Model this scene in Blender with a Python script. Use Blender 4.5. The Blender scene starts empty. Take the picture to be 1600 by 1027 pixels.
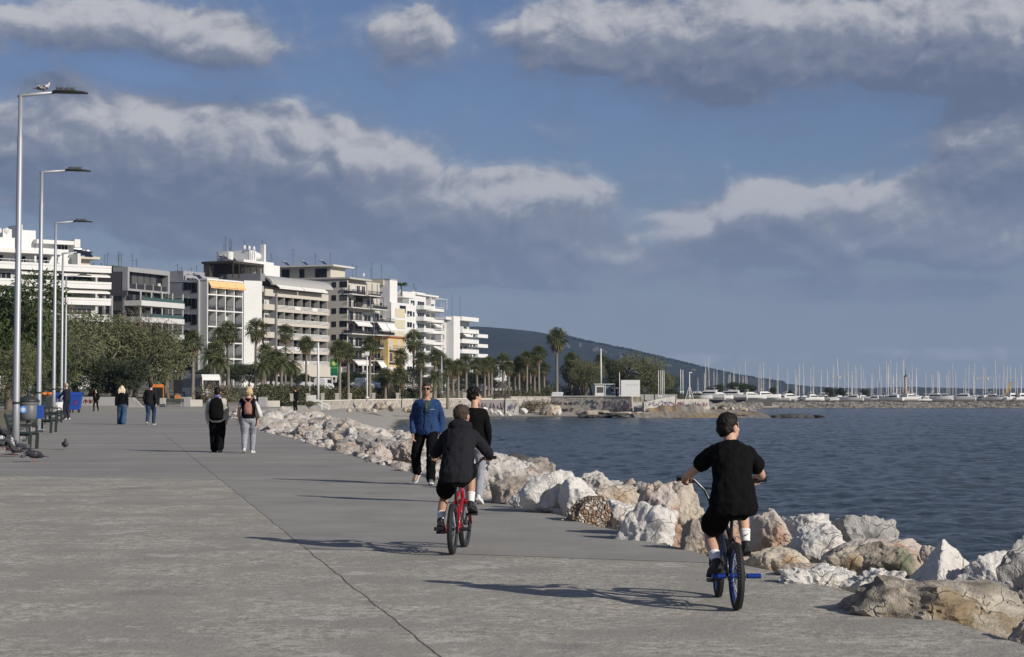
import bpy, bmesh, math, random
import numpy as np
from mathutils import Vector, Matrix, noise, Euler
R = math.radians
rnd = random.Random(7)
SC = bpy.context.scene
COL = SC.collection
# ------------------------------------------------------------------ camera
F = 3111.0; PITCH = math.atan(105.5/F); CAMZ = 1.7; SEA = -1.6
cam = bpy.data.cameras.new('camera'); co = bpy.data.objects.new('camera', cam); COL.objects.link(co)
co.location = (0, 0, CAMZ); co.rotation_euler = (math.pi/2+PITCH, 0, 0)
cam.sensor_width = 36; cam.lens = F*36/1600; cam.clip_end = 40000; cam.clip_start = .1
SC.camera = co
# ------------------------------------------------------------------ sun, sky, exposure
EXPO = -0.06
SUN_EL = R(26); SUN_AZ = math.atan2(.8, -.6)          # compass angle from +Y
SUNV = Vector((math.sin(SUN_AZ)*math.cos(SUN_EL), math.cos(SUN_AZ)*math.cos(SUN_EL), math.sin(SUN_EL)))
sl = bpy.data.lights.new('sun', 'SUN'); so = bpy.data.objects.new('sun', sl); COL.objects.link(so)
sl.energy = 5.0; sl.angle = R(.5); sl.color = (1, .93, .83)
so.rotation_euler = SUNV.to_track_quat('Z', 'Y').to_euler(); so.location = (30, -30, 40)
SC.view_settings.view_transform = 'Standard'; SC.view_settings.look = 'None'
SC.view_settings.exposure = EXPO; SC.view_settings.gamma = 1; SC.view_settings.use_curve_mapping = False
SC.cycles.max_bounces = 6; SC.cycles.volume_bounces = 0; SC.cycles.transparent_max_bounces = 16
try: SC.cycles.use_denoising = True
except Exception: pass

class NT:
    """short node-tree writer"""
    def __init__(s, tree): s.t = tree
    def n(s, ty, ins=(), out=0, **kw):
        nd = s.t.nodes.new(ty)
        for k, v in kw.items(): setattr(nd, k, v)
        it = ins.items() if isinstance(ins, dict) else enumerate(ins)
        for k, v in it:
            if v is None: continue
            if isinstance(v, bpy.types.NodeSocket): s.t.links.new(v, nd.inputs[k])
            else: nd.inputs[k].default_value = v
        return nd.outputs[out] if out is not None else nd
    def m(s, op, a, b=None, c=None, clamp=False): return s.n('ShaderNodeMath', (a, b, c), operation=op, use_clamp=clamp)
    def v(s, op, a, b=None, c=None): return s.n('ShaderNodeVectorMath', (a, b, c), operation=op)
    def mr(s, x, a, b, c=0., d=1., t='SMOOTHSTEP'):
        return s.n('ShaderNodeMapRange', {0: x, 1: a, 2: b, 3: c, 4: d}, interpolation_type=t)
    def mix(s, f, a, b, bt='MIX'):
        nd = s.t.nodes.new('ShaderNodeMix'); nd.data_type = 'RGBA'; nd.blend_type = bt
        for k, v in ((0, f), (6, a), (7, b)):
            if isinstance(v, bpy.types.NodeSocket): s.t.links.new(v, nd.inputs[k])
            elif k == 0: nd.inputs[k].default_value = v
            else: nd.inputs[k].default_value = (*v[:3], 1)
        return nd.outputs[2]
    def noise(s, vec, scale, det=4., rough=.55, dist=0.):
        return s.n('ShaderNodeTexNoise', {'Vector': vec, 'Scale': scale, 'Detail': det, 'Roughness': rough, 'Distortion': dist})

W = bpy.data.worlds.new('World'); SC.world = W; W.use_nodes = True
wt = W.node_tree; wt.nodes.clear(); w = NT(wt)
sky = w.n('ShaderNodeTexSky', sky_type='NISHITA', sun_disc=False, sun_elevation=SUN_EL, sun_rotation=SUN_AZ,
          altitude=10, air_density=1.0, dust_density=.6, ozone_density=1.6)
SKYS = .057
# cloud field in (azimuth, elevation)
g = bpy.data.node_groups.new('cloud_field', 'ShaderNodeTree')
g.interface.new_socket('uv', in_out='INPUT', socket_type='NodeSocketVector')
g.interface.new_socket('d', in_out='OUTPUT', socket_type='NodeSocketFloat')
g.interface.new_socket('relief', in_out='OUTPUT', socket_type='NodeSocketFloat')
g.interface.new_socket('mass', in_out='OUTPUT', socket_type='NodeSocketFloat')
q = NT(g); gi = g.nodes.new('NodeGroupInput').outputs[0]; gout = g.nodes.new('NodeGroupOutput')
def uvp(px, py): return ((px-800)/F, (619-py)/F)
#        cx   cy   rx   ry  amp       (pixels of the photograph = directions)
BLOBS = [(80, 245, 270, 92, .80), (320, 240, 260, 96, 1.0), (530, 275, 215, 82, .90), (650, 310, 130, 50, .5), (150, 55, 260, 62, .66), (345, 80, 105, 55, .60), (110, 150, 120, 36, .35),
         (835, 318, 155, 70, .95), (640, 350, 280, 45, .42), (640, 65, 100, 75, .50), (900, 55, 150, 80, .58), (1270, 75, 430, 100, .95),
         (1580, 95, 270, 95, .60), (1570, 235, 150, 75, .90), (1190, 325, 75, 52, .95), (1085, 348, 95, 36, .72), (1400, 335, 260, 75, .70),
         (1500, 390, 260, 50, .62), (600, 395, 460, 46, .60), (1350, 455, 260, 26, .50), (180, 335, 260, 50, .5), (1060, 400, 330, 60, .46),
         (780, 440, 260, 24, .40), (1480, 555, 230, 16, .38), (1120, 560, 150, 14, .38)]
tot = None
for cx, cy, rx, ry, a in BLOBS:
    u0, v0 = uvp(cx, cy); sx, sy = F/rx, F/ry
    p = q.v('MULTIPLY_ADD', gi, (sx, sy, 1), (-u0*sx, -v0*sy, 0))
    l = q.n('ShaderNodeVectorMath', (p,), out=1, operation='LENGTH')
    b = q.mr(l, 0., 1.25, a, 0.)
    tot = b if tot is None else q.m('ADD', tot, b)
tot = q.m('MULTIPLY', q.m('DIVIDE', tot, q.m('ADD', tot, .75)), 1.6)
# generic cover away from the photographed part of the sky
sep = q.n('ShaderNodeSeparateXYZ', (gi,), out=None)
off = q.mr(q.m('ABSOLUTE', sep.outputs[0]), .28, .5)
off = q.m('MAXIMUM', off, q.mr(sep.outputs[1], .2, .34))
tot = q.m('ADD', tot, q.m('MULTIPLY', off, .30))
vec1 = q.v('MULTIPLY', gi, (1., 1.4, 1))
warp = q.n('ShaderNodeTexNoise', {'Vector': vec1, 'Scale': 26., 'Detail': 3.}, out=1)
vec2 = q.v('ADD', vec1, q.v('MULTIPLY', q.v('SUBTRACT', warp, (.5, .5, .5)), (.03, .03, 0)))
n1 = q.noise(vec2, 15., 5., .54)
n2 = q.noise(vec2, 62., 5., .62)
vo = q.n('ShaderNodeTexVoronoi', {'Vector': vec2, 'Scale': 40., 'Detail': 1., 'Roughness': .5}, feature='F1', normalize=True)
N1 = q.m('SUBTRACT', n1, .5); N2 = q.m('SUBTRACT', n2, .5); NV = q.m('SUBTRACT', .42, vo)
D = q.m('ADD', q.m('ADD', q.m('MULTIPLY', tot, .92), q.m('MULTIPLY', NV, .42)), q.m('ADD', q.m('MULTIPLY', N1, 1.05), q.m('MULTIPLY', N2, .42)))
g.links.new(D, gout.inputs[0])
rel = q.m('ADD', q.m('MULTIPLY', NV, .46), q.m('ADD', q.m('MULTIPLY', N1, .8), q.m('MULTIPLY', N2, .34)))
g.links.new(rel, gout.inputs[1]); g.links.new(tot, gout.inputs[2])
tc = w.n('ShaderNodeTexCoord')
sp = w.n('ShaderNodeSeparateXYZ', (tc,), out=None)
az = w.m('ARCTAN2', sp.outputs[0], sp.outputs[1])
hy = w.m('SQRT', w.m('ADD', w.m('MULTIPLY', sp.outputs[0], sp.outputs[0]), w.m('MULTIPLY', sp.outputs[1], sp.outputs[1])))
el = w.m('ARCTAN2', sp.outputs[2], hy)
uv = w.n('ShaderNodeCombineXYZ', (az, el, 0.))
def field(vec):
    nd = wt.nodes.new('ShaderNodeGroup'); nd.node_tree = g; wt.links.new(vec, nd.inputs[0]); return nd.outputs
F0 = field(uv); F1 = field(w.v('ADD', uv, (.0032, .0052, 0))); F2 = field(w.v('ADD', uv, (.004, .018, 0)))
D0 = F0[0]
alpha = w.m('MAXIMUM', w.mr(D0, .24, .52), w.m('MULTIPLY', w.mr(D0, -.08, .44), .40))
alpha = w.m('MULTIPLY', alpha, w.mr(el, -.01, .03))
lit = w.m('MULTIPLY', w.m('SUBTRACT', F0[1], F1[1]), 2.3)
lit = w.m('ADD', lit, w.m('MULTIPLY', w.m('SUBTRACT', F0[2], F2[2]), 1.0))
lit = w.m('ADD', lit, w.mr(D0, .25, 1.0, .32, .12, 'LINEAR'))
lit = w.mr(lit, -.12, .98, t='LINEAR')
k = 2**(-EXPO)
def lin(*c):
    return tuple(((x/255)/12.92 if x <= 10 else ((x/255+.055)/1.055)**2.4) for x in c)
def kc(*c): return tuple(k*x for x in lin(*c))
ccol = w.mix(w.mr(lit, 0., .5), kc(101, 112, 136), kc(128, 135, 152))
ccol = w.mix(w.mr(lit, .42, 1.), ccol, kc(193, 193, 196))
lowhaze = w.mr(el, 0., .15, .72, 0.)
skyc = w.v('MULTIPLY', sky, tuple(SKYS*x for x in (.87, .93, 1.25)))
skyc = w.mix(w.mr(el, -.01, .12, .92, 0.), skyc, kc(146, 158, 172))
ccol = w.mix(lowhaze, ccol, kc(142, 153, 172))
final = w.mix(w.m('MULTIPLY', alpha, .93), skyc, ccol)
bg = w.n('ShaderNodeBackground', (final, 1.0))
wo = wt.nodes.new('ShaderNodeOutputWorld'); wt.links.new(bg, wo.inputs[0])

# ------------------------------------------------------------------ helpers
cp, spn = math.cos(PITCH), math.sin(PITCH)
def at(px, py, Y):
    """point at depth Y seen at photo pixel (px, py)"""
    cx, cy = (px-800)/F, (513.5-py)/F
    y = cp - spn*cy; z = spn + cp*cy
    s = Y/y
    return Vector((cx*s, Y, CAMZ + z*s))
def gz(Y): return min(.00611*max(Y, 0), .61)
def edgeY(py): return 5289/(py-600)
def onprom(px, py):
    Y = edgeY(py); p = at(px, py, Y); p.z = gz(Y); return p

def tag(o, label=None, cat=None, group=None, kind=None):
    if label: o['label'] = label
    if cat: o['category'] = cat
    if group: o['group'] = group
    if kind: o['kind'] = kind
    return o
def empty(name, loc=(0, 0, 0), rz=0):
    o = bpy.data.objects.new(name, None); COL.objects.link(o)
    o.location = loc; o.rotation_euler = (0, 0, rz); o.empty_display_size = .2
    return o
KIDS = {}
def setpar(o, p):
    o.parent = p; KIDS.setdefault(p.name, []).append(o)
def copy_tree(o, parent=None):
    c = o.copy(); COL.objects.link(c)
    if parent: setpar(c, parent)
    for ch in list(KIDS.get(o.name, [])): copy_tree(ch, c)
    return c

class MB:
    def __init__(s): s.v = []; s.f = []; s.mi = []; s.cur = 0
    def add(s, vs, fs):
        b = len(s.v); s.v.extend([tuple(x) for x in vs])
        for f in fs: s.f.append(tuple(i+b for i in f)); s.mi.append(s.cur)
        return s
    def box(s, x0, x1, y0, y1, z0, z1, M=None):
        vs = [Vector((x, y, z)) for z in (z0, z1) for y in (y0, y1) for x in (x0, x1)]
        if M is not None: vs = [M @ p for p in vs]
        return s.add(vs, [(0, 2, 3, 1), (4, 5, 7, 6), (0, 1, 5, 4), (2, 6, 7, 3), (0, 4, 6, 2), (1, 3, 7, 5)])
    def quad(s, a, b, c, d): return s.add([a, b, c, d], [(0, 1, 2, 3)])
    def bar(s, a, b, wx, wy=None, up=(0, 0, 1)):
        a, b = Vector(a), Vector(b); wy = wy or wx; d = (b-a).normalized(); up = Vector(up)
        if abs(d.dot(up)) > .98: up = Vector((0, 1, 0))
        x = d.cross(up).normalized()*wx/2; y = x.cross(d).normalized()*wy/2
        vs = [p+i*x+j*y for p in (a, b) for i, j in ((-1, -1), (1, -1), (1, 1), (-1, 1))]
        return s.add(vs, [(3, 2, 1, 0), (4, 5, 6, 7), (0, 1, 5, 4), (1, 2, 6, 5), (2, 3, 7, 6), (3, 0, 4, 7)])
    def loft(s, rings, cap=True, close=False):
        n = len(rings[0]); vs = [p for r in rings for p in r]; fs = []
        m = len(rings)
        for i in range(m if close else m-1):
            i2 = (i+1) % m
            for j in range(n):
                j2 = (j+1) % n
                fs.append((i*n+j, i*n+j2, i2*n+j2, i2*n+j))
        if cap and not close:
            fs.append(tuple(range(n-1, -1, -1))); fs.append(tuple((m-1)*n+j for j in range(n)))
        return s.add(vs, fs)
    def tube(s, pts, rads, seg=10, cap=True, close=False, round_=False):
        pts = [Vector(p) for p in pts]
        if not isinstance(rads, (list, tuple)): rads = [rads]*len(pts)
        rads = list(rads)
        if round_:
            a, b = pts[0], pts[-1]; d0 = (pts[0]-pts[1]).normalized(); d1 = (pts[-1]-pts[-2]).normalized()
            r0, r1 = rads[0], rads[-1]
            pts = [a+d0*r0*.95, a+d0*r0*.6]+pts+[b+d1*r1*.6, b+d1*r1*.95]; rads = [r0*.3, r0*.8]+rads+[r1*.8, r1*.3]
        rings = []; x = None; m = len(pts)
        for i, p in enumerate(pts):
            if close: d = (pts[(i+1) % m]-pts[i-1]).normalized()
            else: d = (pts[min(i+1, m-1)]-pts[max(i-1, 0)]).normalized()
            if x is None:
                u = Vector((0, 0, 1)) if abs(d.z) < .9 else Vector((0, 1, 0))
                x = d.cross(u).normalized()
            else:
                x = (x-d*x.dot(d)).normalized()
            y = d.cross(x)
            rings.append([p+(x*math.cos(2*math.pi*j/seg)+y*math.sin(2*math.pi*j/seg))*rads[i] for j in range(seg)])
        return s.loft(rings, cap, close)
    def ell(s, c, r, M=None, nu=14, nv=9):
        c = Vector(c); rings = []
        for i in range(nv):
            th = math.pi*(i+.35)/(nv-.3)
            ring = []
            for j in range(nu):
                ph = 2*math.pi*j/nu
                p = Vector((r[0]*math.sin(th)*math.cos(ph), r[1]*math.sin(th)*math.sin(ph), r[2]*math.cos(th)))
                ring.append(c+(M @ p if M is not None else p))
            rings.append(ring[::-1])
        return s.loft(rings[::-1] if False else rings, True)
    def lathe(s, prof, c=(0, 0, 0), seg=20, cap=True):
        c = Vector(c)
        return s.loft([[c+Vector((r*math.cos(2*math.pi*j/seg), r*math.sin(2*math.pi*j/seg), z)) for j in range(seg)] for r, z in prof], cap)
    def mesh(s, name):
        me = bpy.data.meshes.new(name); me.from_pydata(s.v, [], s.f); me.update(); return me
    def build(s, name, mats, parent=None, smooth=False, fix=True, bevel=0):
        me = s.mesh(name)
        if fix or bevel:
            bm = bmesh.new(); bm.from_mesh(me)
            if fix: bmesh.ops.recalc_face_normals(bm, faces=bm.faces)
            if bevel: bmesh.ops.bevel(bm, geom=[e for e in bm.edges if e.is_manifold and e.calc_face_angle(0) > .6], offset=bevel, segments=2, profile=.6, affect='EDGES')
            bm.to_mesh(me); bm.free()
        mats = mats if isinstance(mats, (list, tuple)) else [mats]
        for m in mats: me.materials.append(m)
        if len(mats) > 1 and not bevel: me.polygons.foreach_set('material_index', s.mi)
        if smooth: me.polygons.foreach_set('use_smooth', [True]*len(me.polygons))
        o = bpy.data.objects.new(name, me); COL.objects.link(o)
        if parent is not None: setpar(o, parent)
        return o
def smooth_angle(o, ang=40):
    me = o.data
    me.polygons.foreach_set('use_smooth', [True]*len(me.polygons))
    try: me.set_sharp_from_angle(angle=R(ang))
    except Exception: pass
    return o

MATS = {}
def mat(name, col, rough=.75, metal=0., spec=.35, var=.18, vs=3., bump=.0, bs=20., col2=None, c2s=1., c2=(.45, .6), det=5.):
    """procedural Principled: base colour with noise variation, an optional second colour in patches, optional bump"""
    if name in MATS: return MATS[name]
    m = bpy.data.materials.new(name); m.use_nodes = True; t = m.node_tree; t.nodes.clear(); q = NT(t)
    tc = q.n('ShaderNodeTexCoord', out=3)
    n = q.noise(tc, vs, det)
    c = q.mix(n, tuple(x*(1-var) for x in col), tuple(min(1, x*(1+var)) for x in col))
    if col2:
        c = q.mix(q.mr(q.noise(tc, c2s, 6., .65), c2[0], c2[1]), c, col2)
    ins = {'Base Color': c, 'Roughness': rough, 'Metallic': metal, 'Specular IOR Level': spec}
    if bump:
        ins['Normal'] = q.n('ShaderNodeBump', {'Strength': bump, 'Distance': .02, 'Height': q.noise(tc, bs, 5.)})
    b = q.n('ShaderNodeBsdfPrincipled', ins)
    q.n('ShaderNodeOutputMaterial', (b,), out=None); MATS[name] = m
    return m
# ================================================================== SETTING
def custom(name):
    m = bpy.data.materials.new(name); m.use_nodes = True; t = m.node_tree; t.nodes.clear(); return m, NT(t)
def finish(q, **ins):
    b = q.n('ShaderNodeBsdfPrincipled', {k.replace('_', ' '): v for k, v in ins.items()})
    q.n('ShaderNodeOutputMaterial', (b,), out=None)
# ---- coastline (land polygon at water level)
COAST = [(16, -80), (13, 0), (10.2, 14), (8.6, 20), (6.6, 28), (4.0, 40), (1.0, 55), (-2.0, 70), (-4.6, 85), (-7, 100), (-9, 115), (-8.5, 135), (-9.5, 165),
         (-11.5, 200), (-13.5, 240), (-14.5, 266), (-9.4, 293), (-4, 302), (6, 310), (13.6, 306), (19.4, 303), (27, 304), (33, 308), (37, 316), (40, 335),
         (45, 400), (53, 470), (62, 535), (80, 552), (140, 553), (240, 548), (420, 560), (700, 600), (1200, 900), (2500, 3400), (2500, 9000), (-5000, 9000), (-5000, -80)]
CO = np.array(COAST, float)
def coast_d(X, Y):
    """signed distance to the coastline, positive on land"""
    P = np.stack([X, Y], -1); best = np.full(X.shape, 1e9); ins = np.zeros(X.shape, bool)
    n = len(CO)
    for i in range(n):
        a, b = CO[i], CO[(i+1) % n]; ab = b-a
        t = np.clip(((P-a) @ ab)/(ab @ ab), 0, 1)
        best = np.minimum(best, np.hypot(*np.moveaxis(P-(a+t[..., None]*ab), -1, 0)))
        c = ((a[1] > Y) != (b[1] > Y)) & (X < (b[0]-a[0])*(Y-a[1])/(b[1]-a[1]+1e-12)+a[0])
        ins ^= c
    return np.where(ins, best, -best)
def sstep(a, b, x):
    t = np.clip((x-a)/(b-a), 0, 1); return t*t*(3-2*t)
def ground_h(X, Y):
    d = coast_d(X, Y)
    prom = np.minimum(.00611*np.maximum(Y, 0), .61)-.14
    pr = 1-sstep(112, 122, Y)
    # revetment slope under the boulders
    zr = np.where(d < 7.5, SEA-.5+(prom-.25-SEA+.5)*np.clip(d/7., 0, 1), prom)
    # beach with the wall behind it
    k = sstep(-9, -2, X)*sstep(270, 305, Y)
    bw = 10+8*k; br = 1.6-.9*k
    inland = 1.0+.55*sstep(-5, 6, X)*sstep(270, 310, Y)
    rise = (1.6*(1-sstep(-12, 5, X))+.15)*sstep(225, 300, Y)
    zb = np.where(d > 0, SEA-.04+br*np.clip(d/(bw*.8), 0, 1)**.8, SEA-.04+d*.12)
    zin = inland+rise*np.clip((d-bw-4)/22, 0, 1)
    zb = np.where(d > bw+.2, zin, zb)
    left = sstep(-18, -30, X)*(1-sstep(205, 235, Y)) if False else 0
    plaza = .61+.0*X
    pl = 1-sstep(216, 240, Y)
    zb = np.where(d > bw+.2, zb*(1-pl)+plaza*pl, zb)
    far = sstep(395, 440, Y)
    zf = np.clip(SEA-.4+d*.35, SEA-1.2, -.2+.0025*np.clip(d, 0, 800))
    zf = np.where(X < -20, zin, zf)
    z = zr*pr+zb*(1-pr)
    z = z*(1-far)+zf*far
    z = np.where(d < -4, SEA-1.5, z)
    return z
def gh(x, y): return float(ground_h(np.array([float(x)]), np.array([float(y)]))[0])
def grid_obj(name, xs, ys, hf, m, rough=0., smooth=True):
    X, Y = np.meshgrid(xs, ys); Z = hf(X, Y)
    vs = np.stack([X, Y, Z], -1).reshape(-1, 3); nx = len(xs); fs = []
    for j in range(len(ys)-1):
        for i in range(nx-1):
            a = j*nx+i; fs.append((a, a+1, a+nx+1, a+nx))
    me = bpy.data.meshes.new(name); me.from_pydata(vs.tolist(), [], fs); me.materials.append(m)
    if smooth: me.polygons.foreach_set('use_smooth', [True]*len(fs))
    o = bpy.data.objects.new(name, me); COL.objects.link(o); return o

# ground material: pebbly sand near water, dry earth and grass inland
gm, q = custom('ground_earth')
pos = q.n('ShaderNodeNewGeometry'); 
n1 = q.noise(pos, .12, 5.); n2 = q.noise(pos, 1.3, 6., .7); n3 = q.noise(pos, 9., 3.)
c = q.mix(q.mr(n1, .42, .6), (.20, .175, .13), (.085, .10, .045))
c = q.mix(q.mr(n2, .45, .65), c, (.24, .215, .17))
sp_ = q.n('ShaderNodeSeparateXYZ', (pos,), out=None)
beach = q.mix(q.mr(n3, .4, .62), (.26, .24, .21), (.42, .40, .36))
c = q.mix(q.mr(sp_.outputs[2], .5, .9), beach, c)
c = q.mix(q.mr(sp_.outputs[2], SEA, SEA+.3), (.07, .065, .055), c)
finish(q, Base_Color=c, Roughness=.95, Specular_IOR_Level=.15, Normal=q.n('ShaderNodeBump', {'Strength': .5, 'Distance': .08, 'Height': n2}))
xs = np.concatenate([np.linspace(-5000, -420, 20), np.linspace(-400, -70, 34), np.linspace(-67, 62, 200), np.linspace(66, 240, 40), np.linspace(260, 2500, 20)])
ys = np.concatenate([np.linspace(-80, 120, 81), np.linspace(121.5, 345, 200), np.linspace(350, 640, 70), np.linspace(660, 9000, 30)])
def ground_n(X, Y):
    Z = ground_h(X, Y)
    h = np.vectorize(lambda x, y: noise.noise(Vector((x*.35, y*.35, 3)))*.5+noise.noise(Vector((x*.09, y*.09, 7))))
    near = (Y < 640) & (Y > 118) & (X > -400)
    A = np.zeros_like(Z); A[near] = h(X[near], Y[near])*.09
    return Z+A
gro = grid_obj('ground', xs, ys, ground_n, gm); tag(gro, kind='structure')

# ---- sea
wm, q = custom('sea_water')
pos = q.n('ShaderNodeNewGeometry')
st = q.v('MULTIPLY', pos, (1., 1.6, 1.))
a = q.n('ShaderNodeTexNoise', {'Vector': st, 'Scale': .55, 'Detail': 5., 'Roughness': .62, 'Distortion': .4})
b = q.n('ShaderNodeTexNoise', {'Vector': st, 'Scale': 2.6, 'Detail': 4., 'Roughness': .6, 'Distortion': .2})
c_ = q.noise(q.v('MULTIPLY', pos, (.4, 1., 1.)), .035, 3.)
h = q.m('ADD', q.m('MULTIPLY', a, 1.0), q.m('MULTIPLY', b, .32))
bmp = q.n('ShaderNodeBump', {'Strength': .8, 'Distance': .45, 'Height': h})
wc = q.mix(q.mr(c_, .35, .65), (.012, .021, .023), (.018, .029, .031))
finish(q, Base_Color=wc, Roughness=.14, IOR=1.33, Specular_IOR_Level=.5, Normal=bmp)
# real waves in the bay: a fan of rows that open out with distance, heights from a sum of sine waves in world space
wr_ = np.random.RandomState(4); NW = 54
wl = .55*(3.6/.55)**wr_.rand(NW); wa = wr_.normal(2.2, .9, NW); wph = wr_.rand(NW)*6.28; wamp = .0038*wl**.75
def wave_h(X, Y):
    Z = np.zeros_like(X)
    for l_, a_, p_, m_ in zip(wl, wa, wph, wamp):
        Z += m_*np.sin((X*math.cos(a_)+Y*math.sin(a_))*2*math.pi/l_+p_)
    return Z
rows_y = [18.]
while rows_y[-1] < 640: rows_y.append(rows_y[-1]*1.0042+.03)
rows_y = np.array(rows_y); ang = np.linspace(-.075, .30, 420)
Yw, Aw = np.meshgrid(rows_y, ang, indexing='ij'); Xw = Aw*Yw
fadew = np.clip((640-Yw)/120, 0, 1); Zw = SEA+wave_h(Xw, Yw)*fadew+.012
nr, nc = Xw.shape; me = bpy.data.meshes.new('sea'); me.vertices.add(nr*nc); me.vertices.foreach_set('co', np.stack([Xw, Yw, Zw], -1).ravel())
ii, jj = np.meshgrid(np.arange(nr-1), np.arange(nc-1), indexing='ij'); b0 = (ii*nc+jj).ravel(); qd = np.stack([b0, b0+1, b0+nc+1, b0+nc], -1).astype(np.int32); nf = len(qd)
me.loops.add(nf*4); me.loops.foreach_set('vertex_index', qd.ravel()); me.polygons.add(nf); me.polygons.foreach_set('loop_start', np.arange(0, nf*4, 4, dtype=np.int32)); me.update(calc_edges=True); me.validate()
me.polygons.foreach_set('use_smooth', [True]*nf); me.materials.append(wm); sea = bpy.data.objects.new('sea', me); COL.objects.link(sea); tag(sea, kind='structure')
sea2 = grid_obj('open_sea', np.linspace(-60, 9000, 3), np.linspace(-200, 9000, 3), lambda X, Y: X*0+SEA-.30, wm); tag(sea2, kind='structure')

# ---- promenade
EDGE = [(11, -40), (7.2, -6), (5.0, 5), (3.28, 13.34), (3.03, 15.15), (2.74, 16.5), (2.36, 18.1), (1.93, 19.7), (1.29, 22.6), (.58, 26), (-.13, 28.7), (-2.0, 38.4), (-3.4, 45.2),
        (-5.2, 54), (-7.2, 63.7), (-9.2, 72.5), (-12.6, 92), (-15.2, 106), (-18, 122), (-21, 140), (-25, 165), (-29, 190), (-33, 214)]
def edge_x(Y):
    for (x0, y0), (x1, y1) in zip(EDGE, EDGE[1:]):
        if y0 <= Y <= y1: return x0+(x1-x0)*(Y-y0)/(y1-y0)
    return EDGE[-1][0]
def left_x(Y): # kerb line on the land side
    pts = [(-40, -1), (0, -6), (20, -8.6), (48, -12.4), (67, -16.4), (89, -20.9), (109, -25), (130, -29.5), (150, -60), (190, -75), (214, -80)]
    for (y0, x0), (y1, x1) in zip(pts, pts[1:]):
        if y0 <= Y <= y1: return x0+(x1-x0)*(Y-y0)/(y1-y0)
    return -75
cm, q = custom('concrete_paving')
pos = q.n('ShaderNodeNewGeometry'); s3 = q.n('ShaderNodeSeparateXYZ', (pos,), out=None); X, Y = s3.outputs[0], s3.outputs[1]
wob = q.m('MULTIPLY', q.m('SUBTRACT', q.noise(pos, .8, 5., .7), .5), .10)
jl = q.m('ADD', q.m('ADD', X, q.m('MULTIPLY', Y, .206)), wob); jl = q.m('SUBTRACT', jl, 2.114)   # >0 right of the long joint
tr = q.m('ADD', q.m('ADD', Y, q.m('MULTIPLY', X, .42)), q.m('MULTIPLY', wob, 1.5))               # cross joints along constant tr
n_big = q.noise(pos, .22, 4., .6); n_mid = q.noise(pos, .9, 6., .65); n_fine = q.noise(pos, 9., 5., .72); n_grit = q.noise(pos, 26., 4., .7)
vor = q.n('ShaderNodeTexVoronoi', {'Vector': pos, 'Scale': 42.}, out=0)
right = q.mr(jl, -.02, .02); farz = q.mr(tr, 19.72, 19.80); far2 = q.mr(tr, 33.0, 33.2)
smooth_ = q.m('MAXIMUM', q.m('MULTIPLY', right, farz), far2)
agg = q.mix(q.mr(n_fine, .36, .66), (.22, .202, .168), (.50, .465, .395))
agg = q.mix(q.mr(n_grit, .55, .66), agg, (.66, .62, .54))
worn = q.mr(n_mid, .44, .56)
plain = q.mix(q.mr(n_mid, .3, .7), (.285, .268, .232), (.355, .335, .292))
old = q.mix(q.m('MULTIPLY', worn, .75), plain, agg)
new = q.mix(q.mr(n_mid, .3, .7), (.245, .236, .214), (.30, .29, .264))
col = q.mix(smooth_, old, new)
band = q.mr(q.noise(q.v('MULTIPLY', pos, (.10, .55, 1.)), 1., 4., .6), .42, .62)
col = q.mix(q.m('MULTIPLY', band, q.m('ADD', q.m('MULTIPLY', far2, .35), .22)), col, (.205, .20, .187))
# pale chips where the skin of the slab has worn off
chips = q.m('MULTIPLY', q.mr(q.noise(pos, 1.7, 7., .72), .585, .62), q.m('SUBTRACT', 1., q.m('MULTIPLY', smooth_, .92)))
col = q.mix(q.m('MULTIPLY', chips, .55), col, (.52, .50, .45))
stain = q.mr(q.noise(pos, .6, 5., .6), .60, .72)
col = q.mix(q.m('MULTIPLY', stain, .5), col, (.16, .16, .152))
# joints
def line(e, w_): return q.mr(q.m('ABSOLUTE', e), w_*.5, w_, 1., 0.)
J = q.m('MULTIPLY', line(jl, .010), q.mr(tr, 60., 66., 1., 0.))
for t0, w_ in ((19.76, .035), (33.1, .03), (47., .04), (61., .05), (76., .05), (91., .06)):
    l_ = line(q.m('SUBTRACT', tr, t0), w_)
    if t0 < 25: l_ = q.m('MULTIPLY', l_, right)
    J = q.m('MAXIMUM', J, l_)
col = q.mix(q.m('MULTIPLY', J, .68), col, (.035, .034, .032))
hgt = q.m('ADD', q.m('MULTIPLY', n_fine, q.m('SUBTRACT', 1.15, smooth_)), q.m('MULTIPLY', n_grit, .5))
hgt = q.m('SUBTRACT', hgt, q.m('MULTIPLY', J, 1.5))
finish(q, Base_Color=col, Roughness=.88, Specular_IOR_Level=.25, Normal=q.n('ShaderNodeBump', {'Strength': .8, 'Distance': .02, 'Height': hgt}))
ysp = [-40, -20, -6, 0, 5, 9, 12]+[13.34+i*1.2 for i in range(60)]+list(np.linspace(87, 214, 46))
mb = MB(); rows = []
for Y_ in ysp:
    x0, x1 = left_x(Y_), edge_x(Y_)
    x1 += .05*math.sin(Y_*3.1)+.04*math.sin(Y_*7.7)
    rows.append([Vector((x0+(x1-x0)*i/6, Y_, gz(Y_))) for i in range(7)]+[Vector((x1+.03, Y_, gz(Y_)-.7))])
for r0, r1 in zip(rows, rows[1:]):
    for i in range(7): mb.quad(r0[i], r0[i+1], r1[i+1], r1[i])
pro = mb.build('promenade', cm, fix=False); tag(pro, kind='structure')
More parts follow.
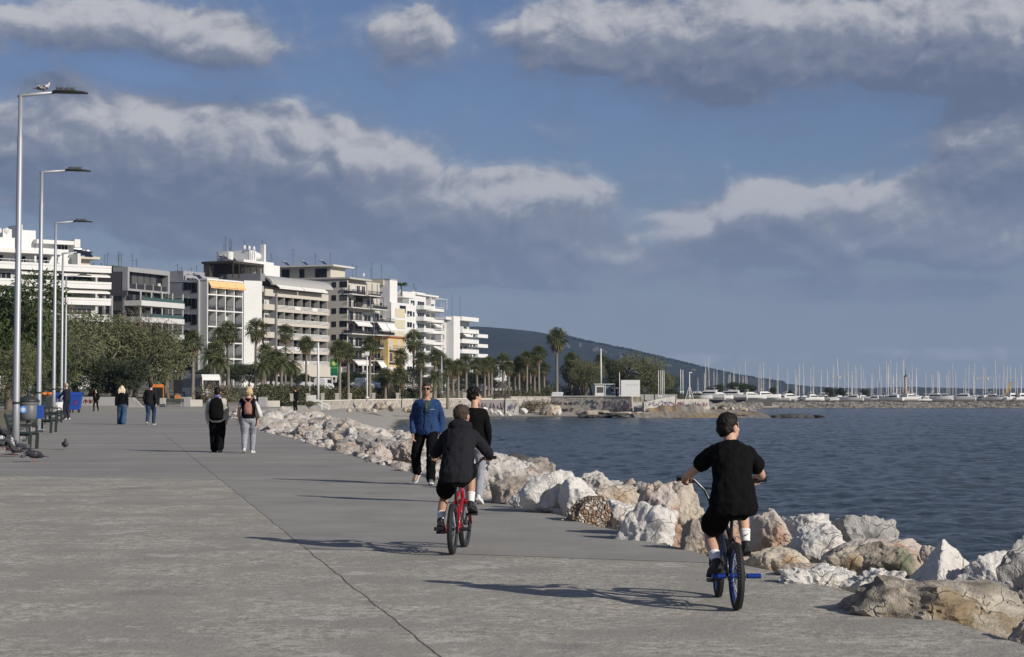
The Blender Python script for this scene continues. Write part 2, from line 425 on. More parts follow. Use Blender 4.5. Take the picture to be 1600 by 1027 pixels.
# kerb along the verge
kb = MB()
ks = list(np.linspace(20, 138, 60))
for a_, b_ in zip(ks, ks[1:]):
    p, r_ = Vector((left_x(a_), a_, gz(a_)+.06)), Vector((left_x(b_)-.004, b_-.02, gz(b_)+.06))
    kb.bar(p, r_, .16, .14)
tag(kb.build('kerb', mat('kerb_stone', (.30, .285, .26), .9, var=.25, vs=2., bump=.4)), kind='structure')
# verge
vm = mat('verge_earth', (.16, .14, .105), .95, var=.3, vs=1.2, bump=.6, bs=6., col2=(.13, .15, .05), c2s=.35, c2=(.5, .62))
def verge_h(X_, Y_):
    lx = np.vectorize(left_x)(Y_); d = lx-X_
    base = np.minimum(.00611*np.maximum(Y_, 0), .61)
    bump_ = np.vectorize(lambda x, y: noise.noise(Vector((x*.5, y*.3, 1))))(X_, Y_)
    return base+.10+np.clip(d*.03, -.2, .3)+bump_*.06*np.clip(d, 0, 1)
VY = np.concatenate([np.linspace(-40, 20, 8), np.linspace(22, 139, 60)])
mb = MB(); rows = []
for Y_ in VY:
    lx = left_x(Y_)-.06
    rows.append([Vector((lx-o, Y_, float(verge_h(np.array([lx-o]), np.array([Y_]))[0]))) for o in (0, .5, 1, 1.6, 2.5, 4, 7, 12, 22, 45, 90)])
for r0, r1 in zip(rows, rows[1:]):
    for i in range(10): mb.quad(r0[i], r1[i], r1[i+1], r0[i+1])
tag(mb.build('verge', vm, fix=False, smooth=True), kind='structure')

# ---- coast road and its bank
ROAD = [(-120, 195), (-92, 236), (-66, 280), (-44, 318), (-30, 355), (-19, 400), (-11, 450), (-5, 520), (1, 620), (8, 760)]
def road_pt(t):
    n = len(ROAD)-1; i = min(int(t*n), n-1); f = t*n-i
    a_, b_ = Vector(ROAD[i]), Vector(ROAD[i+1]); return a_.lerp(b_, f), (b_-a_).normalized()
def road_z(y): return 1.0+1.75*float(sstep(np.array(215.), np.array(300.), np.array(float(y))))
mb = MB(); rows = []
for i in range(61):
    p, d = road_pt(i/60); nrm = Vector((d.y, -d.x)); z = road_z(p.y)
    rows.append([Vector((*(p+nrm*o), z+dz)) for o, dz in ((-16, -.02), (-7, 0), (7, 0), (7.05, .13), (9.5, .13), (9.55, -1.6))])
am = mat('road_asphalt', (.05, .05, .05), .9, var=.25, vs=.8)
for r0, r1 in zip(rows, rows[1:]):
    for j in range(5): mb.quad(r0[j], r0[j+1], r1[j+1], r1[j])
tag(mb.build('road', am, fix=False), kind='structure')

# ---- far hill
RIDGE = [(-900, 560), (-300, 530), (0, 522), (400, 512), (640, 507), (755, 511), (800, 514), (840, 518), (880, 527), (930, 538), (980, 548), (1040, 562), (1100, 577), (1150, 588), (1200, 596), (1240, 602), (1300, 605),
         (1350, 606), (1420, 604), (1500, 607), (1600, 606), (1750, 601), (2000, 604), (2600, 607)]
def ridge_y(px):
    for (a_, ya), (b_, yb) in zip(RIDGE, RIDGE[1:]):
        if a_ <= px <= b_:
            return ya+(yb-ya)*(px-a_)/(b_-a_)
    return RIDGE[0][1] if px < RIDGE[0][0] else RIDGE[-1][1]
HY = 5200.
def hill_h(X_, Y_):
    out = np.zeros_like(X_)
    for idx in np.ndindex(X_.shape):
        x, y = X_[idx], Y_[idx]
        px = 800+F*x/HY
        top = (619-ridge_y(px))/F*HY
        s = (y-HY)/1400.
        fall = math.exp(-s*s*2.2)
        nz = noise.fractal(Vector((x*.0016, y*.0016, 2)), 1., 2., 5)*.5
        gul = abs(noise.noise(Vector((x*.004, y*.0015, 9))))
        out[idx] = top*fall*(1+.10*nz*(abs(s) > .06)-.12*gul*(abs(s) > .06))+noise.noise(Vector((x*.02, y*.02, 4)))*2.0-(1-fall)*4
    return out
hm = mat('hill_scrub', (.020, .027, .017), .95, var=.5, vs=.012, col2=(.036, .036, .028), c2s=.006, c2=(.52, .66))
hill = grid_obj('hills', np.linspace(-2800, 3000, 200), np.linspace(3700, 7600, 80), hill_h, hm); tag(hill, kind='structure')
# ================================================================== BUILDINGS
WHITE = mat('white_render', (.66, .66, .64), .8, var=.09, vs=.4)
OFFW = mat('off_white_render', (.54, .54, .525), .85, var=.08, vs=.4)
BEIGE = mat('beige_render', (.50, .465, .40), .85, var=.08, vs=.35)
WARMG = mat('warm_grey_concrete', (.42, .405, .37), .85, var=.08, vs=.4)
DARKG = mat('charcoal_cladding', (.075, .075, .08), .6, var=.12, vs=.5)
MIDG = mat('mid_grey_panel', (.22, .22, .23), .7, var=.1, vs=.5)
SLATE = mat('grey_concrete', (.30, .30, .31), .8, var=.1, vs=.5)
PALEP = mat('pale_yellow_panel', (.55, .50, .37), .85, var=.08, vs=1.5)
OCHRE = mat('ochre_render', (.55, .40, .17), .8, var=.1, vs=.5)
FRAME = mat('window_frame_white', (.7, .7, .7), .5)
DFRAME = mat('window_frame_dark', (.05, .05, .055), .5)
GLASS = mat('dark_window_glass', (.016, .019, .024), .1, spec=.22, var=.4, vs=.4)
GLASS2 = mat('curtained_glass', (.09, .09, .086), .2, spec=.25, var=.45, vs=.5)
SHUT = mat('roller_shutter', (.45, .44, .42), .6, var=.06)
DRAIL = mat('dark_railing', (.035, .036, .04), .5)
AWN_O = mat('orange_awning_cloth', (.74, .47, .22), .8, var=.06)
AWN_W = mat('white_awning_cloth', (.72, .71, .68), .8, var=.05)
CANOPY = mat('grey_canopy_shell', (.36, .355, .34), .6, var=.05)
TANK = mat('galvanised_tank', (.6, .61, .62), .35, metal=.7)
PANEL = mat('solar_collector', (.012, .016, .03), .15)
POT = mat('planter_green', (.035, .06, .02), .9, var=.5, vs=6)
BALG = mat('green_glass_panel', (.05, .09, .09), .1)

class Bld:
    def __init__(s, name, label, pa, ya, pb, yb, base=1.5):
        s.A = Vector((at(pa, 600, ya).x, ya)); B = Vector((at(pb, 600, yb).x, yb))
        s.t = (B-s.A).normalized(); s.W = (B-s.A).length; s.inw = Vector((-s.t.y, s.t.x)); s.base = base
        s.o = empty(name, (s.A.x, s.A.y, base), math.atan2(s.t.y, s.t.x)); tag(s.o, label, 'building', 'seafront apartment buildings')
    def X(s, px):
        d = (px-800)/F; return (d*s.A.y-s.A.x)/(s.t.x-d*s.t.y)
    def V(s, px):
        d = (px-800)/F; return (d*s.A.y-s.A.x)/(s.inw.x-d*s.inw.y)
    def Z(s, py, px=None, x=None, v=0):
        if x is None: x = s.X(px)
        return at(800, py, s.A.y+x*s.t.y+v*s.inw.y).z-s.base
    def part(s, name, m, boxes, par=None, bevel=0):
        if name in ('column', 'post', 'pillar', 'duct', 'glass_panel', 'sign_panel', 'awning'):
            for b in boxes: o = MB().box(*b).build(name, m, par or s.o)
            return o
        mb = MB()
        for b in boxes: mb.box(*b)
        return mb.build(name, m, par or s.o, bevel=bevel)
    def win(s, x0, x1, z0, z1, y=0., side=False, gl=None, mull=1, fm=None):
        """a framed window on the front (plane y) or on the near side (plane x = 0)"""
        gl = gl or (GLASS if rnd.random() < .72 else (GLASS2 if rnd.random() < .7 else SHUT))
        fm = fm or FRAME; mb = MB(); f = .07
        def bx(a, b, c, d, p0, p1):
            if side: mb.box(y-p1, y-p0, a, b, c, d)
            else: mb.box(a, b, y-p1, y-p0, c, d)
        mb.cur = 0
        bx(x0, x1, z0-f, z0, .003, .07); bx(x0, x1, z1, z1+f, .003, .07); bx(x0-f, x0, z0-f, z1+f, .003, .06); bx(x1, x1+f, z0-f, z1+f, .003, .06)
        for i in range(mull):
            c = x0+(x1-x0)*(i+1)/(mull+1); bx(c-.03, c+.03, z0, z1, .02, .05)
        mb.cur = 1; bx(x0, x1, z0, z1, .002, .02)
        if rnd.random() < .13 and x1-x0 > .9:
            xa = x0+.1; ac = MB()
            if side: ac.box(y-.42, y-.08, xa, xa+.8, z0-.75, z0-.2)
            else: ac.box(xa, xa+.8, y-.42, y-.08, z0+.02, z0+.55)
            ac.build('air_conditioner', OFFW, s.o)
        elif rnd.random() < .16 and not side and z1-z0 > 1.2 and x1-x0 > 1.2:
            k_ = rnd.uniform(.25, .6); MB().box(x0+.02, x1-.02, y-.03, y-.021, z1-(z1-z0)*k_, z1).build('blind', rnd.choice((SHUT, OFFW, PALEP)), s.o)
        return mb.build('window', [fm, gl], s.o, fix=False)
    def rail(s, par, x0, x1, y0, z, h=1., m=None, solid=.0, ends=True, y1=None, n=None):
        """open railing: top rail, low rail, posts; solid>0 adds a panel to that height"""
        mb = MB(); m = m or DRAIL
        mb.box(x0, x1, y0, y0+.06, z+h-.07, z+h); mb.box(x0, x1, y0+.01, y0+.05, z+.08, z+.14)
        k = n or max(3, int((x1-x0)/.35))
        for i in range(k+1):
            c = x0+.03+(x1-x0-.06)*i/k; mb.box(c-.025, c+.025, y0+.012, y0+.048, z, z+h-.07)
        if solid: mb.box(x0+.1, x1-.1, y0+.02, y0+.035, z+.15, z+.15+solid)
        if y1 is not None:
            for xx in ((x0, x0+.06), (x1-.06, x1)):
                mb.box(*xx, y0+.06, y1, z+h-.07, z+h)
                if solid: mb.box(xx[0]+.02, xx[0]+.035, y0+.06, y1, z+.1, z+.15+solid)
        return mb.build('railing', m, par)
    def awning(s, x0, x1, y, z, drop=.9, out=1.1, m=None):
        mb = MB(); a = [Vector((x0, y, z)), Vector((x1, y, z)), Vector((x1, y-out, z-drop)), Vector((x0, y-out, z-drop))]
        n = (a[1]-a[0]).cross(a[3]-a[0]).normalized()*.05
        mb.loft([[p+n for p in a], [p-n for p in a]])
        mb.box(x0, x1, y-out-.02, y-out+.02, z-drop-.25, z-drop-.05)
        return mb.build('awning', m or AWN_W, s.o)
    def heater(s, x, y, z):
        mb = MB(); mb.cur = 0
        mb.tube([(x-.7, y, z+1.25), (x+.7, y, z+1.25)], .32, 12)
        mb.cur = 1; a = [Vector((x-.8, y-1.6, z+.1)), Vector((x+.8, y-1.6, z+.1)), Vector((x+.8, y-.3, z+1.15)), Vector((x-.8, y-.3, z+1.15))]
        mb.loft([[p+Vector((0, 0, .06)) for p in a], a])
        mb.cur = 0; mb.bar((x-.7, y, z), (x-.7, y, z+1.1), .05); mb.bar((x+.7, y, z), (x+.7, y, z+1.1), .05)
        return mb.build('water_heater', [TANK, PANEL], s.o)
    def antenna(s, x, y, z, h=4.):
        mb = MB(); mb.tube([(x, y, z), (x, y, z+h)], .035, 6)
        for k_, L in ((.97, 1.4), (.9, 1.0), (.84, .8), (.7, 1.6)): mb.bar((x-L/2, y, z+h*k_), (x+L/2, y, z+h*k_), .03)
        return mb.build('antenna', DRAIL, s.o)
    def dish(s, x, y, z):
        mb = MB(); rings = []
        for i in range(5):
            r = .5*i/4+.01; rings.append([Vector((x+r*math.cos(a_), y-.25+.5*r*r*1.2, z+1.2+r*math.sin(a_))) for a_ in [j*math.pi/6 for j in range(12)]])
        mb.loft(rings, cap=False); mb.bar((x, y, z), (x, y-.1, z+1.1), .06)
        return mb.build('satellite_dish', OFFW, s.o, fix=False)
    def clutter(s, x0, x1, y0, y1, z, n):
        for _ in range(n*2):
            x, y = rnd.uniform(x0, x1), rnd.uniform(y0, y1); k_ = rnd.random()
            if k_ < .55: s.antenna(x, y, z, rnd.uniform(2, 4.5))
            elif k_ < .75: s.heater(x, y, z)
            else: s.dish(x, y, z)

# ---- white block with long wrap-round balconies, half hidden by the lamps
b = Bld('apartment_building', 'white block with long banded balconies and a glazed penthouse, behind the lamp posts', -120, 335, 173, 357)
W_, top = b.W, b.Z(416, 173)
core = [(0, W_-2.2, 1.8, 15, 0, top-1.0)]
b.part('wall', OFFW, core)
fh = 2.93
for k_ in range(7):
    zt = top-k_*fh
    bal = b.part('balcony', WHITE, [(0, W_, 0, 3.4, zt-1.25, zt-1.05), (0, W_, 0, .12, zt-1.05, zt-.48), (0, W_, -.06, .12, zt-.40, zt), (0, W_, .03, .1, zt-.48, zt-.40),
                                    (W_-.12, W_+.03, .12, 9, zt-1.05, zt), (W_-2.2, W_, 3.4, 9, zt-1.25, zt-1.05), (0, .12, .12, 1.8, zt-1.05, zt)])
    if k_ in (1, 2, 3):
        mbp = MB()
        for i in range(26):
            x = W_*.62+i*.36*rnd.uniform(.9, 1.1)
            mbp.ell((min(x, W_-.4), .45, zt+.05), (.3, .22, rnd.uniform(.12, .35)), nu=6, nv=4)
        po_ = mbp.build('planter_greenery', POT, bal); po_['kind'] = 'stuff'
    if k_ < 5 and k_ > 0:
        for j in range(8):
            x = 1.2+j*(W_-4)/8
            b.win(x, x+(W_-4)/8-.25, zt-1.0+.05, zt+1.05, 1.8, mull=3, gl=(GLASS, GLASS2, GLASS, SHUT, GLASS2)[(j*3+k_) % 5])
    if k_ in (1, 2):
        for x0, x1 in ((W_*.50, W_*.70), (W_*.72, W_-.4)): b.awning(x0, x1, 1.7, zt+1.55, .5, 2.0)
x1 = b.X(104); zp = b.Z(392, 104)
b.part('wall', WHITE, [(0, x1-1.5, 4, 12, top-1.0, zp-.7), (x1+1, W_-3.5, 5, 13, top-1.0, top+1.5), (x1+3.5, x1+3.8, 2.5, 9, top-1.0, top+2.2), (W_-5.4, W_-5.1, 2.5, 9, top-1.0, top+2.2)])
b.part('roof_slab', WHITE, [(0, x1, .9, 13, zp-.7, zp)])
b.part('column', WHITE, [(x, x+.35, 1.6, 1.95, top-1.0, zp-.7) for x in (x1-1., x1-5.5, x1-14, x1-21)])
for j in range(6): b.win(x1-3.9-j*4.2, x1-1.9-j*4.2, top-.9, top+1.35, 4, mull=1, gl=GLASS)
b.rail(b.o, 0, x1, 1.0, top-.95, 1.5, m=FRAME, n=20)
xa, xb = b.X(50), b.X(82)
b.part('stair_tower', WHITE, [(b.X(53), b.X(57), 6, 11, zp, b.Z(351, 55, v=6)), (b.X(57), b.X(78), 6, 12, zp, b.Z(360, 66, v=6)), (b.X(10), b.X(45), 6, 9, zp, b.Z(371, 25, v=6)), (b.X(30), b.X(44), 7, 9, zp, b.Z(358, 37, v=7))])
b.part('upper_terrace', WHITE, [(b.X(74), b.X(142), 4.5, 12, b.Z(381, 100, v=4), b.Z(375, 100, v=4)), (b.X(133), b.X(142), 4.4, 11, b.Z(387, 140, v=4), b.Z(374, 140, v=4)), (b.X(76), b.X(138), 6, 12, top, b.Z(381, 100, v=4))])
b.win(b.X(108), b.X(128), b.Z(390, 118, v=6), b.Z(383, 118, v=6), 6, mull=3, gl=GLASS)
for px in (12, 24, 36): b.dish(b.X(px), 7, b.Z(371, px, v=7))
b.heater(b.X(148), 9, b.Z(400, 150, v=9)); b.heater(b.X(160), 10, b.Z(400, 160, v=9)); b.heater(b.X(172), 10, b.Z(402, 160, v=9))
b.part('rear_penthouse', BEIGE, [(b.X(144), b.X(188), 9, 20, 8, b.Z(415, 170, v=9)), (b.X(146), b.X(190), 8.5, 18, b.Z(405, 170, v=9), b.Z(401, 170, v=9)), (b.X(150), b.X(180), 10, 18, b.Z(415, 170, v=9), b.Z(405, 170, v=9))])

# ---- dark grey block
b = Bld('apartment_building', 'charcoal clad block with a framed glass top floor, left of the tall white grid front', 197, 380, 262, 394)
W_, H = b.W, b.Z(417, 197)
b.part('wall', DARKG, [(0, W_, .9, 16, 0, H-.9), (-.05, .4, -.05, 16, b.Z(462, 197), H-.05)])
zb = b.Z(452, 197)
b.part('window_surround', SLATE, [(-.1, W_+.1, -.3, 3, H-.9, H), (-.1, W_+.1, -.3, .9, zb-.25, zb+.15), (-.12, .5, -.28, .9, zb+.15, H-.9), (W_-.5, W_+.12, -.28, .9, zb+.15, H-.9)])
for j in range(6):
    x0 = .8+j*(W_-1.6)/6; b.win(x0+.1, x0+(W_-1.6)/6-.12, zb+1.2, H-1.0, .9, mull=0, gl=GLASS2 if j in (1, 2, 3, 4) else GLASS, fm=DFRAME)
b.rail(b.o, .5, W_-.5, .1, zb+.15, 1.0, n=16, solid=.75)
b.part('post', SLATE, [(x, x+.22, -.05, .1, zb+.15, zb+1.35) for x in (W_*.22, W_*.42, W_*.62, W_*.82)])
for k_, py in enumerate((467, 492, 517, 542, 567)):
    z = b.Z(py+12, 225); bal = b.part('balcony', OFFW, [(.6, W_+1.4, -2.9, .9, z-.1, z+.25), (.6, W_+1.4, -2.9, -2.75, z+.25, z+.9), (.6, .75, -2.75, .9, z+.25, z+.9), (W_+1.25, W_+1.4, -2.75, .9, z+.25, z+.9)])
    for j in range(5):
        x = .7+j*(W_+.4)/4; b.part('post', OFFW, [(x, x+.2, -2.7, -2.5, z+.9, z+2.75)], bal)
    if k_ < 2: b.part('glass_panel', BALG, [(.8, W_+1.2, -2.86, -2.82, z+.9, z+1.55)], bal)
    if k_ == 0:
        mbp = MB()
        for i in range(5): mbp.lathe([(.35, 0), (.3, .6), (.05, 2.0)], (W_*.25+i*2.6, -1.9, z+.8), 8)
        po_ = mbp.build('planter_greenery', POT, bal); po_['kind'] = 'stuff'
    for j in range(4):
        x = 1.3+j*(W_-1.5)/4; b.win(x, x+2.1, z+.35, z+2.5, .9, mull=1, gl=GLASS, fm=DFRAME)
    b.win(b.V(190), b.V(176), z+.9, z+2.1, 0, side=True, gl=GLASS, fm=DFRAME, mull=1)
b.clutter(2, W_-1, 4, 13, H-.9, 6); b.part('roof_garden', POT, [(.2, W_*.5, 3.2, 9, H-.9, H+.35)], bevel=.1)
b.part('duct', SLATE, [(-.5, -.06, 3+i*1.6, 3.5+i*1.6, 0, b.Z(462, 197)) for i in range(3)])

# ---- white grid front with orange awnings
b = Bld('apartment_building', 'white grid-fronted block with four orange awnings under its roof', 322, 400, 378, 411)
W_, H = b.W, b.Z(435, 323)
b.part('wall', OFFW, [(0, W_, 1.5, 17, 0, H-.35), (0, .3, 0, 1.5, 0, H-.35)])
b.part('wall', SLATE, [(-.5, -.003, 1.6, 17, 0, H-.3), (-.62, -.5, 9, 10, 0, H)])
fh = (b.Z(435, 323)-b.Z(510, 323))/3
fr = [(-.1, W_+.1, -.2, 1.5, H-.35, H)]
for k_ in range(1, 8): fr.append((.3, W_, -.18, 1.5, H-k_*fh-.13, H-k_*fh+.13))
b.part('roof_slab', WHITE, fr[:1]); b.part('floor_slab', WHITE, fr[1:])
for j in range(5):
    x = j*(W_-.24)/4
    b.part('pillar', WHITE, [(x+.003, x+.237, -.22, 0 if j == 0 else 1.5, 0, H-.35)])
for k_ in range(7):
    zb = H-(k_+1)*fh+.13
    for j in range(4):
        x0 = .3+j*(W_-.24)/4
        b.win(x0+.1, x0+(W_-.24)/4-.2, zb+.05, zb+2.45, 1.5, mull=2, gl=GLASS if rnd.random() < .75 else GLASS2, fm=DFRAME)
        if k_ > 0: b.rail(b.o, x0, x0+(W_-.24)/4-.1, -.1, zb, .95, n=6, solid=.5 if rnd.random() < .5 else 0)
        if k_ == 0: b.awning(x0+.02, x0+(W_-.24)/4-.06, -.15, H-.45, 1.25, .75, AWN_O)
    b.win(b.V(307), b.V(289), zb+.9, zb+2.2, -.5, side=True, gl=GLASS, mull=2, fm=DFRAME)
    b.win(2.0, 3.3, zb+.3, zb+2.2, -.5, side=True, gl=GLASS if k_ < 3 else SHUT, mull=0, fm=DFRAME)
    b.part('wall_band', OFFW, [(-.58, -.503, 4, 16, zb+2.5, zb+2.62)])
b.part('rooftop_room', SLATE, [(3, W_-2, 8, 15, H-.35, H+1.9), (1, W_, 6, 6.2, H-.35, H+.9)])
b.clutter(1, W_-1, 3, 14, H-.3, 7)

# ---- warm grey block with the curved canopy
b = Bld('apartment_building', 'beige office block with a curved canopy along its top and slatted white rails', 410, 430, 512, 457)
W_ = b.W; H = b.Z(428, 417)
b.part('wall', WARMG, [(.35, W_, 1.3, 18, 0, H-2.6), (b.X(417), W_, 3.4, 18, H-2.6, H-.2)])
b.part('side_wall', OFFW, [(-.2, .2, 1.6, 14, 0, H-1.7), (-.35, .0, 14.3, 16, 0, H-.2)])
b.part('parapet', MIDG, [(-.3, 1.6, .4, 15, H-1.6, H), ])
def lc(p): d = Vector((p.x, p.y))-b.A; return Vector((d.dot(b.t), d.dot(b.inw)))
p1, p2 = lc(at(380.5, 600, 427.3)), lc(at(408, 600, 429.4)); nn_ = Vector((.9, .3))*.6
MB().loft([[Vector((*p, z)) for p in (p1, p2, p2+nn_, p1+nn_)] for z in (0, H-1.7)]).build('side_wall', WHITE, b.o)
mb = MB(); rings = []
xa, xb = b.X(418), W_+.3
for x in (xa, xb):
    ring = []
    for i in range(9):
        a_ = i/8*math.pi*.5; ring.append(Vector((x, 3.4-4.6*math.sin(a_), H-2.3+2.25*math.cos(a_)-.0)))
    ring += [Vector((x, 3.2-4.0*math.sin(a_), H-2.45+1.95*math.cos(a_))) for a_ in [i/8*math.pi*.5 for i in range(8, -1, -1)]]
    rings.append(ring)
mb.loft(rings); mb.build('canopy', CANOPY, b.o)
xf = b.X(429); fh = (b.Z(466, 432)-b.Z(552, 432))/4
z0 = b.Z(452, 420)
b.part('fin', MIDG, [(xf-.25, xf+.25, -.55, 1.3, 0, b.Z(459, 429))])
b.part('parapet', BEIGE, [(.8, W_, -.15, .25, z0-1.5, z0)])
for a_, c_ in ((424, 462), (463, 500)): b.awning(b.X(a_), b.X(c_), -.3, H-1.8, 1.1, 1.7)
nb = 6; bw_ = (W_-.4-xf-.3)/nb
for k_ in range(8):
    zt = z0-1.5-k_*fh
    spd = b.part('balcony', BEIGE, [(.35, xf-.25, -.1, 1.3, zt-fh, zt-fh+1.25), (xf+.3, W_-.1, 0, 1.3, zt-fh, zt-fh+.2), (xf+.3, W_-.1, -.1, .1, zt-fh-.25, zt-fh+.45), (W_-.1, W_+.4, -.2, 1.3, zt-fh-.25, zt-fh+1.15)])
    mr_ = MB()
    for s_ in range(3): mr_.box(xf+.35, W_-.2, -.16, -.1, zt-fh+.55+s_*.26, zt-fh+.69+s_*.26)
    mr_.build('railing', WHITE, spd)
    b.win(.55, xf*.52, zt-fh+1.3, zt-.1, 1.3, mull=1); b.win(xf*.58, xf-.4, zt-fh+1.3, zt-.1, 1.3, mull=2)
    for j in range(nb):
        x0 = xf+.45+j*bw_; b.win(x0+.02, x0+bw_-.12, zt-fh+.7, zt-.05, 1.3, mull=1, gl=GLASS if rnd.random() < .85 else GLASS2, fm=DFRAME)
        if rnd.random() < .2: b.part('sign_panel', WHITE, [(x0+.3, x0+bw_*.7, -.24, -.165, zt-fh+.35, zt-fh+1.2)], spd)
for j in range(nb+1): b.part('pillar', WARMG, [(xf+.3+j*bw_-.06, xf+.3+j*bw_+.07, -.05, 1.3, 0, z0-1.5)])
b.part('ground_parapet', BEIGE, [(-.5, W_+1, -3.2, -2.9, 4.5, 6.8), (-.5, W_+1, -2.9, 1.2, 4.5, 4.8)])
# its rooftop
zr = b.Z(428, 400, v=8); DKW = mat('pergola_timber', (.05, .04, .032), .8)
b.part('pergola', DKW, [(b.V(404)*0-4, 9, 5, 13, zr+2.2, zr+2.7), ]+[(-3.9+i*2.5, -3.7+i*2.5, 5.1, 5.3, zr-1, zr+2.2) for i in range(6)]+[(-3.9, 9, 11, 12.5, zr-1, zr+2.2)])
b.part('penthouse', WHITE, [(2, 15, 6, 13, zr+2.72, zr+3.4), (6, 9, 7, 11, zr+3.4, zr+5.7), (-1, 1., 8, 11, zr+2.7, zr+5.0), (12.5, 13.2, 7, 8, zr+3.4, zr+7.4), (9, 16, 5, 11, zr-1, zr+2.72)])
mb = MB(); mb.ell((10.6, 8, zr+4.6), (1.6, 1.1, 1.0)); mb.build('water_tank', WHITE, b.o, smooth=True)
b.part('railing', TANK, [(3+i*.9, 3.12+i*.9, 6, 6.1, zr+3.4, zr+5.4) for i in range(5)])
for i in range(3): b.heater(-3+i*2.2, 9, zr+2.7)
for i in range(9): b.antenna(rnd.uniform(-3, 14), rnd.uniform(7, 11), zr+3, rnd.uniform(3, 6))
for i in range(3): b.dish(4+i*2, 7, zr+5)

# ---- beige block with small side windows and dark balconies
b = Bld('apartment_building', 'beige block with paired slit windows on its side and stepped dark railed balconies', 548, 470, 608, 490)
W_, H = b.W, b.Z(433, 548)
b.part('wall', BEIGE, [(0, W_-1.5, 1.9, 26, 0, H-.4), (0, .4, .9, 1.9, 0, H-.4)])
b.part('roof_slab', WARMG, [(-.3, W_*.55, .2, 26, H-.4, H)])
fh = (b.Z(442, 536, x=0)-b.Z(526, 536, x=0))/4.08
for k_ in range(8):
    zw = b.Z(445, 536, x=0)-k_*fh
    b.win(b.V(541.5), b.V(531), zw-.5, zw+.75, 0, side=True, gl=GLASS2 if k_ == 1 else GLASS, mull=1, fm=DFRAME)
    b.win(b.V(521), b.V(518.6), zw-.5, zw+.65, 0, side=True, gl=GLASS, mull=0, fm=DFRAME); b.win(b.V(524.6), b.V(522.2), zw-.5, zw+.65, 0, side=True, gl=GLASS, mull=0, fm=DFRAME)
    zs = b.Z(459, 548)-k_*fh; ext = (W_*.62, W_*.8, W_, W_, W_, W_, W_, W_)[k_]
    bal = b.part('balcony', OFFW, [(-.25, ext, -.4, 1.9, zs-.22, zs), (ext*.55, ext+.8, -1.2, -.4, zs-.22, zs)])
    b.rail(bal, -.2, ext*.55, -.35, zs, 1.05, n=30, solid=.55 if k_ in (0, 3, 5) else .0, y1=1.8)
    b.rail(bal, ext*.55, ext+.75, -1.15, zs, 1.05, n=24, solid=.6 if k_ in (1, 3, 4) else .25)
    for j in range(4):
        x = 1+j*(ext-2)/4; b.win(x+.3, x+(ext-2)/4-.8, zs+.1, zs+2.3, 1.9, mull=1)
    for j in range(3): b.part('post', MIDG, [(ext*(.5+.22*j), ext*(.5+.22*j)+.16, -1.0, -.84, zs, zs+fh-.25)], bal)
    if k_ in (3, 6):
        b.awning(1.5, ext*.45, -.2, zs+fh-.3, .8, .9); b.awning(ext*.58, ext*.78, -1.1, zs+fh-.3, 1.6, 1.2); b.awning(ext*.8, ext, -1.1, zs+fh-.3, 1.6, 1.2)
    if k_ == 1: b.part('pergola_panel', DKW, [(W_*.25, W_*.75, -1.0, 1.9, zs+fh-.4, zs+fh-.25), (W_*.3, W_*.45, 1.5, 1.85, zs, zs+2.5)], bal)
zr = H
b.part('penthouse', BEIGE, [(1.2, 9, 6, 27, zr, zr+2.7)]); b.part('roof_slab', OFFW, [(-.3, 11, 4.5, 29, zr+2.7, zr+3.1)])
for v0, v1 in ((7, 10), (13, 14.2), (17, 19), (21, 22)): b.win(v0, v1, zr+.2, zr+2.2, 1.2, side=True, gl=GLASS, mull=1, fm=DFRAME)
for v in (10, 15, 20, 25): b.heater(4, v, zr+3.1)
for v in (8, 12, 18, 24): b.antenna(5, v, zr+3.1, rnd.uniform(2, 5))

# ---- white tower with pale panels
b = Bld('apartment_building', 'narrow white block with a stair tower and pale yellow blind panels, palm on its roof', 611, 500, 645, 512)
W_, H = b.W, b.Z(475, 640)
b.part('wall', WHITE, [(0, W_, 0, 16, 0, H), (0, 4.4, .4, 14, H, b.Z(437, 611)), (0, 4.4, 14, 26, 0, b.Z(455, 611))])
b.part('parapet', PALEP, [(-.4, -.01, 2, 15, b.Z(446, 611), b.Z(437, 611)), (-.3, -.012, 2, 15, H+2.6, H+2.7)])
b.part('roof_slab', SLATE, [(-.1, 4.5, .3, 14.1, b.Z(437, 611), b.Z(437, 611)+.25)])
b.part('terrace', WHITE, [(4.4, W_-1, -1.2, 6, b.Z(464, 627)-.2, b.Z(464, 627)), (4.4, W_-1, -1.2, -1.05, b.Z(464, 627), b.Z(456, 627)), (5, W_-2, 2, 8, H, b.Z(464, 627)-.2)])
mb = MB(); x, z = 8, b.Z(456, 630); mb.tube([(x, 1, z-1), (x, 1, z+1.6)], .16, 6)
for i in range(14):
    a_ = i*2.4; d = Vector((math.cos(a_), math.sin(a_), .5-.07*i*.6)); p = Vector((x, 1, z+1.6)); mb.tube([p, p+d*1.0+Vector((0, 0, .3)), p+d*1.9-Vector((0, 0, .3))], [.1, .22, .02], 4)
mb.build('roof_palm', POT, b.o)
for k_ in range(6):
    z1 = b.Z(482, 620)-k_*(b.Z(482, 620)-b.Z(499.5, 620)); b.part('blind_panel', PALEP, [(2.3, W_*.62, -.09, -.003, z1-2.25, z1)])
    b.win(W_*.72, W_*.95, z1-1.7, z1-.4, 0, mull=1)
b.win(5, 8.5, H-3.0+.6, H-.7, 0, gl=GLASS, mull=2, fm=DFRAME)
b.clutter(0, 4, 4, 12, b.Z(437, 611)+.2, 3)
for k_ in range(4):
    z1 = H-1-k_*3.1; bal = b.part('balcony', WHITE, [(-2.2, -.02, 1.5, 12, z1-.2, z1)]); b.part('railing', DRAIL, [(-2.2, -2.14, 1.5, 12, z1+.9, z1+.96), (-2.2, -2.15, 1.5, 12, z1+.1, z1+.7)], bal)

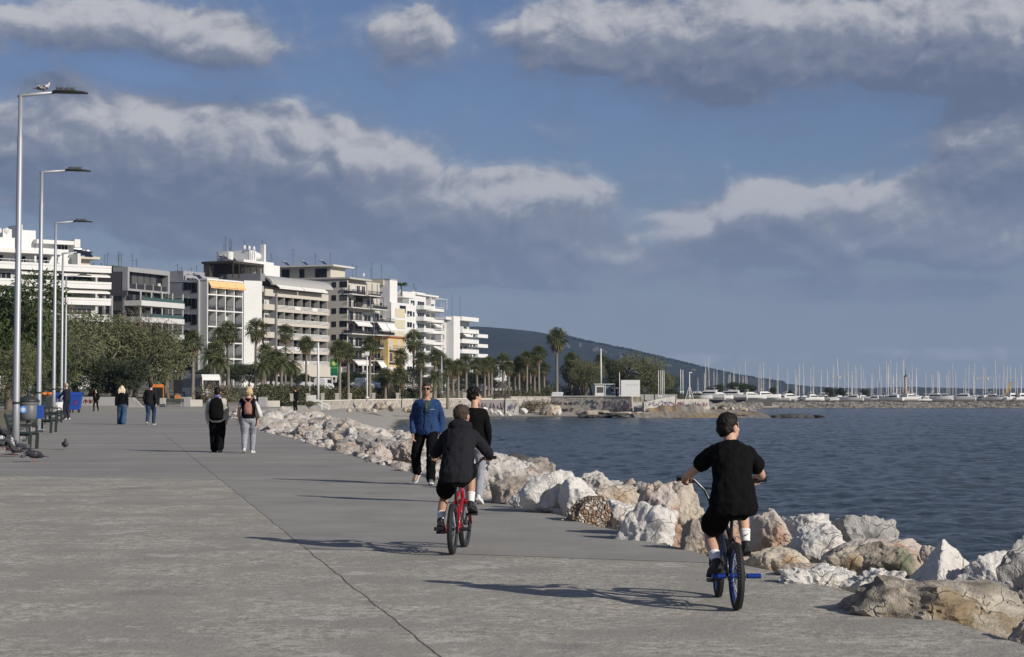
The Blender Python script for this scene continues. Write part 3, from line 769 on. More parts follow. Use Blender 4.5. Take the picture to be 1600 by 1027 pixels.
# ---- small yellow house
b = Bld('apartment_building', 'narrow ochre yellow house squeezed between the beige block and the white tower', 606, 484, 632, 494)
W_, H = b.W, b.Z(527, 606)
b.part('wall', OCHRE, [(0, W_, 0, 11, 0, H)]); b.part('roof', mat('roof_tile', (.36, .15, .08), .8, var=.2, vs=5), [(-.4, W_+.3, -.5, 11.5, H, H+.35)])
for k_ in range(4):
    z = H-3.0-k_*3.0; bal = b.part('balcony', OFFW, [(.6, W_-.6, -1.1, 0, z-.15, z)]); b.rail(bal, .7, W_-.7, -1.05, z, 1., n=14)
    for j in range(2): b.win(1+j*(W_/2), 2.8+j*(W_/2), z+.1, z+2.2, 0, mull=1, gl=GLASS if k_ % 2 else SHUT)
    b.win(2, 3.6, z+.9, z+2.1, 0, side=True, gl=GLASS, mull=1)

# ---- white block with rounded balconies
b = Bld('apartment_building', 'bright white block with rounded corner balconies, right of the pale panelled tower', 641, 560, 698, 590)
W_, H = b.W, b.Z(462, 660)
b.part('wall', WHITE, [(0, W_*.45, .4, 16, 0, H), (W_*.45, W_-3, 2.6, 16, 0, H-.5)])
b.part('roof_slab', WHITE, [(W_*.15, W_*.75, -.2, 14, H, H+.5)])
fh = (b.Z(477, 660)-b.Z(530, 660))/3
for k_ in range(7):
    zt = b.Z(478, 660)-k_*fh
    bal = b.part('balcony', WHITE, [(W_*.18, W_*.45, -2.0, .4, zt-1.2, zt-1.0), (W_*.18, W_*.45, -2.0, -1.85, zt-1.0, zt), (W_*.18, W_*.18+.15, -1.85, .4, zt-1.0, zt)])
    mb = MB(); c = Vector((W_*.70, 2.6, 0)); rx, ry = W_*.26, 4.2; outer = []; inner = []
    for i in range(17):
        a_ = math.pi+math.pi*i/16; outer.append((c.x+rx*math.cos(a_), c.y+ry*math.sin(a_)))
    def ringz(pts, z): return [Vector((x, y, z)) for x, y in pts]
    mb.loft([ringz(outer, zt-1.25), ringz(outer, zt-1.0)])
    for (xa, ya), (xb, yb) in zip(outer, outer[1:]): mb.bar((xa, ya+.08, zt-.72), (xb, yb+.08, zt-.72), .1, .55); mb.bar((xa, ya+.08, zt-.02), (xb, yb+.08, zt-.02), .08)
    for i in range(0, 17, 2): mb.bar((outer[i][0], outer[i][1]+.08, zt-1), (outer[i][0], outer[i][1]+.08, zt+ (1.7 if i in (4, 8, 12) else 0)), .08)
    mb.build('rounded_balcony', WHITE, b.o)
    if k_ in (2, 4, 5): b.awning(W_*.56, W_*.72, -.6, zt+1.55, .7, 1.1)
    for j in range(3): b.win(W_*.5+j*W_*.14, W_*.5+j*W_*.14+2.6, zt-.95, zt+1.2, 2.6, mull=1, gl=(GLASS, GLASS2, SHUT)[rnd.randrange(3)])
    b.win(W_*.04, W_*.14, zt-.1, zt+1.2, .4, gl=GLASS); b.win(W_*.22, W_*.40, zt-.9, zt+1.2, .4, gl=GLASS, mull=2)
b.part('penthouse', WHITE, [(W_*.3, W_*.66, 3, 12, H+.5, H+1.2), (W_*.55, W_*.56, 0, 3, H-2.5, H)])
b.part('pergola', FRAME, [(W_*.66+i*1.3, W_*.66+i*1.3+.1, -.6, 4, H-.3, H-.2) for i in range(7)]+[(W_*.66, W_*.95, -.7, -.6, H-.3, H-.2), (W_*.94, W_*.945, -.7, -.6, H-3.4, H-.2)])
b.clutter(2, W_*.6, 4, 10, H+.4, 3)

# ---- last white block
b = Bld('apartment_building', 'farthest white block of the row, stepped balconies falling toward the hill', 698, 630, 758, 662)
W_, H = b.W, b.Z(496, 716)
x7 = b.X(706); x8 = b.X(716); x9 = b.X(742)
b.part('wall', OFFW, [(0, x9, 2.0, 18, 0, H-.8), (x9, W_-2, 3.5, 16, 0, b.Z(515, 745))])
b.part('stair_tower', WHITE, [(x7, x8, -.6, 2, 0, H+.2)])
b.part('roof_slab', WHITE, [(x8, x9+.4, -1.2, 12, H-1.0, H+.3), (0, x7, .3, 12, H-1.0, H-.2)])
fh = 3.25
for k_ in range(7):
    zt = b.Z(514, 716)-k_*fh
    bal = b.part('balcony', WHITE, [(x8, x9, -1.4, 2, zt-1.3, zt-1.05), (x8, x9, -1.4, -1.25, zt-1.05, zt-.1), (x8, x8+.15, -1.25, 2, zt-1.05, zt-.1)])
    b.rail(bal, x8, x9, -1.35, zt-.15, .3, m=FRAME, n=10)
    if k_ in (1, 4): b.awning(x8+2, x8+8, -.9, zt+1.7, .7, 1.0)
    for j in range(3): b.win(x8+1+j*(x9-x8-2)/3, x8+(j+.8)*(x9-x8-2)/3+.6, zt-1.0, zt+1.1, 2.0, mull=1)
    b.win(1.5, x7-1.5, zt-.4, zt+1.1, 2.0, gl=GLASS, mull=2)
    if k_ < 6:
        z2 = b.Z(522, 745)-k_*fh
        bal = b.part('balcony', WHITE, [(x9, W_, -1.0, 3.5, z2-1.2, z2-1.0), (x9, W_, -1.0, -.85, z2-1.0, z2-.05), (W_-.15, W_, -.85, 3.5, z2-1.0, z2-.05)])
        for j in range(2): b.win(x9+1+j*(W_-x9-3)/2, x9+(j+.75)*(W_-x9-3)/2+.6, z2-.95, z2+1.2, 3.5, mull=1)
for x in (x8+2, x8+9): b.antenna(x, 3, H+.3, 7)

# ---- low white house glimpsed through the palms
b = Bld('house', 'low white house glimpsed between palm trunks below the hill', 768, 700, 808, 722); b.o['category'] = 'house'
H = b.Z(566, 775)
b.part('wall', OFFW, [(0, b.W, 0, 12, 0, H)]); b.part('roof_slab', WHITE, [(-.5, b.W+.5, -1.5, 12, H, H+.5)])
for k_ in range(3):
    for j in range(3): b.win(1.5+j*b.W/3, 4+j*b.W/3, H-2.6-k_*3, H-.8-k_*3, 0)
# ================================================================== TREES, PLANTS
BARK = mat('tree_bark', (.13, .11, .085), .95, var=.35, vs=4, bump=.5)
PBARK = mat('palm_bark', (.20, .175, .145), .95, var=.35, vs=2.2, bump=.6, bs=9)
FROND = mat('palm_frond', (.085, .098, .036), .6, var=.5, vs=1.1)
DEADF = mat('dead_frond', (.16, .125, .075), .9, var=.35, vs=2)
TAM = mat('tamarisk_foliage', (.125, .135, .066), .85, var=.45, vs=.7, col2=(.14, .13, .085), c2s=.45, c2=(.52, .66))
PINE = mat('pine_foliage', (.052, .075, .026), .85, var=.5, vs=.6)
DARKF = mat('dark_foliage', (.040, .052, .026), .85, var=.5, vs=.8)
HEDGE = mat('hedge_foliage', (.060, .068, .032), .85, var=.5, vs=1.0, col2=(.10, .095, .05), c2s=.25)
DRYF = mat('dry_twigs', (.15, .125, .085), .9, var=.4, vs=1.5)

def leaf_cloud(mb, blobs, n, L, Wd, rn, droop=.35, shell=.55):
    """n leaf-sized faces spread through a union of lumpy ellipsoids (c, r)"""
    wts = [r[0]*r[1]*r[2] for c, r in blobs]
    for _ in range(n):
        c, r = rn.choices(blobs, wts)[0]
        d = Vector((rn.gauss(0, 1), rn.gauss(0, 1), rn.gauss(0, 1))).normalized()
        k = shell+(1-shell)*rn.random()**.6
        k *= 1+.30*noise.noise(Vector((d.x*2.2+c[0], d.y*2.2+c[1], d.z*2.2+c[2])))
        p = Vector((c[0]+d.x*r[0]*k, c[1]+d.y*r[1]*k, c[2]+d.z*r[2]*k))
        ax = (d*.7+Vector((rn.uniform(-1, 1), rn.uniform(-1, 1), rn.uniform(-1, 1)-droop))).normalized()
        up = ax.cross(Vector((rn.uniform(-1, 1), rn.uniform(-1, 1), rn.uniform(-1, 1)))).normalized()
        l, w_ = L*rn.uniform(.6, 1.4), Wd*rn.uniform(.6, 1.4)
        mb.add([p-up*w_*.5, p+ax*l*.5-up*w_*.6, p+ax*l, p+ax*l*.5+up*w_*.6], [(0, 1, 2, 3)])
def tree_proto(name, seed, H, crown, leafmat, n, L, Wd, ntr=1, lean=.12):
    """returns (trunk mesh, crown mesh): a forked tapered trunk with limbs, and the leaf cloud"""
    rn = random.Random(seed); tb = MB(); lb = MB()
    blobs = []
    for i in range(crown[0]):
        a_ = rn.uniform(0, 6.28); rr = crown[1]*rn.random()**.6*.75
        z = H*rn.uniform(crown[3], .93); s_ = rn.uniform(.55, 1.)*(1.15-.6*abs(z/H-.62))
        blobs.append(((rr*math.cos(a_), rr*math.sin(a_), z), (crown[2]*s_, crown[2]*s_, crown[2]*s_*.72)))
    for t in range(ntr):
        a_ = rn.uniform(0, 6.28); d = Vector((math.cos(a_), math.sin(a_), 0)); b0 = d*.25*(ntr > 1)
        mid = b0+d*H*lean+Vector((0, 0, H*.38)); fork = mid+Vector((rn.uniform(-.4, .4), rn.uniform(-.4, .4), H*.10))
        r0 = .026*H+.05; tb.tube([b0-Vector((0, 0, .3)), b0+Vector((0, 0, .15)), b0.lerp(mid, .5)+Vector((rn.uniform(-.1, .1), 0, 0)), mid, fork], [r0*1.35, r0, r0*.8, r0*.65, r0*.5], 8)
        for c, r in blobs[t::ntr]:
            e = Vector(c); m_ = fork.lerp(e, .5)+Vector((rn.uniform(-.4, .4), rn.uniform(-.4, .4), rn.uniform(-.1, .3)))
            tb.tube([fork-Vector((0, 0, .2)), m_, e], [r0*.42, r0*.26, r0*.08], 5)
            for q_ in range(4):
                e2 = e+Vector((rn.uniform(-1, 1)*r[0], rn.uniform(-1, 1)*r[1], rn.uniform(-.6, 1)*r[2])); tb.tube([m_.lerp(e, .4), e2], [r0*.12, r0*.03], 4)
    leaf_cloud(lb, blobs, n, L, Wd, rn)
    tm = tb.mesh(name+'_trunk'); tm.materials.append(BARK); tm.polygons.foreach_set('use_smooth', [True]*len(tm.polygons))
    lm = lb.mesh(name+'_crown'); lm.materials.append(leafmat); return tm, lm, H
def plant_tree(name, pr, px, py_top, Y, label, cat='tree', group=None, wid=1., z=None):
    x = at(px, 600, Y).x; zb = gh(x, Y) if z is None else z; h = at(px, py_top, Y).z-zb
    o = empty(name, (x, Y, zb), rnd.uniform(0, 6.28)); s_ = h/pr[2]; o.scale = (s_*wid, s_*wid, s_); tag(o, label, cat, group)
    for nm, me in (('trunk', pr[0]), ('crown', pr[1])):
        c = bpy.data.objects.new(nm, me); COL.objects.link(c); setpar(c, o)
    return o
TA = [tree_proto('tamarisk', 3+i, 7., (11, 3.0, 1.75, .42), TAM, 8500, .34, .055, 3) for i in range(3)]
PI = [tree_proto('pine', 13+i, 8., (13, 2.8, 1.8, .35), PINE, 9500, .34, .075, 1) for i in range(2)]
DK = [tree_proto('evergreen', 23+i, 7., (12, 2.6, 1.7, .38), DARKF, 7000, .32, .10, 1) for i in range(2)]
TH = [tree_proto('bare', 33, 7., (9, 2.4, 1.6, .40), DRYF, 3000, .5, .03, 2)]
gT = 'trees beside the promenade'
for pr, px, pt, Y, wid, lb in (
        (PI[0], 14, 436, 130, 1.0, 'deep green pine at the left edge behind the nearest lamp post'), (PI[1], -25, 455, 150, 1.1, 'deep green pine cut by the left edge of the view'),
        (PI[1], 52, 470, 200, 1.0, 'green pine seen between the first two lamp posts'), (TA[0], 82, 512, 215, 1.2, 'olive tamarisk behind the third lamp post'),
        (TA[1], 133, 492, 232, 1.35, 'large rounded olive tamarisk behind the low graffitied wall'), (TH[0], 108, 478, 238, 1.0, 'thin greyish half bare tree over the rounded tamarisk'),
        (TA[2], 176, 505, 236, 1.1, 'olive tamarisk leaning over the blonde walker in jeans'), (TH[0], 206, 486, 240, .9, 'tall wispy half bare tree in front of the charcoal block'),
        (TA[0], 246, 508, 238, 1.05, 'broad olive tamarisk above the orange kiosk roof'), (TA[1], 268, 522, 250, 1.0, 'olive tamarisk beside the leftmost fan palm'),
        (DK[0], 205, 555, 226, .9, 'dark low evergreen behind the white trapezoid block'), (TA[2], 22, 545, 112, .9, 'shaded tamarisk thicket behind the nearest bench'), (DK[1], 62, 545, 170, 1.2, 'dark evergreen thicket behind the second lamp post'),
        (DK[0], 100, 548, 226, 1.3, 'dark evergreen thicket behind the blue wheeled bin'), (DK[1], 160, 556, 228, 1.3, 'dark shaded evergreen behind the woman in the black coat')):
    plant_tree('tamarisk_tree' if pr in TA else 'pine_tree' if pr in PI else 'evergreen_tree' if pr in DK else 'bare_tree', pr, px, pt, Y, lb, 'tree', gT, wid, z=.5)
gB = 'evergreens before the buildings'
for i, (px, pt, Y, lb) in enumerate(((318, 574, 330, 'dark evergreen under the white grid front behind the coach'), (338, 570, 335, 'dark evergreen at the foot of the white grid front'), (365, 566, 340, 'dark evergreen behind the tall palm by the white grid'), (388, 570, 345, 'dark evergreen under the blank side wall of the canopy block'), (416, 560, 345, 'tall dark evergreen at the left bays of the canopy block'), (452, 574, 350, 'dark evergreen under the middle bays of the canopy block'), (474, 582, 352, 'low dark evergreen under the right bays of the canopy block'),
        (540, 582, 365, 'dark evergreen behind the paired fan palms'), (560, 578, 370, 'dark evergreen under the beige stepped balconies'), (600, 584, 378, 'dark evergreen at the foot of the ochre house'), (624, 584, 380, 'dark evergreen right of the ochre house'), (652, 574, 392, 'dark evergreen at the foot of the pale panelled tower'), (690, 578, 400, 'dark evergreen under the rounded corner balconies'), (722, 578, 410, 'dark evergreen under the farthest stepped balconies'), (745, 580, 412, 'dark evergreen at the end of the farthest block'), (764, 576, 405, 'dark evergreen between the farthest block and the grove'), (806, 578, 400, 'dark evergreen behind the palm grove'), (834, 578, 400, 'dark evergreen deep behind the palm grove'))):
    plant_tree('evergreen_tree', DK[i % 2], px, pt, Y, lb, 'tree', gB, 1.25)
gP = 'trees on the promontory'
for pr, px, pt, Y, wid, lb in (
        (DK[0], 893, 560, 372, .8, 'dark bushy tree just right of the tallest palm'), (DK[1], 908, 568, 380, .9, 'dark round tree behind the white van on the promontory'),
        (TA[0], 914, 563, 352, 1.0, 'grey green feathery tamarisk left of the white kiosk'), (TA[1], 926, 572, 346, .95, 'pale feathery tamarisk touching the white kiosk'),
        (DK[1], 958, 562, 390, 1.0, 'dark tree behind the tall white mast'), (DK[0], 976, 566, 395, .9, 'dark tree left of the horse statue'),
        (TA[2], 998, 556, 380, 1.25, 'large olive tamarisk right behind the horse statue'), (TA[0], 1016, 568, 372, 1.1, 'olive tamarisk right of the white pedestal'), (DK[0], 985, 575, 384, 1.1, 'dark tree behind the white pedestal'),
        (DK[1], 1042, 585, 385, .9, 'dark low tree right of the four flagpoles'), (TA[1], 1030, 582, 392, .9, 'olive tamarisk behind the flagpoles'),
        (DK[0], 1118, 599, 560, 1.2, 'dark tree at the left end of the marina'), (DK[1], 1152, 598, 575, 1.2, 'dark tree among the left marina masts'), (DK[0], 1168, 597, 580, 1.1, 'dark round tree over the white yachts of the marina'),
        (DK[1], 1208, 606, 540, .7, 'small dark tree at the near end of the breakwater'), (DK[0], 1232, 609, 590, 1., 'low dark tree right of the breakwater tree'), (DK[1], 1298, 606, 600, 1., 'dark tree behind the breakwater boats left of the brown tower'), (DK[0], 1314, 605, 605, 1., 'second dark tree behind the breakwater boats left of the brown tower'), (DK[1], 1352, 608, 600, .9, 'dark tree nearest the brown tower')):
    z = None if Y < 500 else -.1
    plant_tree('tamarisk_tree' if pr in TA else 'evergreen_tree', pr, px, pt, Y, lb, 'tree', gP, wid, z=z)

# ---- palms
def fan_crown(seed, n=46, R0=1.55, dead=14):
    rn = random.Random(seed); mb = MB()
    for i in range(n+dead):
        isd = i >= n; mb.cur = 1 if isd else 0
        a_ = i*2.39996+rn.uniform(-.2, .2)
        e = R(rn.uniform(-85, -62)) if isd else R(82-125*((i+.5)/n)**.85+rn.uniform(-8, 8))
        d = Vector((math.cos(a_)*math.cos(e), math.sin(a_)*math.cos(e), math.sin(e)))
        pl = R0*rn.uniform(.42, .6); p0 = Vector((0, 0, -.15)); p1 = p0+d*pl-Vector((0, 0, .10*math.cos(e)))
        mb.bar(p0, p1, .03, .02)
        s_ = d.cross(Vector((0, 0, 1))).normalized(); u = s_.cross(d)
        k_ = 11; fr = R0*rn.uniform(.5, .68)
        for j in range(k_):
            t = (j/(k_-1)-.5)*R(225); bd = d*math.cos(t)+s_*math.sin(t)+u*.15*math.cos(t*2)
            m_ = p1+bd*fr*.62+u*.02*(-1)**j; e_ = p1+bd*fr*(1-.25*abs(t)/2)-Vector((0, 0, .30*fr))
            w_ = (u*.3+bd.cross(u)).normalized()*.055
            mb.add([p1, m_-w_, e_, m_+w_], [(0, 1, 2, 3)])
    me = mb.mesh('fan_crown'); me.materials.append(FROND); me.materials.append(DEADF); me.polygons.foreach_set('material_index', mb.mi); return me
def feather_crown(seed, n=40, R0=2.6):
    rn = random.Random(seed); mb = MB()
    for i in range(n):
        a_ = i*2.39996; e = R(80-105*(i/n)); L = R0*rn.uniform(.85, 1.1)
        d = Vector((math.cos(a_), math.sin(a_), 0)); s_ = Vector((-d.y, d.x, 0)); prev = Vector((0, 0, 0)); an = e
        for j in range(9):
            st = Vector((d.x*math.cos(an), d.y*math.cos(an), math.sin(an)))*L/9; nx = prev+st; an -= R(11)
            mb.bar(prev, nx, .035)
            for sg in (-1, 1):
                for k_ in (0, .5):
                    b0 = prev.lerp(nx, k_); tip = b0+s_*sg*.5*math.sin(math.pi*(j+1.2)/10.5)+st*1.1-Vector((0, 0, .16)); wv = st.normalized()*.05
                    mb.add([b0-wv, b0+wv, tip], [(0, 1, 2)])
            prev = nx
    me = mb.mesh('feather_crown'); me.materials.append(FROND); return me
FC = [fan_crown(i, 44+4*i) for i in range(3)]; FE = [feather_crown(9), feather_crown(10, 34, 2.3)]
tb = MB(); pts = [(0, 0, -.4), (0, 0, 0), (.02, 0, .05), (.05, .02, .3), (.03, .04, .6), (0, 0, .97)]
tb.tube(pts, [.34, .34, .27, .22, .20, .19], 9); PT = tb.mesh('palm_trunk'); PT.materials.append(PBARK); PT.polygons.foreach_set('use_smooth', [True]*len(PT.polygons))
def palm(px, py_top, Y, label, kind='f', cs=1., group='palm trees along the seafront', tw=1.):
    x = at(px, 600, Y).x; zb = gh(x, Y); h = at(px, py_top, Y).z-zb-1.0*cs
    o = empty('palm_tree', (x, Y, zb)); tag(o, label, 'palm tree', group)
    t = bpy.data.objects.new('trunk', PT); COL.objects.link(t); setpar(t, o); t.scale = (tw, tw, h); t.rotation_euler[2] = rnd.uniform(0, 6)
    c = bpy.data.objects.new('crown', rnd.choice(FC if kind == 'f' else FE)); COL.objects.link(c); setpar(c, o); c.location = (0, 0, h); c.scale = (cs,)*3; c.rotation_euler[2] = rnd.uniform(0, 6)
    return o
for a in ((301, 519, 246, 'fan palm before the grey side wall of the white grid fronted block'), (357, 504, 286, 'tall fan palm in front of the white grid of loggias', 'f', 1.15), (343, 512, 300, 'fan palm crowding behind the tall one by the white grid', 'f', 1.0),
          (335, 534, 262, 'shorter fan palm below the orange awnings', 'f', 1.1), (344, 556, 258, 'bushy feather palm under the white grid front', 'd', 1.0), (330, 548, 270, 'feather palm left of the bushy one under the white grid', 'd', .9),
          (400, 499, 286, 'tall fan palm before the blank white side wall of the canopy block', 'f', 1.2), (446, 508, 300, 'slim fan palm at the left bays of the canopy block', 'f', 1.0, 'palm trees along the seafront', .7), (478, 526, 290, 'fan palm before the right bays of the canopy block', 'f', .95, 'palm trees along the seafront', .8),
          (414, 538, 292, 'dark fan palm low in front of the canopy block', 'f', 1.05), (432, 546, 285, 'full feather palm low in front of the canopy block', 'd', 1.1), (424, 558, 278, 'feather palm crowding the full one before the canopy block', 'd', .95), (455, 562, 276, 'short broad palm left of the green fuel sign', 'd', .9), (440, 560, 274, 'short feather palm behind the black clad bystander', 'd', .8), (410, 565, 270, 'stocky feather palm above the blond walker', 'd', .8),
          (530, 532, 276, 'fan palm just right of the green fuel sign', 'f', 1.1), (544, 537, 288, 'fan palm paired close to the one by the green sign', 'f', 1.0), (578, 525, 292, 'tall fan palm before the beige stepped balconies', 'f', 1.1), (602, 576, 302, 'young fan palm left of the ochre house', 'f', 1.0), (626, 546, 310, 'fan palm before the ochre house', 'f', .95), (624, 574, 306, 'short leafy fan palm below the ochre house', 'f', 1.15),
          (646, 517, 312, 'tallest leaning fan palm before the pale panelled tower', 'f', 1.2, 'palm trees along the seafront', .8), (657, 549, 296, 'fan palm before the rounded balconies', 'f', .95), (680, 546, 310, 'fan palm under the rounded corner balconies', 'f', .95), (687, 550, 318, 'fan palm touching its twin under the rounded balconies', 'f', .95), (679, 580, 300, 'broad feather palm at the foot of the rounded balconies', 'd', 1.0), (700, 561, 305, 'fan palm left of the last white stair tower', 'f', .95), (716, 562, 318, 'fan palm before the last white stair tower', 'f', .9), (708, 568, 330, 'fan palm behind the pair by the last stair tower', 'f', .9), (728, 556, 326, 'fan palm before the farthest stepped balconies', 'f', .95), (745, 560, 330, 'fan palm at the right end of the farthest block', 'f', .95), (757, 562, 336, 'fan palm where the building row ends', 'f', .95), (763, 558, 345, 'fan palm behind the wooden gazebo', 'f', .9),
          (768, 560, 352, 'fan palm just left of the low white house', 'f', .9), (786, 553, 352, 'fan palm standing before the low white house', 'f', 1.05), (795, 564, 345, 'short fan palm right of the gazebo roof', 'f', .9), (811, 556, 356, 'fan palm in the middle of the grove left of the tallest palm', 'f', .95), (823, 549, 360, 'tall slim fan palm in the grove', 'f', .95), (829, 552, 372, 'slim fan palm behind another in the grove', 'f', .95), (842, 541, 352, 'tall fan palm next left of the tallest palm', 'f', 1.05), (850, 566, 368, 'low fan palm at the foot of the tallest palm', 'f', .9), (835, 566, 366, 'low fan palm deep in the grove', 'f', .9), (804, 566, 362, 'low fan palm at the left of the grove', 'f', .9), (818, 570, 378, 'farthest low fan palm in the grove', 'f', .9),
          (870, 514, 334, 'tallest fan palm standing alone against the hill', 'f', 1.35), (893, 551, 372, 'fan palm among dark bushes right of the tallest palm', 'f', 1.1), (939, 553, 384, 'fan palm behind the tall white mast', 'f', 1.0)):
    palm(*a)

# ---- hedge and bushes
def polyline_pts(P, n):
    P = [Vector(p) for p in P]; L = [0]
    for a_, c in zip(P, P[1:]): L.append(L[-1]+(c-a_).length)
    out = []
    for i in range(n):
        d = L[-1]*i/(n-1)
        for j in range(len(P)-1):
            if d <= L[j+1]+1e-6: out.append(P[j].lerp(P[j+1], (d-L[j])/(L[j+1]-L[j]))); break
    return out
WALL1 = [(-27.5, 226), (-26.5, 240), (-24.8, 258), (-22.5, 280), (-16.5, 299), (-7.5, 314), (-.6, 320)]
WALL2 = [(-.6, 320), (4, 325.5), (6.2, 327), (15, 324), (19.4, 321.5)]
rn = random.Random(5); mb = MB(); bl = []
for p in polyline_pts([(x-4.2, y+2.2) for x, y in WALL1[1:6]], 90):
    bl.append(((p.x+rn.uniform(-.3, .3), p.y, gh(p.x, p.y)+.95), (.75, .75, rn.uniform(.95, 1.2))))
leaf_cloud(mb, bl, 16000, .28, .16, rn, 0, .4); tag(mb.build('hedge', HEDGE, fix=False), 'long clipped hedge behind the pale beach wall', 'hedge')
def bush(px, py_top, Y, r, m, label, n=900, name='bush', z=None):
    x = at(px, 600, Y).x; zb = gh(x, Y) if z is None else z; h = max(.3, at(px, py_top, Y).z-zb); rn = random.Random(int(px*7+Y)); mb = MB()
    bl = [((rn.uniform(-.6, .6)*r, rn.uniform(-.6, .6)*r, h*rn.uniform(.35, .6)), (r*.6, r*.6, h*.42)) for _ in range(6)]
    leaf_cloud(mb, bl, n, .26, .09, rn, 0, .35); o = mb.build(name, m, fix=False); o.location = (x, Y, zb); tag(o, label, 'bush', 'bushes along the seafront'); return o
for a in ((322, 596, 232, 1.6, DRYF, 'brown twiggy bush right of the white coach'), (340, 602, 236, 1.3, DRYF, 'dry bush behind the walker in the cream jacket'), (366, 598, 240, 2.2, HEDGE, 'green bush between the two walkers with backpacks'), (352, 604, 238, 1.5, TAM, 'pale olive bush above the cream jacket'),
          (555, 583, 318, 3.2, DARKF, 'dark rounded shrub mass behind the parked cars'), (572, 586, 322, 2.6, DARKF, 'dark shrub left of the white van'), (593, 585, 326, 3., DARKF, 'dark shrub right of the pale post'), (575, 596, 316, 1.2, DRYF, 'straw coloured shrub above the hedge'), (604, 592, 314, 1.4, DRYF, 'tan shrub near the young fan palm'),
          (640, 590, 335, 3., DARKF, 'dark shrub under the leaning palm'), (665, 588, 338, 3., DARKF, 'dark shrub under the rounded balconies'), (700, 592, 344, 3.4, DARKF, 'dark shrub under the last stair tower'), (735, 590, 350, 3.4, DARKF, 'dark shrub at the end of the building row'), (770, 592, 356, 3.2, DARKF, 'dark shrub behind the gazebo'), (800, 592, 366, 3.4, DARKF, 'dark shrub at the left of the palm grove'), (825, 594, 372, 3.4, DARKF, 'dark shrub in the middle of the palm grove'), (848, 594, 372, 2.8, DARKF, 'dark shrub beside the tallest palm trunk'),
          (858, 603, 336, 1.3, TAM, 'small dry agave clump left of the tallest palm trunk'), (812, 608, 334, 4.2, HEDGE, 'green bank of shrubs right of the gazebo'), (838, 609, 334, 3.6, HEDGE, 'green bank of shrubs left of the tallest palm'), (885, 600, 350, 2.2, DARKF, 'dark shrub right of the tallest palm trunk'), (900, 604, 348, 2., DARKF, 'dark shrub behind the white van roof'),
          (845, 623, 322, 2.6, DRYF, 'grey brown bush hanging over the stone wall above the boulders'), (858, 627, 321, 2.2, DRYF, 'lower grey brown bush beside the pale boulders'), (826, 626, 321, 1.6, DRYF, 'grey brown bush next to the blue graffiti panel'), (440, 628, 214, 1.2, HEDGE, 'low clipped shrub left of the black clad bystander'), (476, 628, 222, 1.3, HEDGE, 'low clipped shrub right of the black clad bystander'),
          (1088, 612, 345, 1.4, DARKF, 'dark bush at the right end of the graffiti wall'), (1064, 612, 350, 1.6, HEDGE, 'green bush behind the right graffiti wall'), (1126, 633, 365, 1.8, HEDGE, 'flat green shrub on the pebble spit')):
    bush(*a)

# ================================================================== WALLS
sm, q = custom('rubble_masonry')
tcx = q.n('ShaderNodeTexCoord', out=3); vv = q.n('ShaderNodeTexVoronoi', {'Vector': tcx, 'Scale': 2.2}, out=None); ve = q.n('ShaderNodeTexVoronoi', {'Vector': tcx, 'Scale': 2.2}, feature='DISTANCE_TO_EDGE')
c = q.mix(q.n('ShaderNodeSeparateColor', (vv.outputs[1],)), (.20, .175, .15), (.42, .38, .33)); c = q.mix(q.mr(ve, .02, .07, 1., 0.), c, (.46, .44, .40))
finish(q, Base_Color=c, Roughness=.9, Normal=q.n('ShaderNodeBump', {'Strength': .6, 'Distance': .05, 'Height': ve}))
PLAST = mat('weathered_plaster', (.40, .385, .35), .9, var=.22, vs=.8, col2=(.26, .245, .22), c2s=.5, c2=(.5, .66))
CAPM = mat('pale_coping', (.62, .58, .50), .85, var=.15, vs=.7)
def wall_run(P, z0, z1, th, n):
    """wall mesh along a polyline; z0/z1 = base and top (numbers or (start, end))"""
    pts = polyline_pts(P, n); z0 = z0 if isinstance(z0, tuple) else (z0, z0); z1 = z1 if isinstance(z1, tuple) else (z1, z1); rings = []
    for i, p in enumerate(pts):
        d = (pts[min(i+1, n-1)]-pts[max(i-1, 0)]).normalized(); nn_ = Vector((-d.y, d.x))*th/2; t = i/(n-1)
        a_, b_ = z0[0]+(z0[1]-z0[0])*t, z1[0]+(z1[1]-z1[0])*t
        rings.append([Vector((*(p-nn_), a_)), Vector((*(p+nn_), a_)), Vector((*(p+nn_), b_)), Vector((*(p-nn_), b_))])
    return MB().loft(rings)
GR = [mat('spray_'+n_, c_, .8, var=.3, vs=3) for n_, c_ in (('purple', (.10, .05, .14)), ('blue', (.05, .09, .35)), ('teal', (.06, .25, .27)), ('pink', (.45, .12, .28)), ('black', (.03, .03, .035)), ('lilac', (.33, .25, .42)), ('pale', (.6, .62, .62)))]
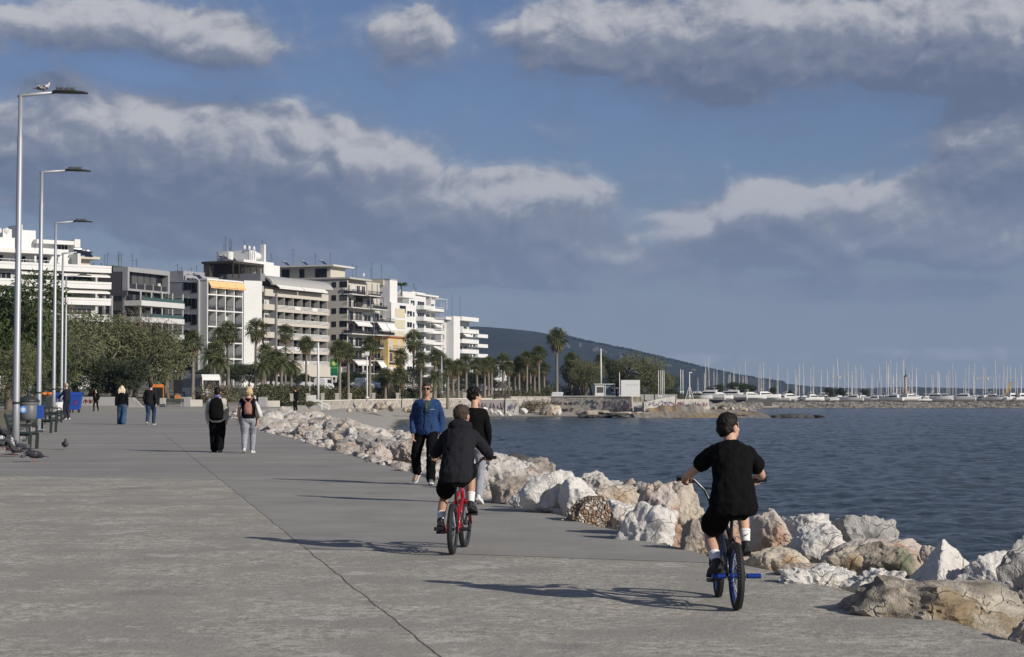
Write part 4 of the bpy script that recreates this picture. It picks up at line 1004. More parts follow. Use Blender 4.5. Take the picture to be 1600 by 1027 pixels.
def graffiti(par, P, z0, z1, spans, side=-1, off=.23):
    """thin sprayed scribbles lying 6 mm proud of a wall face: spans = (t0, t1, low, high, paint, n strokes)"""
    P3 = [Vector(p) for p in P]; tot_ = sum((c-a_).length for a_, c in zip(P3, P3[1:]))
    def pt(t, h):
        d = t*tot_
        for a_, c in zip(P3, P3[1:]):
            L = (c-a_).length
            if d <= L or c is P3[-1]:
                dr = (c-a_).normalized(); nn_ = Vector((-dr.y, dr.x))*side; p = a_+dr*d+nn_*off
                return Vector((p.x, p.y, z0+(z1-z0)*h))
            d -= L
    for t0, t1, h0, h1, mi, n in spans:
        mb = MB(); rn = random.Random(int(t0*1000)+mi)
        for i in range(n):
            c = (t0+(t1-t0)*(i+.5)/n, (h0+h1)/2); loop = []; k_ = rn.randint(5, 8); wst = (t1-t0)/n*.75
            for j in range(k_): loop.append((c[0]+wst*rn.uniform(-.7, .7), c[1]+(h1-h0)*.5*rn.uniform(-1, 1)))
            for (ta, ha), (tb_, hb) in zip(loop, loop[1:]): mb.bar(pt(ta, ha), pt(tb_, hb), .012, .14*rn.uniform(.7, 1.6), up=(0, -1, .01))
        mb.build('graffiti', GR[mi], par)
def thing_wall(name, label, P, z0, z1, th, n, m, cap=None, capm=None):
    o = wall_run(P, z0, z1, th, n).build(name, m); tag(o, label, 'wall')
    if cap:
        zz = z1 if isinstance(z1, tuple) else (z1, z1)
        wall_run(P, (zz[0]+.003, zz[1]+.003), (zz[0]+cap, zz[1]+cap), th+.16, n).build('coping', capm or CAPM, o)
    return o
w1 = thing_wall('beach_wall', 'long curving rubble wall with pale coping along the beach', WALL1, (-1., -1.6), (.90, 1.25), .45, 60, sm, .13)
for i, p in enumerate(polyline_pts(WALL1[1:6], 9)):
    o = MB().box(-.22, .22, -.22, .22, 0, .85).build('bollard', PLAST, bevel=.03); MB().box(-.27, .27, -.27, .27, .853, .95).build('cap', CAPM, o)
    o.location = (p.x-.0, p.y, 1.03+.03*i); tag(o, 'short white square post standing on the coping of the beach wall', 'post', 'white posts on the beach wall')
w2 = thing_wall('promontory_wall', 'tall stone retaining wall of the promontory, sprayed with graffiti', WALL2, -1.5, 1.55, .4, 30, sm, .1, PLAST)
graffiti(w2, WALL2, -1.2, 1.5, ((.70, .80, .25, .62, 1, 3), (.34, .47, .3, .75, 1, 3), (.50, .58, .1, .35, 4, 3), (.58, .76, .55, .85, 2, 6), (.80, .97, .45, .9, 6, 7), (.84, .96, .1, .4, 4, 4), (.90, .99, .3, .7, 5, 4), (.48, .58, .55, .7, 0, 3)))
pp = [(-5.2, 311.2), (-1.2, 314.2)]; wv = thing_wall('graffiti_panel_wall', 'low dark wall panel covered with purple lettering left of the blue tag', pp, -1.3, 1.12, .4, 3, mat('dark_plaster', (.22, .20, .20), .9, var=.2), .1)
graffiti(wv, pp, -.9, 1., ((.04, .98, .30, .9, 0, 8), (.05, .95, .2, .6, 4, 6)))
pp = [(-1.1, 314.0), (1.0, 314.5)]; wv = thing_wall('graffiti_panel_wall', 'white wall panel with a bright blue tag by the boulders', pp, -1.4, 1.12, .5, 3, PLAST, .1)
graffiti(wv, pp, -1.2, 1., ((.1, .9, .15, .85, 1, 4), (.2, .8, .3, .7, 5, 3)), off=.26)
pp = [(20.6, 313), (26.0, 319.5)]; wv = thing_wall('ramp_wall', 'white ramp parapet rising to the right with blue and lilac graffiti', pp, -.9, (.75, 1.75), .35, 8, PLAST)
graffiti(wv, pp, -.3, 1.4, ((.05, .95, .15, .7, 5, 9), (.1, .9, .3, .8, 1, 6), (.7, 1., .2, .7, 3, 3)), off=.19)
MB().loft([[Vector((19.6, 321, .0)), Vector((20.5, 313.3, -.3)), Vector((20.5, 313.3, -1.5)), Vector((19.6, 321, -1.5))], [Vector((25.4, 322, 1.45)), Vector((25.7, 319.8, 1.3)), Vector((25.7, 319.8, -1.5)), Vector((25.4, 322, -1.5))]]).build('ramp', PLAST, wv)
pp = [(26.2, 319.6), (31.8, 322.5)]; wv = thing_wall('graffiti_wall', 'pale wall at the tip of the promontory with pink and green graffiti', pp, -1.3, (1.15, 1.3), .35, 5, PLAST)
graffiti(wv, pp, -.6, 1.1, ((.0, .25, .3, .9, 3, 4), (.25, .55, .2, .8, 2, 5), (.55, .95, .3, .85, 3, 6), (.1, .9, .4, .8, 6, 6)), off=.19)
# plaza walls at the end of the promenade
GRW = mat('grey_plaza_wall', (.34, .335, .33), .9, var=.2, vs=.7)
def px_wall(name, label, pa, pb, Y, z1, m, z0=.4, th=.4, dy=0., cap=None):
    return thing_wall(name, label, [(at(pa, 600, Y).x, Y), (at(pb, 600, Y+dy).x, Y+dy)], z0, z1, th, 4, m, cap)
wv = px_wall('plaza_wall', 'long low grey wall with red scribbles behind the blue bin', 112, 200, 217, 1.62, GRW)
pp = [(at(112, 600, 217).x, 217), (at(200, 600, 217).x, 217)]
rmat = mat('spray_red', (.35, .06, .05), .8); GR.append(rmat); graffiti(wv, pp, .6, 1.6, ((.22, .4, .3, .8, 7, 4),), off=.21, side=-1)
px_wall('plaza_wall', 'dark low wall at the verge behind the bins', 22, 88, 205, 1.72, GRW)
px_wall('plaza_wall', 'sunlit cream wall right of the white cube and black bench', 298, 316, 206, 1.32, CAPM); px_wall('plaza_wall', 'sunlit cream wall right of the grey cube by the white bag', 417.5, 437, 208, 1.22, CAPM)
def block(px0, px1, Y, z1, m, label, taper=0., d=1.):
    x0, x1 = at(px0, 600, Y).x, at(px1, 600, Y).x; h = z1-.61
    o = MB().loft([[Vector((x0, Y, .55)), Vector((x1+taper, Y, .55)), Vector((x1+taper, Y+d, .55)), Vector((x0, Y+d, .55))], [Vector((x0+.05, Y, z1)), Vector((x1-.05, Y, z1)), Vector((x1-.05, Y+d, z1)), Vector((x0+.05, Y+d, z1))]]).build('concrete_block', m, bevel=.03)
    tag(o, label, 'block', 'concrete blocks on the plaza'); return o
block(201, 209, 190, 1.56, PLAST, 'white sloping concrete block right of the blonde walker in jeans', .9, .9); block(249, 258.5, 200, 1.5, PLAST, 'white concrete cube beside the black bench')
block(282, 298, 208, 1.6, GRW, 'grey concrete cube at the right end of the black bench'); block(403, 417, 206, 1.6, GRW, 'grey concrete cube behind the white shoulder bag'); block(172, 200, 218.5, 1.55, GRW, 'flat grey concrete block at the end of the scribbled wall')
# ================================================================== BOULDERS
def rockmat(name, cols, stain=None, sa=(.55, .66), ss=1.6, pebbly=False, rand=False, gran=.0):
    m, q = custom(name); tcx = q.n('ShaderNodeTexCoord', out=3); oi = q.n('ShaderNodeObjectInfo', out=None)
    v = q.v('ADD', tcx, q.n('ShaderNodeCombineXYZ', (q.m('MULTIPLY', oi.outputs['Random'], 37.), 0., 0.))) if rand else tcx
    n1 = q.noise(v, 1.8, 6., .62); n2 = q.noise(v, 7., 6., .68); n3 = q.noise(v, 32., 4., .65)
    c = q.mix(q.mr(n1, .35, .65), cols[0], cols[1])
    if rand:
        c2_ = q.mix(q.mr(n1, .35, .65), cols[2], cols[3]); c3 = q.mix(q.mr(n1, .4, .6), cols[4], cols[5])
        c = q.mix(q.mr(oi.outputs['Random'], .54, .62), c, c2_); c = q.mix(q.mr(oi.outputs['Random'], .82, .88), c, c3)
    c = q.mix(q.mr(n2, .38, .70), q.mix(.25, c, (.2, .19, .18)), c)
    if stain: c = q.mix(q.m('MULTIPLY', q.mr(q.noise(v, ss, 5., .6), *sa), .85), c, stain)
    c = q.mix(q.m('MULTIPLY', q.mr(n3, .56, .70), .35+gran), c, (.16, .15, .14))
    ck = q.n('ShaderNodeTexVoronoi', {'Vector': q.v('ADD', v, q.v('MULTIPLY', q.n('ShaderNodeTexNoise', {'Vector': v, 'Scale': 3.}, out=1), (.5, .5, .5))), 'Scale': 2.4}, feature='DISTANCE_TO_EDGE')
    crk = q.m('MULTIPLY', q.mr(ck, .0, .022, 1., 0.), q.mr(n1, .42, .58)); c = q.mix(q.m('MULTIPLY', crk, .42), c, (.12, .105, .09))
    hgt = q.m('SUBTRACT', q.m('ADD', q.m('MULTIPLY', n2, 1.2), q.m('MULTIPLY', n3, .5)), q.m('MULTIPLY', crk, .8))
    if pebbly:
        vv = q.n('ShaderNodeTexVoronoi', {'Vector': v, 'Scale': 19.}, out=None); ve = q.n('ShaderNodeTexVoronoi', {'Vector': v, 'Scale': 19.}, feature='DISTANCE_TO_EDGE')
        r_ = q.n('ShaderNodeSeparateColor', (vv.outputs[1],)); c = q.mix(q.mr(r_, .2, .8), (.30, .19, .12), (.56, .52, .46)); c = q.mix(q.mr(ve, .03, .09, 1., 0.), c, (.22, .18, .14)); hgt = q.m('MULTIPLY', q.mr(ve, 0., .3), 3.5)
    finish(q, Base_Color=c, Roughness=.92, Specular_IOR_Level=.2, Normal=q.n('ShaderNodeBump', {'Strength': .75, 'Distance': .05, 'Height': hgt})); return m
RW = rockmat('white_limestone', ((.74, .72, .675), (.64, .61, .565)), (.52, .42, .34), (.62, .72)); RP = rockmat('pinkish_limestone', ((.56, .50, .45), (.50, .41, .34)), (.38, .24, .17), (.5, .62))
RB = rockmat('brown_stone', ((.42, .36, .30), (.32, .275, .23)), (.45, .38, .30)); RT = rockmat('tan_stone', ((.56, .50, .41), (.49, .42, .33)), (.34, .24, .14))
RY = rockmat('yellow_stone', ((.58, .51, .38), (.52, .46, .37)), (.35, .22, .11)); RG = rockmat('grey_granular_stone', ((.46, .45, .43), (.36, .35, .33)), (.22, .21, .20), gran=.3)
RGN = rockmat('green_stained_stone', ((.46, .40, .32), (.36, .30, .22)), (.12, .15, .10), (.50, .64), 2.2); RS = rockmat('brown_slab_stone', ((.22, .185, .14), (.54, .49, .40)), (.21, .15, .08), (.52, .62), 1.1)
RC = rockmat('pebble_conglomerate', ((.4, .35, .3), (.3, .25, .2)), pebbly=True)
RR = rockmat('mixed_limestone', ((.66, .64, .60), (.54, .51, .47), (.54, .47, .41), (.46, .37, .30), (.40, .385, .36), (.30, .285, .265)), (.38, .25, .18), (.60, .72), rand=True)
RWET = rockmat('wet_dark_stone', ((.045, .042, .038), (.09, .08, .065)), (.03, .04, .02))
_ico = {}
def ico(sub):
    if sub not in _ico:
        bm = bmesh.new(); bmesh.ops.create_icosphere(bm, subdivisions=sub, radius=1.); _ico[sub] = ([v.co.normalized() for v in bm.verts], [tuple(v.index for v in f.verts) for f in bm.faces]); bm.free()
    return _ico[sub]
def rock_mesh(name, seed, m, sub=4, planes=11, p=26, rough=1., kind='b', scale=(1, 1, 1)):
    rn = random.Random(seed); V, Fc = ico(sub); P = []
    for _ in range(planes):
        d = Vector((rn.gauss(0, 1), rn.gauss(0, 1), rn.gauss(0, .8))).normalized(); P.append((d, rn.uniform(.66, .98)))
    if kind == 'p':   # pyramid: steep faces leaning to one summit
        P = [(Vector((math.cos(a_), math.sin(a_), .75+rn.uniform(-.1, .1))).normalized(), rn.uniform(.52, .6)) for a_ in (rn.uniform(0, 1)+k_*2*math.pi/5 for k_ in range(5))]+P[:3]
    if kind == 's': P += [(Vector((rn.uniform(-.12, .12), rn.uniform(-.1, .1), 1)).normalized(), .8), (Vector((0, 0, -1)), .8)]
    out = []; s0 = seed*3.7; sx, sy, sz = scale; sm_ = (sx*sy*sz)**(1/3)
    for d in V:
        a_ = 0.
        for n_, k_ in P:
            t = d.dot(n_)/k_
            if t > 0: a_ += t**p
        a_ += (1/1.22)**p
        r = a_**(-1/p)
        w_ = Vector((d.x*sx, d.y*sy, d.z*sz))/sm_
        r *= 1+rough*(.10*noise.noise(w_*1.7+Vector((s0, 0, 0)))+.055*noise.noise(w_*4.1+Vector((0, s0, 0)))-.05*abs(noise.noise(w_*6.5+Vector((0, 0, s0))))-.085*abs(noise.noise(w_*2.6+Vector((s0, 3, 0))))+.024*noise.noise(w_*13+Vector((s0, s0, 0)))-.02*abs(noise.noise(w_*21+Vector((s0, 1, 0)))))
        out.append((d.x*r*sx, d.y*r*sy, d.z*r*sz))
    me = bpy.data.meshes.new(name); me.from_pydata(out, [], Fc); me.materials.append(m)
    me.polygons.foreach_set('use_smooth', [True]*len(Fc))
    try: me.set_sharp_from_angle(angle=R(38))
    except Exception: pass
    return me
HERO = []
def hero(x0, y0, x1, y1, Y, m, label, seed, kind='b', dr=.8, rz=0., sub=5, tilt=0., rough=1., bury=.35):
    k_ = Y/F; rx = (x1-x0)/2*k_*1.06; hz = (y1-y0)*k_; rzz = hz*(.5+bury/2)*1.05; ry = rx*dr
    c = at((x0+x1)/2, y0, Y); c.z -= rzz*.93+(.03 if kind == 's' else 0); rough *= 1.45
    o = bpy.data.objects.new('boulder', rock_mesh('boulder', seed, m, sub, 11, 26, rough, kind, (rx, ry, rzz))); COL.objects.link(o)
    o.location = c; o.rotation_euler = (0, R(tilt), R(rz)); tag(o, label, 'boulder', 'large boulders at the edge of the promenade'); HERO.append((x0, y0, x1, y1, Y)); return o
for a in ((823, 742, 912, 800, 26.6, RW, 'large bright white boulder right of the brown rock, behind the conglomerate one', 3, 'b', .9, 10), (868, 754, 936, 806, 26.2, RW, 'bright white boulder joined to the left side of the conglomerate rock', 35, 'b', .8),
          (764, 744, 850, 788, 28.6, RB, 'brown angular boulder behind the red bike rider', 5, 'b', .9, 30), (798, 766, 832, 790, 27.4, RW, 'small rounded white boulder between the brown and the large white one', 6), (874, 782, 962, 824, 24.9, RC, 'pebbly conglomerate boulder at the concrete edge', 7, 'b', .7),
          (928, 774, 1003, 822, 25.6, RW, 'flat topped white boulder behind the conglomerate one', 8, 's', .8), (905, 753, 1010, 792, 28.5, RT, 'long tan boulder on the waterside behind the white ones', 9, 's', .6, 8), (994, 764, 1082, 856, 22.5, RP, 'tall pale boulder left of the rider in black', 10, 'b', .8, 20), (958, 794, 1062, 866, 21.9, RW, 'wide white ridged boulder leaning on the tall pointed one', 11, 'b', .85, 5),
          (1042, 764, 1104, 846, 22.4, RT, 'tall tan boulder behind the handlebar of the rider in black', 12, 'b', .9), (1056, 820, 1118, 874, 20.6, RB, 'rough brown boulder low beside the left foot of the rider in black', 13), (1000, 766, 1040, 800, 24.6, RW, 'small pale boulder behind the tall pointed one', 36), (1105, 800, 1180, 860, 21.0, RP, 'pale boulder behind the legs of the rider in black', 14, 'b', .8), (1174, 808, 1242, 862, 20.2, RP, 'pinkish white boulder right of the leg of the rider in black', 15, 'b', .9),
          (1231, 804, 1294, 842, 21.0, RW, 'small white boulder topping the heap right of the pinkish one', 16, 'b', .8), (1232, 825, 1324, 878, 19.6, RW, 'broad white boulder below the small white top one', 17), (1303, 805, 1396, 866, 20.8, RG, 'grey white peaked boulder against the water', 18, 'b', .8, 15), (1318, 833, 1450, 884, 19.3, RP, 'long pinkish tan boulder below the grey peaked one', 19, 's', .6, 6),
          (1345, 846, 1448, 900, 18.2, RGN, 'boulder with a dark green stain', 20, 'b', .7), (1278, 852, 1354, 900, 18.3, RT, 'rough grey tan boulder left of the green stained one', 21), (1176, 848, 1262, 900, 19.0, RY, 'yellowish boulder beside the right shoe of the rider in black', 22, 'b', .8), (1206, 872, 1290, 900, 17.8, RB, 'flat brown boulder in front of the yellowish one', 23, 's', .7),
          (1208, 878, 1330, 928, 17.1, RW, 'low lumpy white boulder at the concrete edge', 24, 's', .6, 4, 5, 0, 1.8), (1310, 880, 1428, 926, 16.7, RW, 'low lumpy white boulder behind the brown slab', 25, 's', .6, -4, 5, 0, 1.8), (1418, 838, 1530, 916, 17.6, RW, 'white pyramid shaped boulder', 26, 'p', .8, 40, 5, 0, .7), (1500, 862, 1592, 935, 17.2, RW, 'white boulder just right of the pyramid', 27, 'b', .8), (1548, 872, 1670, 976, 15.4, RG, 'grey granular boulder cut by the right edge', 28, 'b', .8, 0, 5, 0, 1.5),
          (1310, 892, 1594, 1004, 15.0, RS, 'big flat brown slab lying on the concrete edge', 29, 's', 1.0, -14, 5, 6, 1.0, .1), (1572, 950, 1680, 1030, 13.3, RB, 'dark brown boulder in the lower right corner', 30), (1440, 850, 1470, 880, 19.0, RP, 'small pinkish boulder behind the pyramid', 31), (1290, 820, 1330, 850, 22.0, RW, 'white boulder between the two heaps by the water', 32)):
    hero(*a)
# ---- the bank of smaller boulders
RPROTO = [[rock_mesh('boulder', 100+i, RR, s_, 13, 40, 2.1) for i in range(11)] for s_ in (5, 4)]
WPROTO = [rock_mesh('wet_boulder', 150+i, RWET, 3, 9, 20) for i in range(3)]
def ext(Y): return 4.6*float(sstep(62., 88., float(Y)))
def bank_z(o, Y):
    o = o*7.2/(7.2+ext(Y)); pz = gz(Y); return max(SEA-.2, pz+.05-max(0, o-2.2)*.36)
rn = random.Random(21); placed = []; REST = []
def try_rock(Y, o, r, wet=False):
    x = edge_x(Y)+o
    for (x2, y2, r2) in placed:
        if (x-x2)**2+(y2-Y)**2 < ((r+r2)*.72)**2: return False
    z = bank_z(o, Y)-r*.25+rn.uniform(-.08, .14)
    if Y < 32 and not wet:
        pr = (800+F*x/Y)
        for x0, y0, x1, y1, HYy in HERO:
            if x0-12 < pr < x1+12 and abs(Y-HYy) < 1.6: return False
        z -= .25
    placed.append((x, Y, r)); far_ = Y > 50
    if not wet and Y > 72:
        REST.append((x, Y, z, r)); return True
    pm = rn.choice(WPROTO) if wet else rn.choice(RPROTO[1 if far_ else 0])
    o_ = bpy.data.objects.new('wet_boulder' if wet else 'boulder', pm); COL.objects.link(o_); o_.location = (x, Y, z)
    o_.scale = (r*rn.uniform(.9, 1.35), r*rn.uniform(.8, 1.15), r*rn.uniform(.62, .95)); o_.rotation_euler = (rn.uniform(-.5, .5), rn.uniform(-.5, .5), rn.uniform(0, 6.28))
    if wet: lb = 'dark wet boulder at the waterline of the rubble bank'
    elif Y < 32: lb = 'limestone boulder low on the waterside behind the large front boulders'
    elif Y < 48: lb = 'limestone boulder in the bank beside the man in the blue jacket'
    elif Y < 70: lb = 'limestone boulder in the bank between the man in blue and the pair with backpacks'
    else: lb = 'small limestone boulder at the far end of the rubble bank'
    tag(o_, lb, 'boulder', 'boulders of the rubble bank'); return True
cnt = 0
for tries in range(14000):
    Y = 15+95*rn.random(); o = rn.uniform(.25, 7.2+ext(Y))
    r = rn.uniform(.36, .56) if tries < 220 else rn.uniform(.20, .40)
    if Y < 30 and o < 2.2: continue
    if o < r*.75: o = r*.75
    if Y > 72 and len(REST) > 330 or Y <= 72 and cnt >= 215: continue
    if try_rock(Y, o, r): cnt += Y <= 72
wc_ = 0
for tries in range(800):
    Y = 18+80*rn.random(); 
    if try_rock(Y, ext(Y)+rn.uniform(7.2, 8.6), rn.uniform(.35, .6), True): wc_ += 1
    if wc_ >= 34: break
# small rubble filling the gaps
V2, F2_ = ico(2); mb = MB()
for _ in range(3600):
    Y = 13+97*rn.random(); o = rn.uniform(.02, 7.2+ext(Y))
    if Y < 26 and o < .5: continue
    r = rn.uniform(.09, .24)*(1.25 if o > 1 else 1); c = Vector((edge_x(Y)+o, Y, bank_z(o, Y)-.20+rn.uniform(-.1, .14))); s_ = rn.random()*50
    if Y < 30: c.z -= .35
    if o < .4: c.z = gz(Y)-.02; r *= .6
    sx, sy, sz = rn.uniform(.8, 1.4), rn.uniform(.8, 1.2), rn.uniform(.5, .9)
    vs = []
    for d in V2:
        k_ = r*(1+.35*noise.noise(d*1.6+Vector((s_, 0, 0)))); vs.append((c.x+d.x*k_*sx, c.y+d.y*k_*sy, c.z+d.z*k_*sz))
    mb.add(vs, F2_)
V3, F3_ = ico(3)
for x, Y, z, r in REST:
    s_ = rn.random()*50; sx, sy, sz = rn.uniform(.9, 1.35), rn.uniform(.8, 1.15), rn.uniform(.62, .95); vs = []; P = [(Vector((rn.gauss(0, 1), rn.gauss(0, 1), rn.gauss(0, .8))).normalized(), rn.uniform(.6, .95)) for _ in range(10)]
    for d in V3:
        k_ = r*min([1.15]+[q_/max(.01, d.dot(n_)) for n_, q_ in P])*(1+.15*noise.noise(d*2.2+Vector((s_, 0, 0)))); vs.append((x+d.x*k_*sx, Y+d.y*k_*sy, z+d.z*k_*sz))
    mb.add(vs, F3_)
RUB = rockmat('rubble_stone', ((.58, .56, .52), (.46, .39, .33)), (.30, .265, .235), (.5, .66), .9)
ru = mb.build('rubble', RUB, fix=False); tag(ru, 'small stones filling the gaps of the rubble bank', 'rubble', kind='stuff')
# underlying bank
mb = MB(); rows = []
for Y in np.linspace(8, 116, 130):
    x = edge_x(Y); rows.append([Vector((x+o, Y, bank_z(o, Y)-(.75 if Y < 30 else .42)+.1*noise.noise(Vector((x+o, Y, 0))))) for o in [k_*(1+ext(Y)/7.2) for k_ in (-.2, .6, 1.4, 2.4, 3.4, 4.6, 5.8, 7.0)]]+[Vector((x+8.5+ext(Y), Y, SEA-.7))])
for a_, c in zip(rows, rows[1:]):
    for i in range(8): mb.quad(a_[i], a_[i+1], c[i+1], c[i])
tag(mb.build('bank_slope', RUB, fix=False, smooth=True), kind='structure')
# boulders on the beach and the promontory
def shore_rock(px, py, Y, rpx, m, label, kind='b', seed=1, flat=.8, grp='boulders on the beach'):
    r = rpx*Y/F; p = at(px, py, Y); o_ = bpy.data.objects.new('boulder', rock_mesh('boulder', seed, m, 3, 10, 22, 1.2, kind, (r, r*.8, r*flat))); COL.objects.link(o_)
    o_.location = p; o_.rotation_euler[2] = seed; tag(o_, label, 'boulder', grp)
for i, (px, py, Y, r) in enumerate(((588, 637, 262, 7), (595, 634, 264, 8), (606, 633, 266, 9), (612, 637, 264, 7), (573, 641, 255, 5), (585, 642, 255, 5), (640, 640, 272, 7), (632, 641, 270, 5), (655, 640, 276, 6), (560, 641, 250, 4), (545, 642, 248, 4))):
    shore_rock(px, py, Y, r, RB if i % 3 == 0 else RT, 'brown boulder on the pebbly beach below the coping wall', seed=200+i)
for i in range(14):
    t = i/13; shore_rock(758+40*t+rn.uniform(-3, 3), 641+7*t+rn.uniform(-3, 4), 305+6*t, rn.uniform(2, 4.5), RW, 'white broken stone in the pile under the purple panel wall', seed=230+i)
for i, (px, py, r, m) in enumerate(((857, 642, 11, RT), (868, 641, 9, RY), (873, 645, 7, RW), (850, 645, 8, RB), (818, 642, 6, RW))):
    shore_rock(px, py, 316, r, m, ('tan boulder under the hanging bush', 'yellowish boulder under the hanging bush', 'pale boulder right of the yellowish one on the beach', 'brown boulder left of the tan one on the beach', 'pale boulder in front of the blue tag panel')[i], seed=260+i)
reef = MB()
def reef_at(x0, x1, Y, n, py, rpx, m, label, seed):
    for i in range(n):
        t = (i+.5)/n; shore_rock(x0+(x1-x0)*t, py+rn.uniform(-1.5, 1.5), Y+rn.uniform(-3, 3), rpx*rn.uniform(.7, 1.3), m, label, 's', seed+i, .32, 'reef rocks at the water')
reef_at(905, 975, 300, 6, 650, 11, RWET, 'dark seaweed covered reef rock in front of the stone wall', 300); reef_at(905, 980, 305, 5, 646, 12, RB, 'brown weathered ledge in front of the stone wall', 320); reef_at(1140, 1285, 300, 9, 652, 14, RWET, 'flat dark reef rock running out from the spit', 340); reef_at(990, 1030, 310, 3, 646, 11, RY, 'yellowish ledge below the ramp wall', 360)
for i in range(26):
    t = rn.random(); shore_rock(1105+85*t, 645-6*(1-t)+rn.uniform(-3, 3), 330-15*t, rn.uniform(2, 5), RT if i % 2 else RY, 'tan stone heaped on the spit', seed=380+i, grp='stones on the spit')
# the spit itself and the ochre bluff
mb = MB(); rows = []
for i in np.linspace(0, 24, 97):
    px = 985+205*i/24; Y = 313.5+10*max(0, i/24-.5)*math.sin(i/24*3.1)-8*(i/24)**2; c = at(px, 636, Y); x = c.x; hgt = (-.25+.12*math.sin(i*1.1)-.5*(i/24)**3) if px > 1100 else (.30+.12*math.sin(i*2.3)-.9*max(0, (1032-px)/30) if px > 1000 else -.7)
    rows.append([Vector((x, Y+dy+.9*noise.noise(Vector((x*.5, dy, 2))), z+.22*noise.noise(Vector((x*.45, dy*.6, 5)))+.12*noise.noise(Vector((x*1.7, dy, 8))))) for dy, z in ((-17, SEA-.5), (-9, SEA+.25), (-5, SEA+.6), (-2, -.7+hgt*.3), (0, -.15+hgt), (6, -.1+hgt), (22, -.2+hgt*.6), (40, SEA-.6))])
for a_, c in zip(rows, rows[1:]):
    for j in range(7): mb.quad(a_[j], c[j], c[j+1], a_[j+1])
tag(mb.build('spit_ground', mat('ochre_earth', (.27, .245, .205), .95, var=.4, vs=.9, bump=.8, bs=1.6, col2=(.30, .21, .11), c2s=.13, c2=(.48, .6)), smooth=True), kind='structure')
# ================================================================== STREET FURNITURE
GALV = mat('galvanised_steel', (.36, .375, .40), .5, metal=.45, var=.12, vs=1.5)
DKMET = mat('dark_metal', (.03, .035, .034), .45, var=.2)
SPIKE = mat('bird_spikes', (.11, .11, .105), .7)
GRNM = mat('dark_green_slats', (.018, .030, .024), .5, var=.3, vs=5)
BLUEP = mat('blue_plastic', (.016, .06, .30), .5, var=.12); GREYP = mat('grey_bin_metal', (.12, .125, .13), .45, var=.15)
ORNG = mat('orange_paint', (.60, .19, .04), .6); WHITEM = mat('white_paint', (.66, .66, .65), .5, var=.06); BLK = mat('black_plastic', (.018, .018, .02), .5)
RUBB = mat('black_rubber', (.022, .022, .023), .75, var=.2)
def obj_in(root, name, mb, m, **k): return mb.build(name, m, root, **k)
# ---- lamp posts
def lamp_post():
    o = empty('lamp_post'); H = 8.7
    mb = MB(); mb.tube([(0, 0, -.5), (0, 0, 1.2), (0, 0, 1.22), (0, 0, H-1.05), (0, 0, H-1.04), (0, 0, H)], [.092, .088, .086, .064, .056, .050], 16); obj_in(o, 'pole', mb, GALV, smooth=True); mb = MB()
    mb.lathe([(.089, 1.22), (.092, 1.23), (.092, 1.27), (.088, 1.28)], seg=16); obj_in(o, 'band', mb, DKMET)
    mb = MB(); mb.box(-.2, .2, -.2, .2, 0, .03); obj_in(o, 'base_plate', mb, GALV)
    mb = MB(); mb.tube([(-.05, 0, H-.06), (.0, 0, H-.02), (.06, 0, H+.0), (.82, 0, H+.07)], [.05, .055, .045, .035], 10); obj_in(o, 'arm', mb, GALV, smooth=True)
    mb = MB(); rings = []
    for x, w_, h, z in ((.78, .05, .05, .07), (.84, .10, .06, .075), (.95, .15, .065, .08), (1.25, .17, .06, .075), (1.55, .14, .04, .06), (1.62, .10, .025, .055)):
        rings.append([Vector((x, w_*math.cos(t), H+z+h*max(-.35, math.sin(t)))) for t in [j*math.pi/6 for j in range(12)]])
    mb.loft(rings); lh = obj_in(o, 'lamp_head', mb, DKMET, smooth=True)
    rn = random.Random(3); mb = MB()
    for i in range(90):
        p = Vector((rn.uniform(.88, 1.30), rn.uniform(-.10, .10), H+.12)); mb.bar(p, p+Vector((rn.uniform(-.05, .05), rn.uniform(-.06, .06), rn.uniform(.05, .10))), .006)
    for i in range(5): mb.bar((.88, -.1+.05*i, H+.128), (1.3, -.1+.05*i, H+.125), .012)
    obj_in(lh, 'bird_spikes', mb, SPIKE)
    return o
lp = lamp_post()
for i, (px, py, Y, lb) in enumerate(((24, 711, 48, 'nearest tall steel lamp post, a pigeon perched on its arm'), (60, 672, 67, 'second steel lamp post from the left, in front of the dark evergreens'), (83.5, 652, 89, 'third steel lamp post, by the white bucket'), (95.5, 644, 109, 'fourth steel lamp post, just left of the man in navy'), (101.5, 640, 130, 'farthest and smallest steel lamp post, behind the man in navy'))):
    o = lp if i == 0 else copy_tree(lp); o.location = at(px, py, Y); o.rotation_euler = (0, R(.35-.05*i), R((0, 8, 6, 5, 5)[i])); tag(o, lb, 'lamp post', 'lamp posts along the promenade')
# ---- benches
def bench():
    o = empty('bench')
    for i in range(4): obj_in(o, 'seat_slat', MB().box(-.9, .9, -.24+i*.125, -.13+i*.125, .42, .455), GRNM, bevel=.006)
    for i in range(3):
        z = .56+i*.125; y = .29+i*.035; obj_in(o, 'back_slat', MB().loft([[Vector((x, y, z)), Vector((x, y+.03, z)), Vector((x, y+.055, z+.10)), Vector((x, y+.025, z+.10))] for x in (-.9, .9)]), GRNM)
    for x in (-.8, .8):
        mb = MB(); mb.bar((x, -.22, 0), (x, -.24, .42), .06, .09); mb.bar((x, .26, 0), (x, .26, .44), .06, .09); mb.bar((x, -.26, .40), (x, .28, .40), .05, .06); mb.bar((x, .26, .43), (x, .40, .95), .05, .06); mb.bar((x, -.22, .62), (x, .30, .64), .05, .05); mb.bar((x, -.22, .42), (x, -.22, .62), .05, .05)
        obj_in(o, 'end_frame', mb, DKMET)
    return o
bn = bench()
